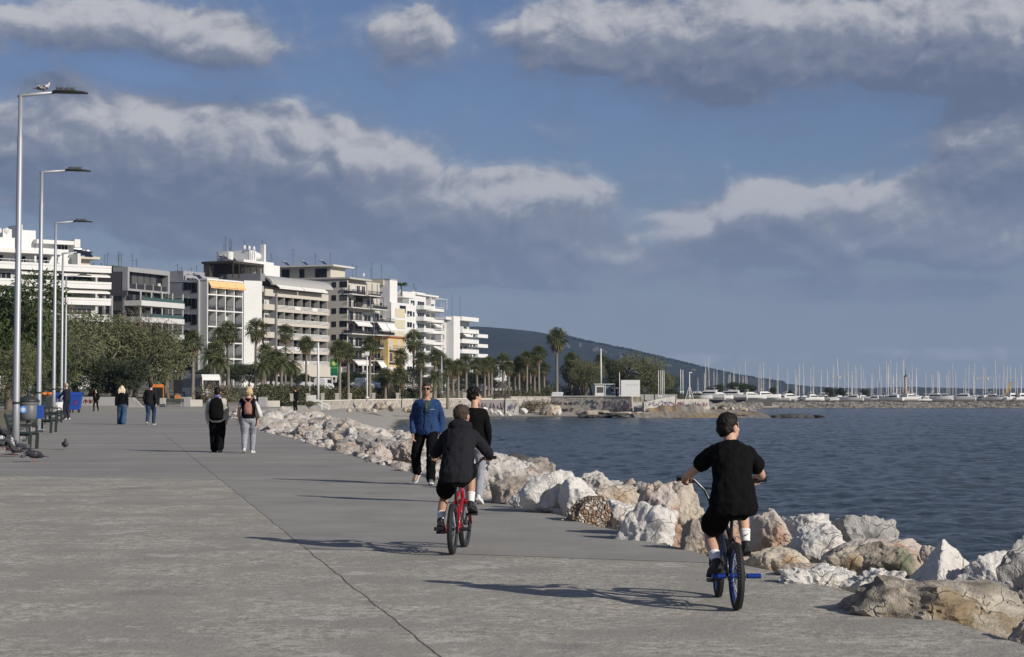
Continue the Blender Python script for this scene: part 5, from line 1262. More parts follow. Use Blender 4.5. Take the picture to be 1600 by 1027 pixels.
for i, (px, py, Y, rz, lb) in enumerate(((38, 703, 51.5, 97, 'dark green slatted bench beside the nearest lamp post'), (73, 676, 69.5, 97, 'dark green slatted bench beside the second lamp post'), (84, 661, 84, 97, 'dark green slatted bench by the third lamp post'), (273, 637.5, 199, 8, 'black bench between the white cube and the grey cube'))):
    o = bn if i == 0 else copy_tree(bn); p = at(px, py, Y); o.location = p; o.rotation_euler = (0, 0, R(rz)); tag(o, lb, 'bench', 'benches')
# ---- litter bin
o = empty('litter_bin', at(44, 690, 55)); tag(o, 'grey round litter bin on a post, blue round sticker on its side', 'litter bin')
mb = MB(); mb.tube([(0, 0, 0), (0, 0, .62)], .06, 12); mb.lathe([(.16, 0), (.16, .05), (.06, .08)]); obj_in(o, 'post', mb, GREYP)
obj_in(o, 'body', MB().lathe([(.20, .58), (.255, .62), (.27, .7), (.285, .98), (.27, 1.0), (.29, 1.02), (.30, 1.08)], seg=24), GREYP, smooth=True)
ld = obj_in(o, 'lid', MB().lathe([(.31, 1.083), (.30, 1.14), (.2, 1.22), (.06, 1.27), (.03, 1.33), (.055, 1.38), (.055, 1.42), (.02, 1.47), (.03, 1.52), (.0, 1.56)], seg=24), DKMET, smooth=True)
mb = MB(); mb.lathe([(.0, 0), (.10, 0), (.10, .006), (.0, .006)], seg=18); s_ = obj_in(o, 'sticker', mb, mat('sticker_blue', (.12, .3, .75), .5)); s_.rotation_euler = (R(90), 0, 0); s_.location = (-.07, -.285, .88)
mb = MB(); mb.lathe([(.0, 0), (.055, 0), (.055, .004), (.0, .004)], seg=18); s2 = obj_in(s_, 'sticker_disc', mb, WHITEM); s2.location = (.0, .0, .007)
mb = MB(); mb.loft([[Vector((.26+.14*a_, -.1+.22*c, z)) for a_, c in ((0, 0), (1, .1), (1, .9), (0, 1))] for z in (.63, .8, .95, 1.0)]); tag(mb.build('blue_bag', BLUEP), 'blue bag hanging on the right of the grey litter bin', 'bag').location = at(44, 690, 55)
# ---- wheeled bins
def wheelie():
    o = empty('wheeled_bin')
    rings = [[Vector((sx*w_, sy*d_, z)) for sx, sy in ((-1, -1), (1, -1), (1, 1), (-1, 1))] for w_, d_, z in ((.50, .36, .18), (.56, .40, .6), (.62, .45, 1.02), (.66, .48, 1.03), (.66, .48, 1.1))]
    obj_in(o, 'body', MB().loft(rings), BLUEP, bevel=.02); mb = MB(); rings = []
    for i in range(9):
        t = math.pi*i/8; rings.append([Vector((x, -.49*math.cos(t), 1.105+.16*math.sin(t))) for x in (-.67, .67)]+[Vector((x, -.47*math.cos(t), 1.085+.13*math.sin(t))) for x in (.67, -.67)])
    mb.loft(rings); obj_in(o, 'lid', mb, BLUEP)
    for sx in (-1, 1):
        for sy in (-1, 1): obj_in(o, 'wheel', MB().tube([(sx*.42-.03, sy*.3, .09), (sx*.42+.03, sy*.3, .09)], .09, 12), RUBB); obj_in(o, 'caster', MB().box(sx*.42-.045, sx*.42+.045, sy*.3-.03, sy*.3+.03, .12, .2), DKMET)
    mb = MB(); rn = random.Random(2)
    for i in range(6): mb.bar((rn.uniform(.05, .4), -.432, rn.uniform(.45, .8)), (rn.uniform(.05, .4), -.44, rn.uniform(.45, .8)), .05, .008)
    obj_in(o, 'sticker', mb, mat('sticker_red', (.35, .04, .08), .6)); return o
wb = wheelie(); wb.location = at(112, 645, 122); wb.rotation_euler[2] = R(6); tag(wb, 'blue wheeled bin right of the man in navy', 'wheeled bin', 'blue bins')
c = copy_tree(wb); c.location = at(101.5, 645, 125); c.rotation_euler[2] = R(-4); tag(c, 'blue wheeled bin half hidden behind the man in navy', 'wheeled bin', 'blue bins')
mb = MB(); mb.lathe([(.26, 0), (.31, .4), (.32, .42), (.30, .42), (.25, .05)], seg=18); o = mb.build('bucket', WHITEM); o.location = at(90, 642, 95); tag(o, 'white bucket on the bench by the third lamp post', 'bucket')
o = empty('dark_bin', at(71, 640, 150)); tag(o, 'dark open bin topped with orange cloth behind the second lamp post', 'bin'); obj_in(o, 'body', MB().lathe([(.5, 0), (.62, .95), (.66, 1.0), (.6, 1.0)], seg=14), DKMET)
mb = MB(); [mb.ell((rnd.uniform(-.4, .4), rnd.uniform(-.2, .2), 1.05+rnd.uniform(0, .12)), (.28, .25, .14)) for _ in range(7)]; obj_in(o, 'cloth', mb, ORNG, smooth=True)
# ---- kiosk, board, coach
def boxp(root, name, m, *b, bevel=0): return MB().box(*b).build(name, m, root, bevel=bevel)
p = at(246, 622, 224); o = empty('kiosk', (p.x, 224, .6)); tag(o, 'dark street kiosk with a bright orange roof and edge strip', 'kiosk')
boxp(o, 'body', BLK, -.75, .72, -.6, .9, 0, 2.05); boxp(o, 'roof', ORNG, -.62, .52, -.7, 1., 2.053, 2.42, bevel=.05); boxp(o, 'edge_strip', ORNG, .722, .80, -.66, -.5, .1, 2.05); boxp(o, 'window', GLASS, -.55, .5, -.625, -.605, .9, 1.8)
p = at(278, 620, 226); o = empty('notice_board', (p.x, 226, .6)); tag(o, 'black notice board on two posts between the kiosk and the leftmost palm', 'notice board')
boxp(o, 'panel', BLK, -.5, .5, -.05, .05, 1.4, 2.9); boxp(o, 'frame', DKMET, -.54, .54, -.04, .04, 2.903, 2.98); boxp(o, 'post', DKMET, -.48, -.42, -.03, .03, 0, 1.397); boxp(o, 'post', DKMET, .42, .48, -.03, .03, 0, 1.397); boxp(o, 'poster', mat('poster_orange', (.5, .2, .06), .7), -.35, .35, -.06, -.052, .75, 1.2)
def coach(px, py, Y, L, H, Wd, label, rz):
    p = at(px, py, Y); o = empty('coach', (p.x, p.y, gh(p.x, p.y)), R(rz)); tag(o, label, 'coach')
    prof = [(-L/2, .35), (-L/2, H-.35), (-L/2+.25, H), (L/2-.5, H), (L/2-.1, H-.4), (L/2, 1.2), (L/2, .35)]
    MB().loft([[Vector((x, s_, z)) for x, z in prof] for s_ in (-Wd/2, Wd/2)]).build('body', WHITEM, o, bevel=.06)
    for s_ in (-1, 1):
        for i in range(6): x0 = -L/2+.5+i*(L-1.4)/6; boxp(o, 'window', GLASS, x0, x0+(L-1.4)/6-.08, s_*(Wd/2+.012)-.01, s_*(Wd/2+.012)+.01, 1.45, H-.5)
    boxp(o, 'windscreen', GLASS, L/2-.02, L/2+.012, -Wd/2+.15, Wd/2-.15, 1.3, H-.75); boxp(o, 'rear_window', GLASS, -L/2-.012, -L/2+.02, -Wd/2+.2, Wd/2-.2, 1.6, H-.6)
    for sx in (-L*.3, L*.28):
        for s_ in (-1, 1): w_ = MB().tube([(sx, s_*(Wd/2-.2), .48), (sx, s_*(Wd/2+.02), .48)], .48, 20).build('wheel', RUBB, o); MB().tube([(sx, s_*(Wd/2+.0), .48), (sx, s_*(Wd/2+.03), .48)], .26, 16).build('rim', GALV, w_)
    for s_ in (-1, 1): m_ = MB().box(L/2-.1, L/2+.3, s_*(Wd/2+.28)-.08, s_*(Wd/2+.28)+.08, H-.9, H-.4).build('mirror', BLK, o, bevel=.03); boxp(o, 'headlight', OFFW, L/2-.01, L/2+.015, s_*.85-.18, s_*.85+.18, .6, .78)
    return o
coach(312, 610, 255, 9., 3.1, 2.4, 'white coach with dark windows behind the brown twiggy bush', -62)
# ---- cars
def car(name, col, px, Y, label, rz=None, van=False, cat='car'):
    x = at(px, 600, Y).x; L, Wd = (4.9, 1.9) if van else (4.2, 1.75)
    o = empty(name, (x, Y, max(gh(x, Y), road_z(Y) if abs(px-870) > 40 else 1.0)+.02)); 
    if rz is None: rz = 62
    o.rotation_euler[2] = R(rz); tag(o, label, cat, 'vehicles on the coast road')
    m = mat('car_paint_'+'_'.join(str(int(c_*100)) for c_ in col), col, .3, spec=.6, var=.03)
    if van: prof = [(-2.45, .35), (-2.45, 1.0), (-2.4, 1.9), (-2.2, 2.05), (.9, 2.05), (1.25, 1.9), (1.75, 1.15), (2.35, .98), (2.45, .7), (2.45, .35)]
    else: prof = [(-2.1, .35), (-2.1, .75), (-2.0, .95), (-1.75, 1.0), (-1.25, 1.36), (-.9, 1.43), (.1, 1.43), (.45, 1.33), (1.0, .98), (1.85, .86), (2.08, .7), (2.1, .35)]
    rings = []
    for s_, k_ in ((-1, .93), (-.86, 1.), (.86, 1.), (1, .93)): rings.append([Vector((a_, s_*Wd/2*(1-.10*max(0, z-.95)), .35+(z-.35)*k_)) for a_, z in prof])
    MB().loft(rings).build('body', m, o, bevel=.0)
    for s_ in (-1, 1):
        for x0, x1, z0, z1 in (((-1.15, -.35, 1.0, 1.32), (-.28, .45, 1.0, 1.3)) if not van else ((.3, 1.1, 1.2, 1.8), (-1., .2, 1.25, 1.8))):
            y = s_*(Wd/2*.965+.004); MB().loft([[Vector((x0, y-.01, z0)), Vector((x1+.25, y-.01, z0)), Vector((x1, y-s_*.03-.01, z1)), Vector((x0+.12, y-s_*.03-.01, z1))], [Vector((x0, y+.01, z0)), Vector((x1+.25, y+.01, z0)), Vector((x1, y-s_*.03+.01, z1)), Vector((x0+.12, y-s_*.03+.01, z1))]]).build('window', GLASS, o)
        for sx in ((-1.3, 1.32) if not van else (-1.5, 1.55)): w_ = MB().tube([(sx, s_*(Wd/2-.2), .32), (sx, s_*(Wd/2+.01), .32)], .32, 18).build('wheel', RUBB, o); MB().tube([(sx, s_*(Wd/2), .32), (sx, s_*(Wd/2+.02), .32)], .2, 14).build('rim', GALV, w_)
        boxp(o, 'headlight', OFFW, prof[-2][0]-.06, prof[-2][0]+.012, s_*.62-.16, s_*.62+.16, .62, .74); boxp(o, 'tail_light', mat('tail_light', (.35, .02, .02), .3), prof[0][0]-.012, prof[0][0]+.04, s_*.68-.12, s_*.68+.12, .72, .86)
    if van: MB().quad(Vector((1.31, -.75, 1.85)), Vector((1.31, .75, 1.85)), Vector((1.77, .8, 1.2)), Vector((1.77, -.8, 1.2))).build('windscreen', GLASS, o, fix=False)
    else: MB().quad(Vector((.50, -.66, 1.33)), Vector((.50, .66, 1.33)), Vector((1.03, .72, 1.0)), Vector((1.03, -.72, 1.0))).build('windscreen', GLASS, o, fix=False); MB().quad(Vector((-1.79, -.68, 1.01)), Vector((-1.79, .68, 1.01)), Vector((-1.30, .62, 1.36)), Vector((-1.30, -.62, 1.36))).build('rear_window', GLASS, o, fix=False)
    return o
wh, bk, sv, bl_, rd = (.62, .62, .62), (.02, .02, .025), (.32, .33, .34), (.03, .09, .4), (.25, .03, .03)
for a in (('parked_van', wh, 506, 316, 'white van parked left of the green fuel sign', 78, True, 'van'), ('parked_car', sv, 482, 312, 'silver car left of the white van', 25), ('parked_car', bk, 452, 306, 'dark car behind the black clad bystander', 25), ('parked_car', bk, 535, 322, 'black car right of the green fuel sign', 25), ('parked_car', sv, 558, 326, 'silver car below the dark shrubs', 25), ('parked_van', wh, 569, 318, 'white van behind the pale post', 78, True, 'van'), ('parked_car', bl_, 589, 326, 'bright blue car beside the straw coloured shrub', 25), ('parked_car', bk, 610, 332, 'black car behind the young fan palm', 25), ('parked_car', wh, 682, 352, 'white car seen under the rounded balconies', 25), ('parked_car', wh, 750, 368, 'white car left of the gazebo', 25), ('parked_car', bk, 722, 362, 'dark car left of the gazebo by the last block', 25), ('parked_car', sv, 428, 300, 'grey car under the feather palms', 25), ('parked_van', wh, 872, 329.5, 'white van beside the tallest palm trunk', 84, True, 'van')):
    o = car(*a)
    o.location.z -= .25
    if a[2] == 872: o.location.z = .30
# ---- signs, poles
def tall_pole(px, py0, py1, Y, r, label, m=WHITEM, cap=None, name='pole'):
    a_ = at(px, py1, Y); b_ = at(px, py0, Y); h = b_.z-a_.z; o = empty(name, a_); tag(o, label, 'pole', 'poles along the seafront')
    MB().tube([(0, 0, -.5), (0, 0, h*.5), (0, 0, h)], [r, r*.85, r*.6], 10).build('shaft', m, o, smooth=True); MB().lathe([(r*2.2, -.05), (r*2.2, .1), (r*1.1, .2)], seg=12).build('foot', m, o)
    if cap: MB().box(-cap, cap, -cap, cap, h, h+cap*2).build('cap', m, o, bevel=.03)
    return o
tall_pole(497, 536, 628, 272, .19, 'thick pale pole left of the green fuel sign'); tall_pole(573.5, 556, 622, 278, .13, 'pale pole topped by a grey box before the beige block', cap=.28); tall_pole(690, 556, 613, 300, .14, 'grey pole before the rounded balconies', GALV); tall_pole(484, 590, 628, 268, .05, 'thin white pole left of the thick pale one')
tall_pole(939, 547, 602, 345, .16, 'tall white mast above the white kiosk', cap=.12); tall_pole(968, 582, 619, 345, .09, 'short grey pole left of the white pedestal')
for px, Y, n_ in ((1029, 350, 'leftmost'), (1032.5, 351, 'second'), (1035, 352, 'third'), (1037.5, 353, 'rightmost')): tall_pole(px, 579, 620, Y, .08, f'{n_} of the four white flagpoles right of the pedestal', name='flagpole')
tall_pole(1063.5, 577, 613, 372, .09, 'left of two pale poles behind the tip of the promontory'); tall_pole(1067, 578, 613, 372, .09, 'right of two pale poles behind the tip of the promontory')
p = at(1077.5, 620, 340); o = tall_pole(1077.5, 583, 620, 340, .11, 'white lamp pole with a short head at the promontory tip', name='lamp_pole'); MB().box(-.1, .45, -.12, .12, 4.05, 4.2).build('lamp_head', WHITEM, o)
for k_ in (-1, 1): MB().bar((k_*.7, 0, -.4), (k_*.1, 0, 1.6), .08).build('brace', WHITEM, o)
# fuel station sign
p = at(522, 612, 336); o = empty('fuel_sign', p); tag(o, 'green fuel station sign with a yellow green sunburst on two white posts', 'sign')
GRS = mat('sign_green', (.01, .16, .05), .4); GRL = mat('sign_light_green', (.12, .36, .03), .4); YLW = mat('sign_yellow', (.55, .5, .05), .4)
zt = at(522, 561, 336).z-p.z; zm = at(522, 575, 336).z-p.z; zb = at(522, 587, 336).z-p.z
boxp(o, 'post', WHITEM, -.42, -.22, -.1, .1, -1, zb); boxp(o, 'post', WHITEM, .22, .42, -.1, .1, -1, zb); pn = boxp(o, 'logo_panel', GRS, -.62, .62, -.18, .18, zm+.02, zt, bevel=.04); boxp(o, 'price_panel', GRS, -.62, .62, -.17, .17, zb, zm-.02); boxp(o, 'price_strip', mat('sign_teal', (.02, .10, .12), .4), -.52, .52, -.182, -.175, zb+.15, zb+.5)
cz = (zm+zt)/2
for k_, (r_, m_) in enumerate(((.52, GRL), (.36, YLW), (.18, WHITEM))):
    mb = MB(); ring = []
    for j in range(36):
        rr = r_*(1 if j % 2 == 0 else .84); t = j*math.pi/18; ring.append((rr*math.cos(t), rr*math.sin(t)))
    mb.loft([[Vector((x, -.183-.004*k_-d_, cz+z)) for x, z in ring] for d_ in (0, .003)]); mb.build('sunburst', m_, pn)
p = at(489, 630, 262); o = empty('white_sign', p); tag(o, 'small white signboard at the head of the beach stairs', 'sign'); boxp(o, 'board', WHITEM, -.42, .42, -.03, .03, .2, 1.05); boxp(o, 'post', WHITEM, -.4, -.34, .033, .09, -.3, 1.0); boxp(o, 'post', WHITEM, .34, .4, .033, .09, -.3, 1.0)
o = empty('beach_stairs', at(497, 636, 246)); tag(o, 'pale beach stairs with slanting handrails left of the coping wall', 'stairs')
for i in range(7): boxp(o, 'step', PLAST, -1.2+i*.36, -.84+i*.36, -.6, .6, -.9, .55-i*.18)
for s_ in (-1, 1):
    mb = MB(); mb.bar((-1.3, s_*.62, 1.35), (1.4, s_*.62, .15), .09); mb.bar((-1.3, s_*.62, .95), (1.4, s_*.62, -.25), .06)
    for i in range(4): mb.bar((-1.2+i*.85, s_*.62, .4-i*.38), (-1.2+i*.85, s_*.62, 1.32-i*.38), .07)
    mb.build('handrail', WHITEM, o)
# ---- gazebo
p = at(785, 622, 318); o = empty('gazebo', (p.x, p.y, 1.05)); tag(o, 'dark wooden gazebo with a peaked octagonal roof', 'gazebo')
WD = mat('weathered_dark_timber', (.085, .075, .065), .85, var=.25, vs=2)
def octo(r, z): return [Vector((r*math.cos(t), r*math.sin(t), z)) for t in [math.pi/8+j*math.pi/4 for j in range(8)]]
MB().loft([octo(1.62, 1.9), octo(1.55, 2.0), octo(.5, 2.65), octo(.05, 2.85)]).build('roof', WD, o)
MB().lathe([(.06, 2.8), (.10, 2.9), (.02, 3.1)], seg=8).build('finial', WD, o)
for v in octo(1.35, 0): MB().bar(v, v+Vector((0, 0, 1.9)), .13).build('post', WD, o)
vs = octo(1.35, 0)
for i, (a_, c) in enumerate(zip(vs, vs[1:]+vs[:1])):
    if i == 5: continue
    mb = MB(); mb.bar(a_+Vector((0, 0, .85)), c+Vector((0, 0, .85)), .08); mb.bar(a_+Vector((0, 0, .15)), c+Vector((0, 0, .15)), .08)
    for t in range(1, 6): q_ = a_.lerp(c, t/6); mb.bar(q_+Vector((0, 0, .15)), q_+Vector((0, 0, .85)), .05)
    mb.build('railing', WD, o)
boxp(o, 'floor', WD, -1.2, 1.2, -1.2, 1.2, -.3, .02)
# ---- promontory: kiosk, pedestal, statue
p = at(930, 620, 340); x1 = at(962, 620, 340).x; o = empty('pavilion', (p.x, 340, 1.55)); L = x1-p.x; tag(o, 'small white and glass pavilion with a flat roof left of the white pedestal', 'pavilion')
boxp(o, 'wall', WHITEM, 0, L*.45, 0, 2.2, 0, 2.1); boxp(o, 'roof', OFFW, -.15, L+.1, -.2, 2.4, 2.103, 2.25); boxp(o, 'window', mat('teal_glass', (.12, .2, .22), .15), L*.5, L*.9, .05, .09, .5, 1.9); boxp(o, 'wall', OFFW, L*.47, L-.1, .1, 2.2, 0, .45)
for x in (L*.47, L*.93): boxp(o, 'post', WHITEM, x, x+.12, -.1, .04, 0, 2.1)
boxp(o, 'window', GLASS2, .25, L*.4, -.012, -.002, .7, 1.7)
tm, q = custom('white_tiles'); tcx = q.n('ShaderNodeTexCoord', out=3); sp_ = q.n('ShaderNodeSeparateXYZ', (tcx,), out=None)
def grid_line(sock, s_): f_ = q.m('FRACT', q.m('MULTIPLY', sock, s_)); return q.mr(q.m('ABSOLUTE', q.m('SUBTRACT', f_, .5)), .46, .49)
finish(q, Base_Color=q.mix(q.m('MULTIPLY', q.m('MAXIMUM', grid_line(sp_.outputs[0], 2.2), grid_line(sp_.outputs[2], 2.2)), .5), (.68, .69, .68), (.36, .37, .37)), Roughness=.5)
p0, p1 = at(970.5, 619, 338), at(1000, 619, 338); zt = at(985, 594, 338).z; o = empty('statue_pedestal', (p0.x, 338, 1.5)); tag(o, 'white tiled block pedestal under the horse statue', 'pedestal')
hgt = zt-1.5; L = p1.x-p0.x; boxp(o, 'block', tm, 0, L, 0, 2.6, 0, hgt); boxp(o, 'inscription', mat('inscription_grey', (.4, .41, .4), .7), .8, L-.25, -.012, -.003, hgt-.86, hgt-.78)
px_wall('low_wall', 'long low grey wall between the white pedestal and the flagpoles', 1000, 1058, 352, 2.0, GRW, z0=1.)
px_wall('low_wall', 'low pale parapet along the edge above the graffiti', 860, 962, 331, 1.75, PLAST, z0=1.2, th=.2)
TMP = bpy.data.scenes.new('workbench')
def remesh(mb, voxel, it=3, fac=.5, disp=None):
    """one continuous skin round overlapping closed shapes"""
    me = mb.mesh('tmp'); bm = bmesh.new(); bm.from_mesh(me); bmesh.ops.recalc_face_normals(bm, faces=bm.faces); bm.to_mesh(me); bm.free()
    ob = bpy.data.objects.new('tmp', me); TMP.collection.objects.link(ob)
    m_ = ob.modifiers.new('r', 'REMESH'); m_.mode = 'VOXEL'; m_.voxel_size = voxel
    if it: s_ = ob.modifiers.new('s', 'SMOOTH'); s_.factor = fac; s_.iterations = it
    vl = TMP.view_layers[0]; vl.update(); dg = vl.depsgraph
    out = bpy.data.meshes.new_from_object(ob.evaluated_get(dg)); bpy.data.objects.remove(ob); bpy.data.meshes.remove(me)
    if disp:
        n = len(out.vertices)
        no = [v.normal.copy() for v in out.vertices]; cs = [v.co.copy() for v in out.vertices]
        out.vertices.foreach_set('co', [x for c, n_ in zip(cs, no) for x in (c+n_*disp(c))]); out.update()
    out.polygons.foreach_set('use_smooth', [True]*len(out.polygons)); out.materials.clear(); return out
def add_mesh(name, me, m, parent=None):
    me.name = name; me.materials.append(m); o = bpy.data.objects.new(name, me); COL.objects.link(o)
    if parent is not None: setpar(o, parent)
    return o
BRZ = mat('dark_bronze', (.035, .042, .045), .45, metal=.4, var=.3)
o = empty('horse_statue', (p0.x+L*.55, 339.2, zt)); tag(o, 'dark bronze statue of a rider on a walking horse', 'statue')
mb = MB(); mb.tube([(.75, 0, 1.35), (.35, 0, 1.38), (-.1, 0, 1.36), (-.55, 0, 1.42)], [.30, .36, .35, .34], 12, round_=True)
mb.tube([(-.6, 0, 1.5), (-.85, 0, 1.85), (-1.0, 0, 2.1)], [.26, .19, .13], 10, round_=True); mb.tube([(-.98, 0, 2.12), (-1.2, 0, 1.98), (-1.38, 0, 1.85)], [.13, .11, .07], 8, round_=True)
for x, y, pts in ((.8, .16, [(.8, .16, 1.2), (.72, .16, .75), (.92, .16, .45), (.88, .16, .04)]), (.8, -.16, [(.8, -.16, 1.2), (.62, -.16, .75), (.75, -.16, .42), (.66, -.16, .04)]), (-.6, .15, [(-.6, .15, 1.2), (-.62, .15, .65), (-.6, .15, .04)]), (-.6, -.15, [(-.65, -.15, 1.2), (-.95, -.15, .85), (-.82, -.15, .45)])):
    mb.tube(pts, [.19, .11, .075, .07][:len(pts)] if len(pts) == 4 else [.17, .09, .07], 8, round_=True)
mb.tube([(.95, 0, 1.5), (1.15, 0, 1.2), (1.15, 0, .8)], [.10, .10, .05], 8, round_=True); add_mesh('horse', remesh(mb, .045, 2), BRZ, o)
mb = MB(); mb.tube([(-.05, 0, 1.7), (-.08, 0, 2.0), (-.1, 0, 2.35)], [.22, .2, .22], 10, round_=True); mb.ell((-.13, 0, 2.68), (.12, .11, .15))
mb.tube([(-.1, 0, 2.4), (-.13, 0, 2.6)], .07, 8)
for s_ in (-1, 1): mb.tube([(-.05, s_*.2, 1.72), (-.35, s_*.36, 1.45), (-.25, s_*.38, 1.0)], [.13, .11, .07], 8, round_=True); mb.tube([(-.1, s_*.24, 2.32), (-.3, s_*.32, 2.02), (-.58, s_*.12, 1.92)], [.09, .07, .05], 8, round_=True)
add_mesh('rider', remesh(mb, .04, 2), BRZ, o); boxp(o, 'plinth', BRZ, -1.3, 1.3, -.4, .4, 0, .045)
# ---- birds
PIG = mat('pigeon_grey', (.075, .08, .095), .7, var=.3, vs=12); PIGD = mat('pigeon_dark', (.028, .028, .033), .7, var=.4, vs=12, col2=(.12, .12, .14), c2s=9., c2=(.55, .6)); PIGW = mat('pigeon_white', (.5, .5, .5), .7, col2=(.05, .05, .06), c2s=7, c2=(.46, .52)); LEG = mat('bird_leg', (.3, .08, .06), .6)
def pigeon(loc, rz, m, label, pose='stand', s_=1.):
    o = empty('pigeon', loc, R(rz)); o.scale = (s_,)*3; tag(o, label, 'pigeon', 'pigeons')
    mb = MB(); hd = (0, .145, .245) if pose == 'stand' else (0, .20, .10)
    mb.tube([(0, -.14, .105), (0, -.06, .125), (0, .04, .14), (0, .10, .16)], [.035, .066, .072, .05], 12, round_=True)
    mb.tube([(0, .09, .155), (0, .13, .20 if pose == 'stand' else .14), hd], [.05, .036, .032], 10, round_=True)
    mb.loft([[Vector((x, y, z+dz)) for x, dz in ((-w_, -.006), (w_, -.006), (w_, .008), (-w_, .008))] for y, z, w_ in ((-.10, .115, .03), (-.20, .095, .038), (-.26, .08, .045))])
    for k_ in (-1, 1): mb.ell((k_*.058, -.03, .135), (.022, .12, .05), Euler((R(-12), 0, k_*.12)).to_matrix())
    add_mesh('body', remesh(mb, .012, 2), m, o)
    MB().tube([Vector(hd)+Vector((0, .028, -.005)), Vector(hd)+Vector((0, .055, -.016))], [.008, .002], 6).build('beak', DKMET, o)
    for k_ in (-1, 1): MB().tube([(k_*.03, .01, .09), (k_*.03, .015, .008)], .006, 6).tube([(k_*.03, -.01, .006), (k_*.03, .05, .006)], .006, 6).build('leg', LEG, o)
    return o
def P_(px, py): return onprom(px, py)
pigeon(P_(53, 722), 60, PIGD, 'dark pigeon pecking at the concrete with its tail to the right', 'peck', 1.25).rotation_euler[2] = R(105)
pigeon(P_(102, 703), 180+15, PIG, 'grey pigeon standing alone right of the bench, seen from behind', 'stand', 1.1)
l0 = lp.location
pigeon((l0.x+.60, l0.y, l0.z+8.75), -60, PIGW, 'pigeon perched on the arm of the nearest lamp post', 'stand', 1.0)
for i, (px, py, Y, rz, m, lb, ps) in enumerate(((24, 713, 46.5, 150, PIGD, 'dark pigeon at the foot of the nearest lamp post', 'stand'), (35, 708, 47.5, 80, PIG, 'small grey pigeon just right of the nearest lamp post foot', 'stand'), (17, 704, 47, 200, PIGW, 'white and grey pigeon at the kerb left of the nearest lamp post', 'stand'), (10, 700, 47.5, 30, PIG, 'grey pigeon on the kerb in the huddle at the left edge', 'peck'), (4, 703, 47, 300, PIGD, 'dark pigeon at the left edge, lowest of the huddle', 'peck'), (13, 693, 49, 120, PIGD, 'dark pigeon on the verge above the white one', 'stand'), (4, 686, 49, 40, PIGD, 'black pigeon highest at the left edge', 'stand'), (2, 696, 48, 10, PIGW, 'pale pigeon in the huddle at the left edge', 'peck'), (19, 683, 51, 200, PIGD, 'dark pigeon behind the nearest lamp post by the bench', 'stand'), (53, 672, 60, 10, PIGD, 'dark pigeon under the bin by the second lamp post', 'peck'))):
    pigeon(at(px, py, Y), rz, m, lb, ps, 1.15)
# ================================================================== MARINA
HULLW = mat('white_hull', (.60, .60, .59), .35, var=.08, vs=.6); HULLB = mat('navy_hull', (.03, .045, .09), .35); MASTM = mat('pale_mast', (.62, .60, .56), .5, var=.15, vs=.2); CANV = mat('blue_canvas', (.06, .09, .16), .8); ANTIF = mat('antifouling', (.05, .06, .10), .7)
ZM = -.15
def hull_mb(L, Wd, H, z0=0.):
    mb = MB(); rings = []
    for i in range(11):
        t = i/10; x = -L/2+L*t; w_ = Wd/2*(1-max(0, (t-.45)/.55)**2.2)*(.86+.14*min(1, t*3)); k_ = .55+.45*min(1, (1-t)*4+.15); zt = H*(1+.25*t*t)
        rings.append([Vector((x, -w_, z0+zt)), Vector((x, -w_*.88, z0+zt*.45)), Vector((x+.15*t, -w_*.3*k_, z0+.02+.25*t*t*H)), Vector((x+.15*t, w_*.3*k_, z0+.02+.25*t*t*H)), Vector((x, w_*.88, z0+zt*.45)), Vector((x, w_, z0+zt))])
    mb.loft(rings); return mb
def yacht_proto(kind):
    o = empty('motor_yacht'); L, Wd, H = ((11, 3.6, 1.7), (8.5, 3.1, 1.35), (13.5, 4.2, 2.0))[kind]
    hull_mb(L, Wd, H, .5).build('hull', HULLW, o); boxp(o, 'keel', ANTIF, -L*.45, L*.3, -.25, .25, 0, .55)
    z = H+.5; cb = MB().loft([[Vector((-L*.30, s_*Wd*.38, z-.1)), Vector((L*.20, s_*Wd*.30, z-.05)), Vector((L*.06, s_*Wd*.27, z+1.15)), Vector((-L*.28, s_*Wd*.33, z+1.15))] for s_ in (-1, 1)]).build('cabin', HULLW, o)
    for s_ in (-1, 1): MB().loft([[Vector((-L*.25, s_*(Wd*.365+d_), z+.32)), Vector((L*.13, s_*(Wd*.305+d_), z+.32)), Vector((L*.07, s_*(Wd*.288+d_), z+.88)), Vector((-L*.25, s_*(Wd*.345+d_), z+.88))] for d_ in (0, .02)]).build('window', GLASS, cb)
    MB().quad(Vector((L*.175, -Wd*.27, z+.25)), Vector((L*.175, Wd*.27, z+.25)), Vector((L*.085, Wd*.25, z+1.0)), Vector((L*.085, -Wd*.25, z+1.0))).build('windscreen', GLASS, cb, fix=False)
    boxp(o, 'flybridge', HULLW, -L*.27, L*.0, -Wd*.3, Wd*.3, z+1.153, z+1.55)
    if kind != 1: MB().bar((-L*.22, -Wd*.3, z+1.5), (-L*.22, -Wd*.25, z+2.5), .1).bar((-L*.22, Wd*.3, z+1.5), (-L*.22, Wd*.25, z+2.5), .1).box(-L*.27, -L*.16, -Wd*.27, Wd*.27, z+2.45, z+2.55).build('radar_arch', HULLW, o)
    mb = MB()
    for i in range(7):
        x = L*.12+i*L*.05; w_ = Wd/2*(1-max(0, ((x/L+.5)-.45)/.55)**2.2)*.93
        for s_ in (-1, 1): mb.bar((x, s_*w_, z), (x, s_*w_, z+.6), .03)
    mb.build('railing', GALV, o)
    mb = MB()
    for x in (-L*.3, L*.1):
        for s_ in (-1, 1): mb.bar((x, s_*Wd*.42, -.02), (x, s_*Wd*.25, .9), .12)
    mb.build('cradle', DKMET, o); return o
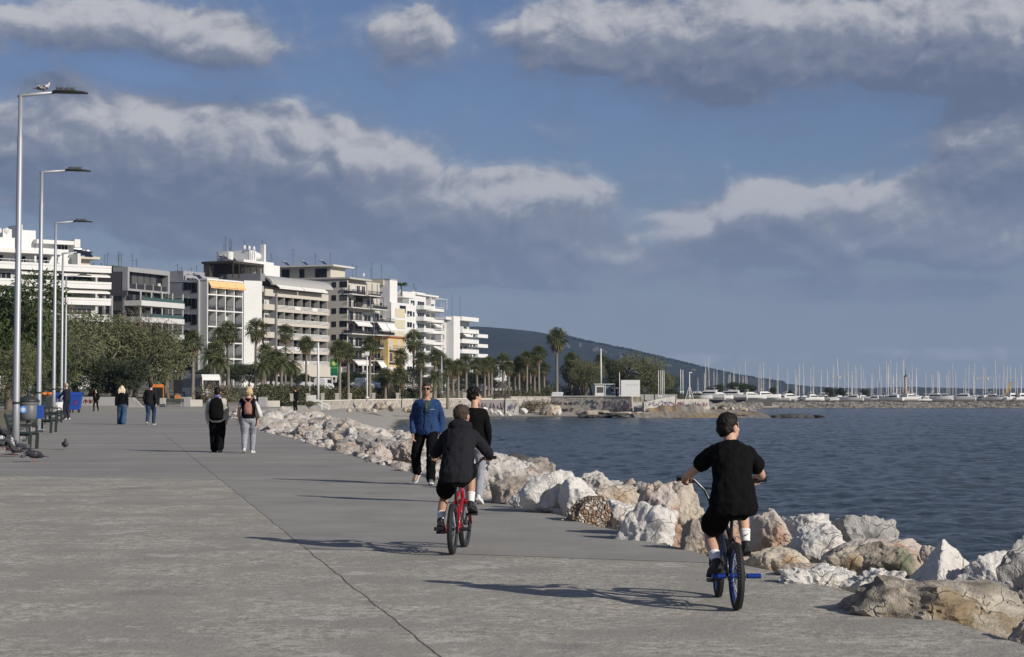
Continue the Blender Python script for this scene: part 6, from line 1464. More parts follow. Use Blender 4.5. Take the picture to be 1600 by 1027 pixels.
def sail_proto(kind):
    o = empty('sailing_boat'); L, Wd, H, M = ((10, 3.2, 1.3, 11.5), (8.5, 2.8, 1.2, 9.5), (12, 3.8, 1.5, 14.5))[kind]
    hull_mb(L, Wd, H, .7).build('hull', (HULLW, HULLW, HULLB)[kind], o); MB().loft([[Vector((-L*.08, s_, .75)), Vector((L*.14, s_, .75)), Vector((L*.10, s_*.6, -.05)), Vector((-L*.06, s_*.6, -.05))] for s_ in (-.12, .12)]).build('keel', ANTIF, o)
    z = H+.7; boxp(o, 'cabin', HULLW, -L*.2, L*.15, -Wd*.28, Wd*.28, z-.05, z+.42, bevel=.08)
    mb = MB(); mb.tube([(L*.06, 0, z), (L*.06, 0, z+M*.5), (L*.05, 0, z+M)], [.14, .12, .09], 6); mb.bar((L*.06-.03, -.8, z+M*.38), (L*.06-.03, .8, z+M*.38), .05); mb.bar((L*.06-.03, -.6, z+M*.68), (L*.06-.03, .6, z+M*.68), .05); ms = mb.build('mast', MASTM, o)
    mb = MB()
    for e in ((L*.48, 0, z+.1), (-L*.48, 0, z), (L*.02, Wd*.46, z), (L*.02, -Wd*.46, z)): mb.bar((L*.05, 0, z+M*.96), e, .018)
    mb.build('rigging', GALV, ms); MB().tube([(L*.04, 0, z+1.3), (-L*.34, 0, z+1.25)], [.14, .12], 6).build('furled_sail', CANV if kind != 1 else OFFW, o)
    return o
YP = [yacht_proto(i) for i in range(3)]; SP = [sail_proto(i) for i in range(3)]; used = set()
def put(protos, k_, loc, rz, label, cat, group, sc=1., tilt=0):
    p = protos[k_]; key = (id(protos), k_)
    o = p if key not in used else copy_tree(p); used.add(key); o.location = loc; o.rotation_euler = (0, R(tilt), R(rz)); o.scale = (sc,)*3; tag(o, label, cat, group); return o
ORD = ['first', 'second', 'third', 'fourth', 'fifth', 'sixth', 'seventh', 'eighth', 'ninth', 'tenth', 'eleventh', 'twelfth', 'thirteenth', 'fourteenth', 'fifteenth', 'sixteenth', 'seventeenth', 'eighteenth', 'nineteenth', 'twentieth']
rn = random.Random(11)
ys = [1555, 1531, 1500, 1466, 1444, 1425, 1393, 1364, 1350, 1330, 1308, 1290, 1272, 1253, 1236, 1217]
for i, px in enumerate(ys):
    Y = 566+rn.uniform(0, 14); put(YP, (0, 1, 2, 0, 1, 2)[i % 6] if i not in (2, 3) else 2, (at(px, 600, Y).x, Y, ZM), rn.choice((25, 160, 205, 150, -30)), f'white motor yacht on the breakwater yard, {ORD[i]} leftward from the yellow crane', 'motor yacht', 'motor yachts in the yard', rn.uniform(.5, .7))
lx = [1198, 1188, 1176, 1163, 1150, 1138, 1127, 1112, 1103, 1094]
for i, px in enumerate(lx):
    Y = 540-12*i*.4+rn.uniform(-4, 8); put(YP, (2, 0, 2, 1, 0, 2, 0, 1, 2, 1)[i], (at(px, 600, Y).x, Y, .35), rn.choice((20, 165, 200, -20)), f'white motor yacht in the left marina, {ORD[i]} leftward from the small dark tree', 'motor yacht', 'motor yachts in the left marina', rn.uniform(.55, .78))
for i, px in enumerate((1583, 1598)): put(YP, 1, (at(px, 600, 572).x, 572, ZM), 30, ('white motor yacht just right of the yellow crane', 'white motor yacht cut by the right edge')[i], 'motor yacht', 'motor yachts in the yard', .8)
# sailing boats: the tall ones by hand, then the crowd behind
tall = [(1106, 576), (1090.5, 590), (1140, 585), (1146, 582), (1160, 588), (1212, 580), (1218, 568), (1242, 578), (1248, 569), (1254, 568), (1265, 576), (1269, 574), (1272, 572), (1303, 570), (1320, 576), (1341, 576), (1348, 578), (1363, 585), (1376, 588), (1387, 572), (1390, 569), (1397, 584), (1416, 590), (1431, 584), (1447, 584), (1466, 579), (1470, 584), (1492, 580), (1511, 586), (1523, 590), (1551, 592), (1575, 596), (1590, 590), (1482, 590), (1405, 586), (1332, 588)]
for i, (px, py) in enumerate(tall):
    Y = 598+rn.uniform(0, 30); k_ = 2 if py < 577 else (0 if py < 587 else 1); M = (11.5, 9.5, 14.5)[k_]+(2.0, 1.9, 2.2)[k_]; h = at(px, py, Y).z-ZM
    put(SP, k_, (at(px, 600, Y).x, Y, ZM), rn.uniform(-180, 180), 'tall bare masted sailing boat laid up behind the motor yachts' if py < 580 else 'mid sized bare masted sailing boat laid up behind the motor yachts', 'sailing boat', 'sailing boats in the marina', max(.6, h/M), rn.uniform(-1, 1))
for i in range(74):
    px = 1085+rn.random()**.8*520; Y = rn.uniform(615, 760); put(SP, rn.randrange(3), (at(px, 600, Y).x, Y, ZM), rn.uniform(-180, 180), 'thin masted sailing boat deep in the crowd of the marina', 'sailing boat', 'sailing boats in the marina', rn.uniform(.62, .92), rn.uniform(-1.5, 1.5))
# breakwater
mb = MB(); V2, F2_ = ico(1)
for _ in range(4200):
    t = rn.random(); px = 1095+530*t; o_ = rn.random()
    Yc = (470+80*t*2.2 if px < 1190 else 549+4*(px-1190)/400); Y = Yc-1.5+o_*7; x = at(px, 600, Y).x; z = SEA-.2+o_*1.55+rn.uniform(-.1, .2) ; r = rn.uniform(.25, .65); s_ = rn.random()*40
    mb.add([(x+d.x*r*rn.uniform(.8, 1.3), Y+d.y*r, z+d.z*r*rn.uniform(.5, .9)) for d in V2], F2_)
tag(mb.build('breakwater_rubble', rockmat('breakwater_stone', ((.33, .305, .265), (.19, .17, .15)), (.09, .085, .08), (.48, .6), .5), fix=False), 'long bank of pale breakwater stones before the marina', 'rubble', kind='stuff')
mb = MB(); P = [(at(1195, 600, 556).x, 556), (at(1400, 600, 558).x, 558), (at(1700, 600, 560).x, 560)]
o = wall_run(P, -1.0, .42, .5, 12).build('breakwater_wall', mat('dark_parapet', (.07, .068, .066), .9, var=.4, vs=.2)); tag(o, 'low dark parapet along the top of the breakwater', 'wall')
P = [(at(1085, 600, 505).x, 505), (at(1205, 600, 530).x, 530)]; o = wall_run(P, -1.0, .75, .6, 8).build('breakwater_wall', mat('dark_parapet', (.07, .068, .066))); tag(o, 'dark parapet below the white yachts of the left marina', 'wall')
# brown and white tower, cranes
p = at(1415, 628, 590); o = empty('mooring_tower', (p.x, 590, ZM)); tag(o, 'slender tower wrapped in brown below and white above among the masts', 'tower'); h = at(1415, 588, 590).z-ZM
MB().lathe([(.75, 0), (.7, h*.35), (.5, h*.48), (.45, h*.5)], seg=12).build('base', mat('brown_wrap', (.33, .24, .15), .9, var=.3), o); MB().lathe([(.43, h*.5), (.40, h*.93), (.5, h*.94), (.5, h*.97), (.2, h)], seg=12).build('shaft', mat('grey_wrap', (.36, .34, .31), .9, var=.35, vs=.8), o); MB().lathe([(.52, h*.972), (.3, h*1.02), (.06, h*1.08), (.05, h*1.3)], seg=10).build('cap', DKMET, o); MB().lathe([(.72, h*.22), (.74, h*.3)], seg=12).build('window_band', DKMET, o)
p = at(1575, 628, 575); o = empty('yellow_crane', (p.x, 575, ZM)); tag(o, 'yellow crane with a red striped slanting jib', 'crane'); YEL = mat('crane_yellow', (.62, .42, .02), .5); REDP = mat('crane_red', (.4, .04, .03), .5)
boxp(o, 'body', YEL, -.9, .9, -1, 1, .5, 1.6, bevel=.1); boxp(o, 'cab', YEL, .2, .9, -.5, .5, 1.603, 2.4); boxp(o, 'window', GLASS, .3, .8, -.515, -.503, 1.8, 2.3)
a_, b_ = Vector((-.9, 0, 1.4)), Vector((1.1, 0, 6.0)); mb = MB()
for dx, dy in ((-.28, -.25), (.28, -.25), (-.28, .25), (.28, .25)): mb.bar(a_+Vector((dx, dy, 0)), b_+Vector((dx*.4, dy*.4, 0)), .12)
jb = mb.build('jib', YEL, o); mb = MB()
for i in range(7):
    t = i/7; k_ = 1-.6*t; q0 = a_.lerp(b_, t); q1 = a_.lerp(b_, t+1/7); mb.bar(q0+Vector((-.28*k_, -.25*k_, 0)), q1+Vector((.28*k_, -.25*k_, 0)), .1)
mb.build('lattice', REDP, jb); MB().bar((1.1, -.1, 5.9), (1.1, -.1, 4.2), .04).build('cable', DKMET, jb)
for sx in (-.6, .6):
    for s_ in (-1, 1): MB().tube([(sx, s_*.8, .35), (sx, s_*1.05, .35)], .35, 14).build('wheel', RUBB, o)
def tower_crane(px, py, Y, L, label):
    p = at(px, 628, Y); h = at(px, py, Y).z-ZM; o = empty('tower_crane', (p.x, Y, ZM)); tag(o, label, 'crane', 'far tower cranes'); mb = MB()
    for dx, dy in ((-.5, -.5), (.5, -.5), (.5, .5), (-.5, .5)): mb.bar((dx, dy, 0), (dx, dy, h), .22)
    for i in range(14): mb.bar((-.5, -.5, h*i/14), (.5, -.5, h*(i+1)/14), .12)
    mb.build('mast', GALV, o); MB().bar((-L*.35, 0, h), (L, 0, h+.3), .5).bar((0, 0, h), (0, 0, h+2.5), .4).bar((0, 0, h+2.5), (L*.7, 0, h+.4), .1).build('jib', GALV, o); boxp(o, 'counterweight', GRW, -L*.35, -L*.25, -.6, .6, h-1.6, h-.2); boxp(o, 'cab', OFFW, .5, 1.5, -.5, .5, h-1.5, h-.2)
tower_crane(1541, 590, 1200, 18, 'grey lattice tower crane far behind the masts, left of the yellow crane'); tower_crane(1310, 588, 1300, 12, 'small far tower crane behind the left masts of the breakwater')
p = at(819.5, 514.5, HY); o = empty('relay_tower', (p.x, HY, p.z-3)); tag(o, 'tiny lattice relay tower on the hill crest', 'tower'); mb = MB()
for dx in (-2, 2): mb.bar((dx, 0, -3), (dx*.4, 0, 14), 1.)
for i in range(5): mb.bar((-2+.3*i, 0, i*2.8), (2-.3*i, 0, i*2.8+2.8), .6)
mb.build('lattice', GALV, o); boxp(o, 'dish', OFFW, -1.6, 1.6, -1, 1, 8, 10)
# hillside: pale houses and tree tufts along the descending crest (uncountable from here)
mb = MB(); mb2 = MB(); V1, F1_ = ico(1)
for _ in range(900):
    px = 880+720*rn.random(); yy = ridge_y(px); d_ = rn.random(); Y = HY-60-500*d_; x = (px-800)/F*Y; top = (619-(yy+1.0+11*d_*rn.random()))/F*Y+CAMZ
    if px > 1200: top = (619-(yy+rn.random()*8))/F*Y
    if rn.random() < .30: w_ = rn.uniform(2.5, 6); mb.box(x-w_, x+w_, Y, Y+10, top-12, top-rn.uniform(0, 5))
for _ in range(420):
    px = 885+340*rn.random(); Y = HY+rn.uniform(-25, 25); x = (px-800)/F*Y; z = (619-ridge_y(px))/F*HY+CAMZ; r = rn.uniform(4, 8.5); mb2.add([(x+d.x*r, Y+d.y*r, z+1+d.z*r*.8) for d in V1], F1_)
tag(mb.build('hillside_town', mat('far_house', (.13, .125, .12), .9, var=.3, vs=.02), fix=False), 'pale far houses strung along the descending hill crest', 'town', kind='stuff'); tag(mb2.build('crest_trees', hm, fix=False), 'row of tree tufts along the hill crest', 'trees', kind='stuff')
# ================================================================== BICYCLES
CRK = {'L': (.23, .205), 'R': (.51, .375)}          # pedal spindle (y, z) either side
def ring_x(mb, c, R0, r, n=48, m=10, sx=1.):
    rings = []
    for i in range(n):
        t = 2*math.pi*i/n; d = Vector((0, math.cos(t), math.sin(t)))
        rings.append([Vector(c)+d*(R0+r*math.cos(a_))+Vector((sx*r*math.sin(a_), 0, 0)) for a_ in [2*math.pi*j/m for j in range(m)]])
    mb.loft(rings, cap=False, close=True)
def bicycle(label, frame_m, rim_m, peg_m, name='bicycle', steer=0., pegs=(0,), seat_m=None):
    o = empty(name); tag(o, label, 'bicycle', 'bicycles'); Rw = .255; seat_m = seat_m or BLK
    H0, H1 = Vector((0, .80, .50)), Vector((0, .76, .66)); ax = (H1-H0).normalized()
    ST = Matrix.Translation(H0) @ Matrix.Rotation(R(steer), 4, ax) @ Matrix.Translation(-H0)
    def wheel(y, M=None):
        mb = MB(); ring_x(mb, (0, y, Rw), Rw-.030, .028, 56, 12, 1.0)
        for i in range(64):
            t = 2*math.pi*i/64
            for j, (dx, tt) in enumerate(((-.017, .4), (0, 0), (.017, .4))):
                t2 = t+(.05 if j == 1 else 0); d = Vector((0, math.cos(t2), math.sin(t2))); s_ = Vector((0, -d.z, d.y)); p = Vector((dx, y, Rw))+d*(Rw-.004-.007*abs(dx)/.017)
                u = Vector((.0055, 0, 0)); mb.loft([[p-u-s_*.008-d*.004, p+u-s_*.008-d*.004, p+u+s_*.008-d*.004, p-u+s_*.008-d*.004], [p-u-s_*.007+d*.005, p+u-s_*.007+d*.005, p+u+s_*.007+d*.005, p-u+s_*.007+d*.005]])
        w_ = mb.build('wheel', RUBB, o, smooth=False)
        rm = MB(); rings = []
        for i in range(48):
            t = 2*math.pi*i/48; d = Vector((0, math.cos(t), math.sin(t))); c = Vector((0, y, Rw)); rings.append([c+d*r_+Vector((x, 0, 0)) for x, r_ in ((-.017, .203), (.017, .203), (.015, .182), (-.015, .182))])
        rm.loft(rings, cap=False, close=True); rim = rm.build('rim', rim_m, w_, smooth=False)
        sm_ = MB()
        for i in range(36):
            t = 2*math.pi*i/36; s_ = 1 if i % 2 else -1; t2 = t+(.5 if (i//2) % 2 else -.5); sm_.bar((s_*.03, y+.022*math.cos(t2), Rw+.022*math.sin(t2)), (0, y+.185*math.cos(t), Rw+.185*math.sin(t)), .0028)
        sp = sm_.build('spokes', GALV, w_); hb = MB().tube([(-.05, y, Rw), (.05, y, Rw)], .024, 14).build('hub', rim_m, w_)
        if M is not None:
            for q_ in (w_, rim, sp, hb): q_.data.transform(M)
    wheel(0.); wheel(.95, ST)
    bb = Vector((0, .37, .29)); st = Vector((0, .27, .56))
    mb = MB(); mb.tube([H0, H1], .021, 14); mb.tube([H1-ax*.03, Vector((0, .5, .60)), st-Vector((0, -.01, .04))], .017, 12); mb.tube([H0+ax*.04, Vector((0, .58, .37)), bb], .020, 12); mb.tube([bb, st], .017, 12)
    mb.tube([bb-Vector((.045, 0, 0)), bb+Vector((.045, 0, 0))], .026, 14)
    for s_ in (-1, 1):
        mb.tube([bb+Vector((s_*.02, -.03, 0)), Vector((s_*.058, .18, .27)), Vector((s_*.062, 0, Rw))], .010, 8); mb.tube([st+Vector((s_*.012, .0, -.04)), Vector((s_*.055, .12, .40)), Vector((s_*.062, 0, Rw))], .009, 8); mb.box(s_*.062-.004, s_*.062+.004, -.03, .03, Rw-.03, Rw+.03)
    mb.build('frame', frame_m, o, smooth=True)
    mb = MB(); mb.tube([H1+ax*.002, H1+ax*.05], .022, 12)
    for s_ in (-1, 1): mb.tube([Vector((s_*.02, H0.y+.002, H0.z-.003)), Vector((s_*.062, .83, .47)), Vector((s_*.066, .95, Rw))], [.018, .016, .013], 10)
    mb.tube([Vector((-.065, .828, .475)), Vector((.065, .828, .475))], .018, 10); mb.tube([H1+ax*.045, Vector((0, .80, .715))], .024, 10)
    f_ = mb.build('fork', frame_m if rim_m is not peg_m else BLK, o, smooth=True); f_.data.transform(ST)
    mb = MB(); B = [(-.33, .755, .95), (-.22, .765, .945), (-.13, .80, .86), (-.07, .80, .73), (.07, .80, .73), (.13, .80, .86), (.22, .765, .945), (.33, .755, .95)]
    mb.tube(B, .0115, 10); mb.tube([(-.145, .797, .875), (.145, .797, .875)], .009, 8); hb_ = mb.build('handlebar', mat('chrome_bar', (.10, .105, .11), .3, metal=.8), o, smooth=True); hb_.data.transform(ST)
    for s_ in (-1, 1):
        g_ = MB().tube([(s_*.355, .753, .951), (s_*.345, .754, .951), (s_*.235, .764, .946), (s_*.23, .764, .946)], [.021, .018, .0175, .022], 14).build('grip', BLK, o); g_.data.transform(ST)
        mb = MB(); mb.tube([(s_*.21, .768, .944), (s_*.215, .80, .925), (s_*.29, .82, .915)], [.012, .008, .006], 8); l_ = mb.build('brake_lever', DKMET, o); l_.data.transform(ST)
    mb = MB(); mb.tube([(.19, .77, .94), (.15, .9, .84), (.05, .9, .66), (.03, .82, .52)], .004, 6); mb.build('cable', BLK, o)
    MB().tube([st-Vector((0, -.02, .10)), Vector((0, .225, .66))], .0135, 10).build('seat_post', BLK, o)
    mb = MB(); mb.loft([[Vector((w_*math.sin(t), y, z+h_*math.cos(t))) for t in [j*math.pi/6 for j in range(12)]] for y, z, w_, h_ in ((.10, .685, .03, .015), (.12, .685, .07, .022), (.19, .682, .072, .024), (.28, .675, .035, .022), (.36, .672, .022, .018), (.375, .67, .01, .01))]); mb.build('saddle', seat_m, o, smooth=True)
    mb = MB(); ring_x(mb, (.058, .37, .29), .062, .006, 30, 6); [mb.bar((.058, .37, .29), (.058, .37+.06*math.cos(t), .29+.06*math.sin(t)), .012) for t in (0, 1.26, 2.5, 3.77, 5.03)]; mb.build('chainring', DKMET, o)
    mb = MB()
    for a_, c in (((0.058, .37, .352), (.058, 0, .283)), ((.058, .37, .228), (.058, 0, .227))): mb.bar(a_, c, .008, .010)
    mb.build('chain', DKMET, o)
    for s_, k_ in ((-1, 'L'), (1, 'R')):
        y, z = CRK[k_]; c = MB().bar((s_*.075, .37, .29), (s_*.085, y, z), .018, .028).build('crank', GALV if peg_m is not BLK else DKMET, o)
        mb = MB(); mb.box(s_*.145-.045, s_*.145+.045, y-.045, y+.045, z-.012, z+.012); mb.bar((s_*.08, y, z), (s_*.11, y, z), .014)
        for i in range(4): mb.box(s_*.145-.04+i*.025, s_*.145-.035+i*.025, y-.04, y-.036, z+.012, z+.017)
        mb.build('pedal', BLK, o)
        for yy in [0.]+([.95] if 1 in pegs else []):
            pg = MB().tube([(s_*.075, yy, Rw), (s_*.08, yy, Rw), (s_*.18, yy, Rw), (s_*.185, yy, Rw)], [.016, .0195, .0195, .016], 14).build('peg', peg_m, o)
    return o
BF = mat('gloss_black_frame', (.012, .014, .02), .25, spec=.6); BBL = mat('anodised_blue', (.012, .045, .26), .35, metal=.4); RDF = mat('gloss_red_frame', (.33, .012, .016), .25, spec=.6)
b1 = bicycle('stunt bike with blue rims and blue pegs, ridden by the boy in the black shirt', BF, BBL, BBL, steer=-3.)
p = onprom(1151, 952); b1.location = p; RZ1 = R(2.5); b1.rotation_euler[2] = RZ1; BIKE1 = (p, RZ1)
mb = MB(); mb.tube([(.03, .6, .42), (.036, .5, .37)], .006, 6); mb.tube([(-.03, .6, .42), (-.036, .5, .37)], .006, 6); mb.build('frame_decal', BBL, b1)
b2 = bicycle('red framed stunt bike with black wheels, ridden by the boy in the dark hooded jacket', RDF, BF, BLK, steer=-4.)
p = onprom(707, 866); RZ2 = R(-5.8); b2.location = p; b2.rotation_euler[2] = RZ2; BIKE2 = (p, RZ2)
mb = MB()
for i in range(5): mb.box(.018, .021, .56-i*.03, .575-i*.03, .38-i*.014, .405-i*.014)
mb.build('frame_decal', WHITEM, b2)
b3 = bicycle('dark bike leaning by the third lamp post near the man in navy', BF, BF, BLK); p = at(93, 660, 91); b3.location = (p.x, p.y, gz(91)); b3.rotation_euler = (0, R(8), R(100))

# ================================================================== PEOPLE
SKIN = mat('skin', (.50, .30, .21), .6, spec=.4, var=.10, vs=14); SKIN2 = mat('tanned_skin', (.40, .225, .15), .6, spec=.4, var=.12, vs=14)
HDK = mat('dark_brown_hair', (.010, .0075, .006), .6, spec=.2, var=.5, vs=40, bump=.4, bs=60); HBR = mat('short_brown_hair', (.045, .030, .021), .7, var=.4, vs=50, bump=.5, bs=80); HBL = mat('blond_hair', (.50, .38, .20), .55, var=.35, vs=22, bump=.6, bs=45); HPB = mat('pale_blond_hair', (.62, .53, .36), .55, var=.25, vs=22, bump=.5, bs=45); HGY = mat('grey_hair', (.3, .29, .28), .7, var=.3, vs=30)
def cloth(n, c, **k): return mat(n, c, .95, spec=.06, var=k.pop('var', .14), vs=k.pop('vs', 7), bump=.25, bs=90, **k)
CBLK = cloth('black_cotton', (.0065, .0065, .007)); CBK2 = cloth('black_trouser_cloth', (.006, .006, .007)); CCH = cloth('charcoal_fleece', (.018, .018, .022)); CBLU = cloth('blue_jacket_cloth', (.024, .050, .128)); CNAVY = cloth('navy_cloth', (.02, .022, .035)); CGRY = cloth('grey_jersey', (.27, .28, .31)); CCRM = cloth('cream_jacket_cloth', (.42, .40, .355)); CDEN = cloth('blue_denim', (.045, .085, .15), var=.25); CDEN2 = cloth('dark_denim', (.03, .05, .095), var=.3); CGRN = cloth('green_polo', (.045, .065, .055)); CWHT = cloth('white_sock', (.70, .70, .69)); CPNK = cloth('dusty_pink_leather', (.30, .15, .125)); CBAG = cloth('off_white_canvas', (.58, .58, .56)); CSKY = cloth('light_blue_shirt', (.12, .17, .33)); SHW = mat('white_shoe', (.62, .62, .61), .6); SHB = mat('black_shoe', (.014, .014, .015), .6, bump=.3, bs=60); SHG = mat('grey_shoe', (.16, .16, .165), .7); SOLE = mat('shoe_sole', (.025, .025, .026), .8); SOLW = mat('white_sole', (.6, .6, .58), .7); EYEW = mat('eye_white', (.42, .38, .35), .4); EYED = mat('iris_dark', (.03, .018, .012), .2); LIP = mat('lips', (.32, .14, .11), .5); LENS = mat('sunglass_lens', (.008, .008, .009), .06, spec=.8)
def ik(a_, b_, l1, l2, pole):
    a_, b_ = Vector(a_), Vector(b_); d = b_-a_; L = min(d.length, l1+l2-.002); d.normalize(); x = (l1*l1-l2*l2+L*L)/(2*L); h = math.sqrt(max(1e-6, l1*l1-x*x)); p = Vector(pole); p = (p-d*p.dot(d)).normalized()
    return a_+d*x+p*h, a_+d*L
TORSO = [(-.20, .085, .085), (-.10, .155, .115), (.02, .172, .122), (.22, .158, .110), (.45, .146, .102), (.66, .163, .116), (.80, .176, .118), (.90, .165, .100), (.965, .105, .075), (1.03, .060, .060)]
class Body:
    def __init__(s, label, loc, rz, h=1., w=1., P=(0, 0, .93), N=(0, .02, 1.46), bend=(0, -.03, 0), hyaw=0., syaw=0., headyaw=0., headpitch=0., headfwd=.02, arms=None, legs=None, skin=None, voxel=.009, cat='person', roll=0.):
        s.h, s.w, s.vox = h, w, voxel; s.P, s.N, s.bend = Vector(P), Vector(N), Vector(bend); s.hy, s.sy = R(hyaw), R(syaw); s.skin = skin or SKIN
        s.o = empty('person', loc, rz); tag(s.o, label, cat, 'people on the promenade')
        s.C = s.N+Vector((0, headfwd, 0))+(s.N-s.P).normalized()*.03*h+Vector((0, 0, .135*h)); s.hr = Euler((R(headpitch), R(roll), R(headyaw))).to_matrix(); s.hs = .93+.07*h if h > .9 else .95
        s.arm = {}; s.leg = {}
        for k_, sg in (('L', -1), ('R', 1)):
            c, r, f = s.frame(.865); sh = c+r*sg*.160*h*w
            a_ = arms[k_]; el, wr = ik(sh, a_['w'], .285*h, .25*h, a_['p']); s.arm[k_] = (sh, el, wr, a_)
            c, r, f = s.frame(.0); hp = s.P+r*sg*.088*h*w
            l = legs[k_]; kn, an = ik(hp, l['a'], .435*h, .425*h, l.get('p', (sg*.08, 1, 0))); s.leg[k_] = (hp, kn, an, l)
    def frame(s, t):
        m = (s.P+s.N)/2+s.bend; u = t
        c = s.P*(1-u)**2+m*2*u*(1-u)+s.N*u*u if t >= 0 else s.P+Vector((0, 0, t*(s.N-s.P).length))
        d = ((m-s.P)*2*(1-u)+(s.N-m)*2*u).normalized() if t >= 0 else Vector((0, 0, 1))
        k_ = min(1, max(0, t)); y = s.hy*(1-k_)+s.sy*k_; r = Vector((math.cos(y), math.sin(y), 0)); r = (r-d*r.dot(d)).normalized(); return c, r, d.cross(r)
    def torso(s, mb, t0, t1, e=0., n=22, flare=0., slim=1.):
        rings = []; ts = [t for t, _, _ in TORSO if t0 < t < t1]; ts = [t0]+ts+[t1]
        for t in ts:
            a_ = np.interp(t, [q_[0] for q_ in TORSO], [q_[1] for q_ in TORSO]); b_ = np.interp(t, [q_[0] for q_ in TORSO], [q_[2] for q_ in TORSO]); c, r, f = s.frame(t)
            a_ = a_*s.h*s.w*slim+e+flare*max(0, .45-t); b_ = b_*s.h*s.w*slim+e+flare*max(0, .45-t); rings.append([c+r*a_*math.cos(p_)+f*b_*math.sin(p_) for p_ in [2*math.pi*j/n for j in range(n)]])
        mb.loft(rings)
    def limb(s, mb, pts, rr, seg=12):
        out = []; R_ = []
        for i in range(len(pts)-1):
            for t in (0, .25, .5, .75): out.append(pts[i].lerp(pts[i+1], t)); R_.append(None)
        out.append(pts[-1]); n = len(out); rad = [float(np.interp(i/(n-1), np.linspace(0, 1, len(rr)), rr)) for i in range(n)]
        # ease the joint
        o2 = [out[0]]+[(out[i-1]+out[i]*2+out[i+1])/4 for i in range(1, n-1)]+[out[-1]]; mb.tube(o2, rad, seg, round_=True)
    def hand(s, mb, k_):
        sh, el, wr, a_ = s.arm[k_]; h = s.h; d = Vector(a_.get('d', wr-el)).normalized(); nrm = Vector(a_.get('n', (0, 0, -1))); nrm = (nrm-d*nrm.dot(d)).normalized(); th = Vector(a_['t']) if 't' in a_ else d.cross(nrm)*(1 if k_ == 'L' else -1); th = (th-d*th.dot(d)-nrm*th.dot(nrm)).normalized(); curl = a_.get('c', 25)
        rings = []
        for y, w_, t_ in ((-.02, .025, .021), (.012, .031, .019), (.045, .040, .017), (.08, .041, .014), (.092, .036, .011)): rings.append([wr+d*y*h+th*w_*h*math.cos(q_)+nrm*t_*h*math.sin(q_) for q_ in [2*math.pi*j/12 for j in range(12)]])
        mb.loft(rings)
        for off, L, dc in ((.028, .92, 0), (.0095, 1., 3), (-.0095, .95, 6), (-.028, .75, 10)):
            p = wr+d*.085*h+th*off*h; pts = [p-d*.02*h]; an = 0.
            for i, sl_ in enumerate((.042, .028, .022)):
                an += R((curl+dc)*(.9 if i else .7)); v = d*math.cos(an)+nrm*math.sin(an); p = p+v*sl_*L*h; pts.append(p)
            mb.tube(pts, [.0095*h, .0092*h, .0085*h, .007*h], 8, round_=True)
        p = wr+d*.022*h+th*.026*h; ta = (d*.62+th*.62+nrm*.35).normalized(); tb_ = (d*.8+th*.15+nrm*(.3+curl/80)).normalized(); mb.tube([p-ta*.01*h, p+ta*.036*h, p+ta*.036*h+tb_*.03*h, p+ta*.036*h+tb_*.052*h], [.0135*h, .0115*h, .0100*h, .008*h], 8, round_=True)
    def build_body(s):
        mb = MB(); h, w_ = s.h, s.w; s.torso(mb, -.2, 1.02, -.006)
        c, r, f = s.frame(.97); M = s.hr; C = s.C; k_ = s.hs
        mb.tube([c-Vector((0, 0, .03)), c.lerp(C, .5)+Vector((0, -.006, 0)), C+M @ Vector((0, -.02, -.03))*k_], [.064*k_*w_, .054*k_*w_, .052*k_*w_], 14, round_=True)
        def E(p, r_, rot=None): mb.ell(C+M @ (Vector(p)*k_), [x*k_ for x in r_], M if rot is None else M @ rot, 18, 12)
        E((0, -.012, .030), (.076, .094, .086)); E((0, .030, -.045), (.055, .060, .062)); E((0, .045, -.088), (.030, .032, .022)); E((.034, .052, -.022), (.026, .026, .024)); E((-.034, .052, -.022), (.026, .026, .024)); E((0, .068, .026), (.050, .020, .016))
        mb.tube([C+M @ (Vector((0, .080, .012))*k_), C+M @ (Vector((0, .103, -.024))*k_)], [.009*k_, .015*k_], 8, round_=True)
        for sg in (-1, 1):
            E((sg*.080, -.008, -.010), (.010, .020, .033), Euler((R(-12), 0, R(-sg*22))).to_matrix()); E((sg*.014, .094, -.030), (.010, .011, .009))
        E((0, .080, -.056), (.024, .013, .008)); E((0, .078, -.068), (.020, .013, .007))
        for q_, sg in (('L', -1), ('R', 1)):
            sh, el, wr, a_ = s.arm[q_]; s.limb(mb, [sh, el, wr], [.054*h*w_, .048*h*w_, .040*h*w_, .041*h*w_, .026*h]); s.hand(mb, q_)
            hp, kn, an, l = s.leg[q_]; s.limb(mb, [hp, kn, an], [.082*h*w_, .076*h*w_, .052*h*w_, .056*h*w_, .035*h]); 
            t = Vector(l.get('t', (0, 1, 0))).normalized(); mb.tube([an-t*.03*h+Vector((0, 0, -.02)), an+t*.13*h+Vector((0, 0, -.05*h))], [.032*h, .026*h], 8, round_=True)
        add_mesh('body', remesh(mb, s.vox, 4, .5), s.skin, s.o)
        for sg in (-1, 1):
            e = MB(); e.ell(C+M @ (Vector((sg*.031, .0665, .006))*k_), [.0105*k_]*3, nu=12, nv=8); eo = e.build('eye', EYEW, s.o, smooth=True); i_ = MB(); i_.ell(C+M @ (Vector((sg*.031, .0755, .006))*k_), (.006*k_, .003*k_, .006*k_), M, nu=10, nv=6); i_.build('iris', EYED, eo, smooth=True)
            b_ = MB(); b_.tube([C+M @ (Vector((sg*.012, .088, .025))*k_), C+M @ (Vector((sg*.032, .084, .031))*k_), C+M @ (Vector((sg*.050, .070, .025))*k_)], [.004, .005, .003], 6); b_.build('eyebrow', HDK, s.o)
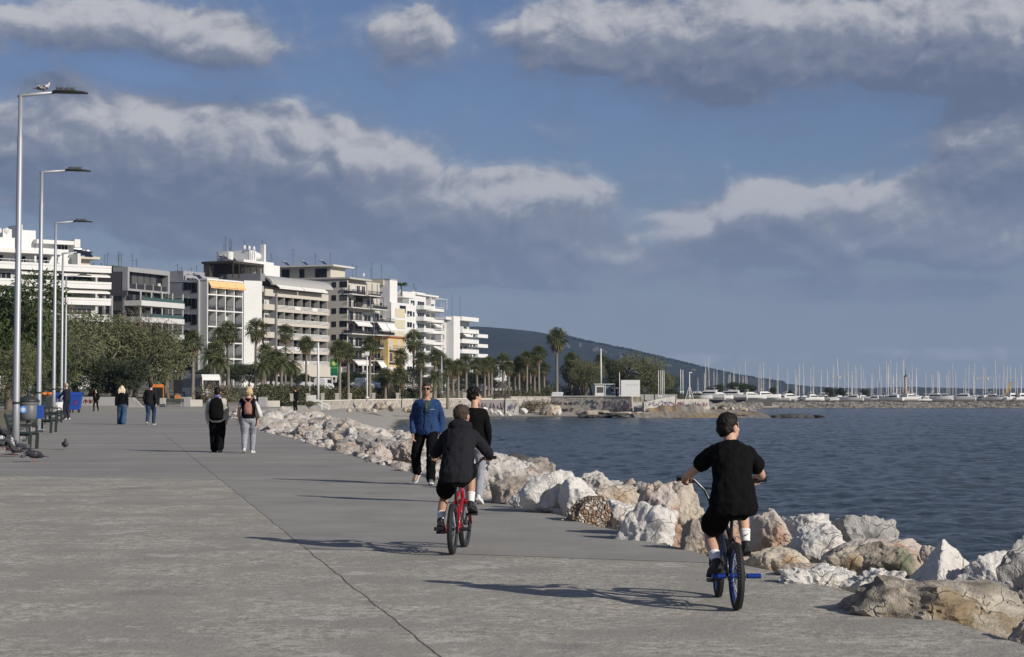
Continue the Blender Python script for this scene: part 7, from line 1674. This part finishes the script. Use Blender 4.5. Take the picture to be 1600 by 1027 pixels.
        l_ = MB(); l_.ell(C+M @ (Vector((0, .0925, -.0575))*k_), (.022*k_, .004*k_, .0035*k_), M, nu=12, nv=6); l_.ell(C+M @ (Vector((0, .0915, -.0655))*k_), (.018*k_, .004*k_, .004*k_), M, nu=12, nv=6); add_mesh('mouth', remesh(l_, .003, 1), LIP, s.o); return s
    def garment(s, name, m, fn, wr=.005, vox=None, it=4):
        mb = MB(); fn(mb); f1 = 13./s.h
        def disp(c): return wr*(noise.noise(Vector((c.x*f1, c.y*f1, c.z*f1*.7)))*.9+.6*noise.noise(Vector((c.x*29, c.y*29, c.z*20)))-.5*abs(noise.noise(Vector((c.x*9+5, c.y*9, c.z*16)))))
        return add_mesh(name, remesh(mb, vox or s.vox*1.15, it, .5, disp), m, s.o)
    def top(s, name, m, t0=-.06, e=.018, sleeve=1., sr=1., flare=0., wr=.006, extra=None):
        def fn(mb):
            s.torso(mb, t0, .985, e, flare=flare); h, w_ = s.h, s.w
            for q_ in 'LR':
                sh, el, wp, a_ = s.arm[q_]; c, r, f = s.frame(.9); base = sh.lerp(c, .28)
                if sleeve >= 1: pts, rr = [base, sh, el, wp.lerp(el, .04)], [.054*h*w_+e*.6, .053*h*w_+e*.6, .046*h*w_*sr+e*.5, .042*h*sr+e*.45, .033*h*sr+e*.3]
                else: pts, rr = [base, sh, sh.lerp(el, sleeve)], [.054*h*w_+e*.6, .054*h*w_+e*.6, .054*h*w_*sr+e*.6]
                s.limb(mb, pts, rr)
            if extra: extra(mb)
        return s.garment(name, m, fn, wr)
    def bottom(s, name, m, length=1., e=.016, rr=(.092, .088, .068, .062, .052), t1=.10, wr=.006):
        def fn(mb):
            s.torso(mb, -.21, t1, e)
            for q_ in 'LR':
                hp, kn, an, l = s.leg[q_]; h, w_ = s.h, s.w
                end = an if length >= 1 else (hp.lerp(kn, length) if length <= 1 else an); pts = [hp, kn, an.lerp(kn, .03)] if length >= 1 else [hp, hp.lerp(kn, length)]
                s.limb(mb, pts, [x*h*w_+e*.4 for x in rr])
        return s.garment(name, m, fn, wr)
    def shoes(s, m, sole=None, socks=None, sockh=.3, big=1.):
        for q_, sg in (('L', -1), ('R', 1)):
            hp, kn, an, l = s.leg[q_]; h = s.h*big; t = Vector(l.get('t', (0, 1, 0))).normalized(); up = (an-kn)*-1; up = (up-t*up.dot(t)).normalized(); sd = t.cross(up).normalized(); o0 = an-up*.075*h-t*.055*h; rings = []; srings = []
            for y, w_, z0, z1 in ((-.012, .020, .012, .055), (.0, .030, .0, .085), (.05, .036, .0, .098), (.10, .038, .0, .090), (.15, .044, .0, .066), (.20, .046, .0, .052), (.235, .036, .004, .042), (.255, .016, .010, .028)):
                rings.append([o0+t*y*h+sd*w_*h*math.copysign(abs(math.cos(a_))**.7, math.cos(a_))+up*((z0+z1)/2+(z1-z0)/2*math.sin(a_))*h for a_ in [2*math.pi*j/14 for j in range(14)]]); srings.append([o0+t*y*h*1.02+sd*x*(w_+.004)*h+up*(z-.014)*h for x, z in ((-1, z0), (1, z0), (1, z0+.022), (-1, z0+.022))])
            mb = MB(); mb.loft(rings); mb.tube([an-up*.03*h, an+up*.012*h], [.042*h, .040*h], 12); so_ = add_mesh('shoe', remesh(mb, max(.006, s.vox*.8), 3), m, s.o)
            mb = MB(); mb.loft(srings); mb.build('sole', sole or SOLE, so_, bevel=.004)
            if socks:
                mb = MB(); e_ = an.lerp(kn, sockh); mb.tube([an-up*.03, an.lerp(kn, .06), an.lerp(kn, sockh*.6), e_], [.041*s.h, .041*s.h, .047*s.h*s.w, .052*s.h*s.w], 16); sk = mb.build('sock', socks, s.o, smooth=True)
                b_ = MB(); b_.tube([an.lerp(kn, sockh*.80), an.lerp(kn, sockh*1.005)], [.0515*s.h*s.w, .0545*s.h*s.w], 16); b_.build('cuff', socks, sk, smooth=True)
    def hair(s, m, kind='short'):
        mb = MB(); C, M, k_ = s.C, s.hr, s.hs
        def E(p, r_): mb.ell(C+M @ (Vector(p)*k_), [x*k_ for x in r_], M, 18, 12)
        E((0, -.020, .040), (.0835, .096, .087))
        if kind == 'short': E((0, -.048, -.005), (.077, .070, .075)); E((0, .032, .080), (.060, .046, .033)); E((.066, -.005, .015), (.016, .04, .045)); E((-.066, -.005, .015), (.016, .04, .045)); E((0, -.07, -.045), (.05, .035, .03))
        if kind == 'fade': E((0, .035, .083), (.062, .055, .034)); E((0, -.05, .01), (.074, .060, .062)); E((.066, -.01, .02), (.013, .035, .04)); E((-.066, -.01, .02), (.013, .035, .04))
        if kind == 'curly':
            E((0, -.05, .0), (.078, .066, .066)); rn = random.Random(4)
            for _ in range(34): v = Vector((rn.gauss(0, 1), rn.gauss(-.2, 1), rn.gauss(.6, .8))).normalized(); E((v.x*.085, -.015+v.y*.09, .045+v.z*.085), (.024, .024, .024))
        if kind == 'bob': E((0, -.05, -.01), (.092, .075, .085)); E((.068, -.01, -.02), (.03, .05, .07)); E((-.068, -.01, -.02), (.03, .05, .07)); E((0, .03, .09), (.065, .05, .036))
        if kind == 'long':
            E((0, -.05, -.03), (.092, .070, .10))
            for i in range(9):
                x = (i-4)*.024; mb.tube([C+M @ Vector((x, -.06, 0)), C+M @ Vector((x*1.25, -.10, -.10)), C+M @ Vector((x*1.3+.02*math.sin(i*2), -.125, -.21-.03*math.cos(i*1.7)))], [.04, .036, .014], 8, round_=True)
        if kind == 'bald': mb.v.clear(); mb.f.clear(); mb.mi.clear(); E((0, -.045, .005), (.080, .066, .055))
        am = .010 if kind in ('curly', 'long', 'bob') else .007
        def disp(c): return am*(noise.noise(c*30)+.7*noise.noise(c*65))
        return add_mesh('hair', remesh(mb, max(.006, s.vox*.8), 2, .5, disp), m, s.o)
def local_thing(name, label, cat, s, mb, m, **k):
    """a thing carried by a figure: top-level, placed in the figure's own coordinates"""
    o = mb.build(name, m, **k); o.location = s.o.location; o.rotation_euler = s.o.rotation_euler; return tag(o, label, cat, 'bags carried by walkers' if cat in ('bag', 'backpack') else None)

# ---- boy on the blue pegged bike
def grip_arm(sg, pole, fwd=.763, z=.985):
    return {'w': (sg*.285, fwd-.085, z), 'p': pole, 'd': (sg*.05, .93, -.30), 'n': (0, -.25, -1), 't': (-sg, 0, 0), 'c': 58}
def ped(k_, toe, lift=.0, back=.115):
    sg = -1 if k_ == 'L' else 1; y, z = CRK[k_]; return {'a': (sg*.135, y-back, z+.105+lift), 'p': (sg*.10, 1, .25), 't': toe}
B1 = Body('boy in a black t-shirt and black shorts riding the blue pegged bike, head turned right', BIKE1[0], BIKE1[1], .865, .99, P=(.0, .15, .775), N=(.015, .40, 1.225), bend=(0, -.085, .03), headyaw=-52, headpitch=4, headfwd=.035, voxel=.0062, syaw=2,
          arms={'L': grip_arm(-1, (-.75, -.5, -.75)), 'R': grip_arm(1, (.6, -.5, -.9))}, legs={'L': ped('L', (-.12, .9, -.38), .05), 'R': ped('R', (.08, 1, -.12), .0)})
B1.build_body(); B1.hair(HDK, 'short')
B1.top('t_shirt', CBLK, -.14, .024, .55, 1.25, .05, .010); B1.bottom('shorts', CBK2, .64, .02, (.104, .106, .108, .110, .114), .12, .008); B1.shoes(SHB, SOLE, CWHT, .27, 1.06)
hp, kn, an, l = B1.leg['L']; mb = MB(); rn = random.Random(6)
c0 = hp.lerp(kn, .45)
for i in range(7): a_ = Vector((-.118-.001*i, -.02+i*.012, -.01+rn.uniform(-.03, .03))); mb.bar(c0+a_, c0+a_+Vector((-.002, .018, rn.uniform(-.03, .03))), .007, .004)
mb.build('shorts_print', OFFW, B1.o)
for q_ in 'LR':
    hp, kn, an, l = B1.leg[q_]; c = an.lerp(kn, .17); sk = (1 if q_ == 'R' else -1); MB().tube([c+Vector((-.018, -.0475, .0)), c+Vector((0.0, -.050, -.004)), c+Vector((.022, -.044, .010))], [.002, .004, .0015], 6).build('sock_mark', CBLK, B1.o)
# ---- boy on the red bike
B2 = Body('boy in a dark hooded jacket and black shorts riding the red bike', BIKE2[0], BIKE2[1], .865, .98, P=(.01, .16, .775), N=(.035, .42, 1.235), bend=(0, -.07, .03), headyaw=-24, headpitch=2, headfwd=.03, voxel=.0068,
          arms={'L': grip_arm(-1, (-.5, -.4, -1)), 'R': grip_arm(1, (.75, -.4, -.8))}, legs={'L': ped('L', (-.05, .95, -.3), .03), 'R': ped('R', (.10, 1, -.25), .02)}, skin=SKIN2)
B2.build_body(); B2.hair(HBR, 'fade')
def hood(mb):
    c, r, f = B2.frame(.95)
    mb.ell(c-f*.085+Vector((0, 0, -.005)), (.125, .065, .085)); mb.tube([c+r*.085+f*.01+Vector((0, 0, .02)), c+r*.075-f*.075+Vector((0, 0, .01)), c-f*.10+Vector((0, 0, -.02)), c-r*.075-f*.075+Vector((0, 0, .01)), c-r*.085+f*.01+Vector((0, 0, .02))], [.028, .038, .045, .038, .028], 10, round_=True)
B2.top('hooded_jacket', CCH, -.13, .030, 1., 1.18, .0, .009, hood); B2.bottom('shorts', CBK2, .60, .02, (.100, .104, .108, .108, .110), .1, .008); B2.shoes(SHB, SOLE, CWHT, .28, 1.04)

# ---- walkers
def walker(px, py, Y, H, rz, label, stride=.30, lead='L', voxel=.012, w=1., swing=.16, headyaw=0., skin=None, z=None, arms=None, headpitch=0, lift=.06):
    h = H/1.75; p = at(px, py, Y) if z is None else Vector((at(px, 600, Y).x, Y, z)); sg = {'L': -1, 'R': 1}; o_ = 'R' if lead == 'L' else 'L'; drop = .03*stride/.3
    legs = {lead: {'a': (sg[lead]*.085*h, stride*.62, .075*h+.012), 't': (sg[lead]*.12, 1, .10)}, o_: {'a': (sg[o_]*.085*h, -stride*.72, .075*h+lift*stride/.3), 't': (sg[o_]*.14, 1, -.55*stride/.3)}}
    A = {}
    for k_ in 'LR': f_ = -swing if k_ == lead else swing; A[k_] = {'w': (sg[k_]*.225*h*w, f_*h+.02, (.86+abs(f_)*.2)*h), 'p': (sg[k_]*.4, -1, -.1), 'n': (-sg[k_], .2, 0), 't': (0, 1, .15), 'c': 24, 'd': (0, f_*.8+.1, -1)}
    if arms: A.update(arms)
    b = Body(label, p, R(rz), h, w, P=(0, 0, (.93-drop)*h), N=(0, .035*h, (1.455-drop)*h), bend=(0, -.015, 0), hyaw=(10 if lead == 'L' else -10)*stride/.3*-1, syaw=(8 if lead == 'L' else -8)*stride/.3, headyaw=headyaw, headpitch=headpitch, arms=A, legs=legs, skin=skin, voxel=voxel); return b
# man in the blue jacket
M = walker(667, 757, 33.7, 1.77, 177, 'man in sunglasses and a blue jacket over a green polo, walking toward the viewer', .34, 'L', .0085, 1.02, .05, 0, SKIN2)
M.leg['R'] = (M.leg['R'][0], *ik(M.leg['R'][0], (.19, -.27, .20), .435*M.h, .425*M.h, (.2, 1, 0)), {'t': (.25, 1, -.75)}); M.build_body(); M.hair(HBR, 'fade'); M.bottom('trousers', CBK2, 1., .018, (.098, .094, .078, .074, .070), .1, .010); M.shoes(SHG, SOLW)
def collar(mb):
    c, r, f = M.frame(.97)
    mb.tube([c+r*.05+f*.085-Vector((0, 0, .05)), c+r*.085+f*.02+Vector((0, 0, .015)), c+r*.05-f*.06+Vector((0, 0, .03)), c-r*.05-f*.06+Vector((0, 0, .03)), c-r*.085+f*.02+Vector((0, 0, .015)), c-r*.05+f*.085-Vector((0, 0, .05))], [.018, .022, .022, .022, .022, .018], 8, round_=True)
jk = M.top('jacket', CBLU, -.15, .030, 1., 1.2, .01, .012, collar)
def chest(t, x, out): # point on the front of the jacket
    c, r, f = M.frame(t); a_ = np.interp(t, [q_[0] for q_ in TORSO], [q_[1] for q_ in TORSO])*M.h*M.w+.03; b_ = np.interp(t, [q_[0] for q_ in TORSO], [q_[2] for q_ in TORSO])*M.h*M.w+.03; return c+r*x+f*(b_*math.sqrt(max(0, 1-(x/a_)**2))+out)
mb = MB(); rows = []
for i in range(9):
    t = .985-.40*i/8; w_ = .062*(1-(i/8))**.8+.004; rows.append([chest(min(t, .93), w_*j/3, .007 if t <= .93 else -.01)+Vector((0, 0, max(0, t-.93)*.5)) for j in range(-3, 4)])
vs = [p_ for r_ in rows for p_ in r_]; mb.add(vs, [(i*7+j, i*7+j+1, (i+1)*7+j+1, (i+1)*7+j) for i in range(8) for j in range(6)]); pl = mb.build('polo_shirt', CGRN, M.o, smooth=True); pl.modifiers.new('s', 'SOLIDIFY').thickness = .004
mb = MB()
for i in range(3): mb.ell(chest(.88-.06*i, .004, .012), (.006, .004, .006), nu=8, nv=5)
mb.build('buttons', OFFW, pl)
MB().tube([chest(t, .003, .008) for t in (.58, .45, .3, .15, 0, -.1)], .004, 6).build('zip', DKMET, jk)
MB().bar(chest(.70, -.125, .010), chest(.70, -.060, .010), .014, .005).build('chest_logo', OFFW, jk)
for sg in (-1, 1): MB().tube([chest(.22, sg*.10, .006), chest(.05, sg*.14, .006)], .004, 6).build('pocket_zip', DKMET, jk)
C, MM, k_ = M.C, M.hr, M.hs; gl = MB()
for sg in (-1, 1):
    rings = []
    for d_ in (0, .005): rings.append([C+MM @ (Vector((sg*.033+.028*math.cos(t)*(1.05), .097+d_-.10*abs(.033+sg*.028*math.cos(t))**1.5, .006+.020*math.copysign(abs(math.sin(t))**.8, math.sin(t))))*k_) for t in [2*math.pi*j/16 for j in range(16)]])
    gl.loft(rings); gl.bar(C+MM @ (Vector((sg*.062, .088, .012))*k_), C+MM @ (Vector((sg*.083, .0, .012))*k_), .005, .006)
gl.bar(C+MM @ (Vector((-.012, .104, .012))*k_), C+MM @ (Vector((.012, .104, .012))*k_), .006); gl.build('sunglasses', LENS, M.o)
# person in black behind the red bike
K = walker(741, 787, 28.3, 1.66, -4, 'dark curly haired walker in black top and grey trousers behind the red bike rider', .22, 'L', .009, .92, .04, -58)
K.build_body(); K.hair(HDK, 'curly'); K.top('sweater', CBLK, -.08, .024, 1., 1.05, 0, .007); K.bottom('trousers', CGRY, 1., .016, (.092, .088, .070, .066, .062), .1, .008); K.shoes(SHW, SOLW)
# pair with backpacks
A1 = walker(339, 707.5, 49.4, 1.64, 4, 'walker in a cream jacket and black trousers carrying a black backpack', .16, 'L', .010, 1.12, .04, 0)
A1.build_body(); A1.hair(HDK, 'short')
def ahood(mb): c, r, f = A1.frame(.95); mb.ell(c-f*.08+Vector((0, 0, -.0)), (.125, .07, .07)); mb.ell(c-f*.10+Vector((.10, 0, -.04)), (.05, .05, .05))
A1.top('jacket', CCRM, -.22, .032, 1., 1.25, .03, .014, ahood); A1.bottom('trousers', CBK2, 1., .02, (.104, .108, .092, .088, .082), .1, .010); A1.shoes(SHB, SOLE)
c, r, f = A1.frame(.95); MB().ell(c-f*.11+Vector((0, 0, .055)), (.095, .05, .028)).build('hood_lining', mat('hood_blue', (.10, .13, .42), .9), A1.o, smooth=True)
def backpack(s, name, label, m, sc, t=.45, straps=True):
    c, r, f = s.frame(t); mb = MB(); o0 = c-f*(.155*s.h*s.w+.02)
    rings = []
    for z, w_, d_ in ((-.26, .10, .04), (-.22, .15, .08), (-.05, .165, .095), (.10, .150, .085), (.20, .11, .06), (.245, .05, .03)): rings.append([o0+Vector((0, 0, z*sc))+r*w_*sc*math.copysign(abs(math.cos(a_))**.8, math.cos(a_))-f*(d_*sc*.5)+f*(-d_*sc*math.sin(a_)) for a_ in [2*math.pi*j/18 for j in range(18)]])
    mb.loft(rings); pk = MB(); rings = []
    for z, w_, d_ in ((-.22, .09, .03), (-.2, .115, .045), (-.05, .12, .05), (.0, .10, .03)): rings.append([o0+Vector((0, 0, z*sc))-f*.115*sc+r*w_*sc*math.cos(a_)-f*d_*sc*math.sin(a_) for a_ in [2*math.pi*j/14 for j in range(14)]])
    o = empty(name, s.o.location, 0); o.rotation_euler = s.o.rotation_euler; tag(o, label, 'backpack', 'bags carried by walkers'); mb.build('body', m, o, smooth=True); pk.loft(rings); pk.build('pocket', m, o, smooth=True)
    c2, r2, f2 = s.frame(.93)
    for sg in (-1, 1): MB().tube([o0+r*sg*.035*sc+Vector((0, 0, .22*sc)), c2-f2*(.10*s.h*s.w+.035)+r2*sg*.105*s.h, c2+r2*sg*.11*s.h+Vector((0, 0, .045)), c2+f2*(.10*s.h*s.w+.03)+r2*sg*.11*s.h-Vector((0, 0, .08))], .015, 8).build('strap', m, o)
    return o
backpack(A1, 'backpack', 'large black backpack on the walker in the cream jacket', CBLK, 1.12)
A2 = walker(388, 709, 49.0, 1.67, 2, 'blond walker in a black waistcoat and light grey trousers with two bags', .26, 'R', .010, 1.08, .05, 10)
A2.build_body(); A2.hair(HBL, 'bob'); A2.top('waistcoat', CBLK, -.02, .020, .12, 1., 0, .007); A2.bottom('trousers', CGRY, 1., .016, (.108, .104, .072, .066, .052), .14, .008); A2.shoes(SHW, SOLW)
def slv(mb):
    for q_ in 'LR': sh, el, wp, a_ = A2.arm[q_]; A2.limb(mb, [sh, sh.lerp(el, .42)], [.060*A2.h*A2.w, .062*A2.h])
A2.garment('shirt_sleeves', CSKY, slv, .004)
backpack(A2, 'backpack', 'small dusty pink backpack on the blond walker', CPNK, .62, .48)
c, r, f = A2.frame(.45); mb = MB(); q0 = c+r*.27*A2.h; rings = []
for z, w_, d_ in ((-.20, .06, .15), (-.05, .07, .17), (.10, .05, .13), (.24, .025, .05), (.34, .014, .02)): rings.append([q0+Vector((-.02-(z*.28), 0, z))+r*w_*math.cos(a_)+f*d_*math.sin(a_) for a_ in [2*math.pi*j/14 for j in range(14)]])
mb.loft(rings); local_thing('shoulder_bag', 'off white canvas shoulder bag on the right side of the blond walker', 'bag', A2, mb, CBAG, smooth=True)
# distant walkers
B = walker(190, 664, 83.5, 1.66, 6, 'walker with long pale blond hair, black top and wide blue jeans', .18, 'L', .014, 1.08, .03); B.build_body(); B.hair(HPB, 'long'); B.top('sweater', CBLK, -.05, .03, 1., 1.2, 0, .01); B.bottom('jeans', CDEN, 1., .02, (.106, .104, .098, .104, .112), .1, .01); B.shoes(SHW, SOLW)
B = walker(235, 664, 83.0, 1.78, -4, 'man in a dark quilted jacket and blue jeans walking away', .28, 'R', .014, 1.12, .10); B.build_body(); B.hair(HDK, 'short'); B.top('jacket', cloth('dark_quilted', (.02, .018, .02)), -.10, .045, 1., 1.3, 0, .016); B.bottom('jeans', CDEN2, 1., .016, (.096, .092, .070, .064, .056), .1, .008); B.shoes(SHG, SOLW)
B = walker(150, 643, 141, 1.62, 172, 'small distant walker in an open black coat and black trousers', .34, 'R', .018, 1.0, .12); B.build_body(); B.hair(HDK, 'bob'); B.top('coat', CBLK, -.45, .035, 1., 1.3, .06, .01); B.bottom('trousers', CBK2, 1., .012, (.090, .086, .066, .06, .05), .1, .006); B.shoes(SHB, SOLE); c, r, f = B.frame(.6); MB().tube([B.frame(t)[0]+B.frame(t)[2]*.155 for t in (.9, .6, .3)], .04, 8).build('jumper', cloth('rust_jumper', (.12, .06, .045)), B.o, smooth=True)
B = walker(105, 655, 95, 1.76, 64, 'elderly man in a navy tracksuit leaning over beside the blue bin', .05, 'L', .015, 1.0, .02, 0, None, gz(95), {'L': {'w': (-.15, .42, .98), 'p': (-.4, -.6, -.5), 'n': (0, 0, -1), 't': (1, 0, 0), 'c': 40}, 'R': {'w': (.15, .42, .95), 'p': (.4, -.6, -.5), 'n': (0, 0, -1), 't': (-1, 0, 0), 'c': 40}}); B.build_body(); B.hair(HGY, 'bald'); B.top('tracksuit_top', CNAVY, -.08, .03, 1., 1.1, 0, .008); B.bottom('tracksuit_trousers', CNAVY, 1., .018, (.094, .092, .074, .07, .064), .1, .008); B.shoes(SHW, SOLW)
B = walker(462, 641.5, 152, 1.76, 60, 'bystander all in black standing at the end of the promenade by the palms', .06, 'L', .018, 1.05, .03, 0); B.build_body(); B.hair(HDK, 'short'); B.top('jacket', CBLK, -.12, .04, 1., 1.2, 0, .008); B.bottom('trousers', CBK2, 1., .018, (.094, .092, .074, .07, .06), .1, .006); B.shoes(SHB, SOLE)
for px, Y, rz, tm_, bm_, lb in ((906, 336, 100, cloth('purple_top', (.10, .05, .12)), CBK2, 'tiny figure in purple standing on the promontory behind the parapet'), (957, 335, 200, CBLK, CDEN2, 'tiny dark figure before the white pavilion, left of its companion'), (964, 334, 150, CCH, CBK2, 'tiny dark figure between the pavilion and the white pedestal'), (1045.5, 347, 20, CBAG, CBK2, 'tiny figure in a white top right of the flagpoles')):
    B = walker(px, 600, Y, 1.7, rz, lb, .12, 'L', .03, 1., .05, z=gh(at(px, 600, Y).x, Y)); B.build_body(); B.hair(HDK, 'short'); B.top('jacket', tm_, -.1, .03, 1., 1.2, 0, .0); B.bottom('trousers', bm_, 1., .018, (.094, .092, .074, .07, .06), .1, .0); B.shoes(SHB, SOLE)
# ================================================================== HAZE
hz, q = custom('haze_air')
pv = q.n('ShaderNodeVolumePrincipled', {'Color': (.38, .58, 1., 1), 'Density': 5.5e-5, 'Anisotropy': .2})
o_ = q.t.nodes.new('ShaderNodeOutputMaterial'); q.t.links.new(pv, o_.inputs[1])
hb = MB().box(-5200, 9200, -260, 9200, SEA-3, 420).build('haze', hz); tag(hb, 'thin blue sea haze over the whole bay', 'haze', kind='stuff')
bpy.data.scenes.remove(TMP)
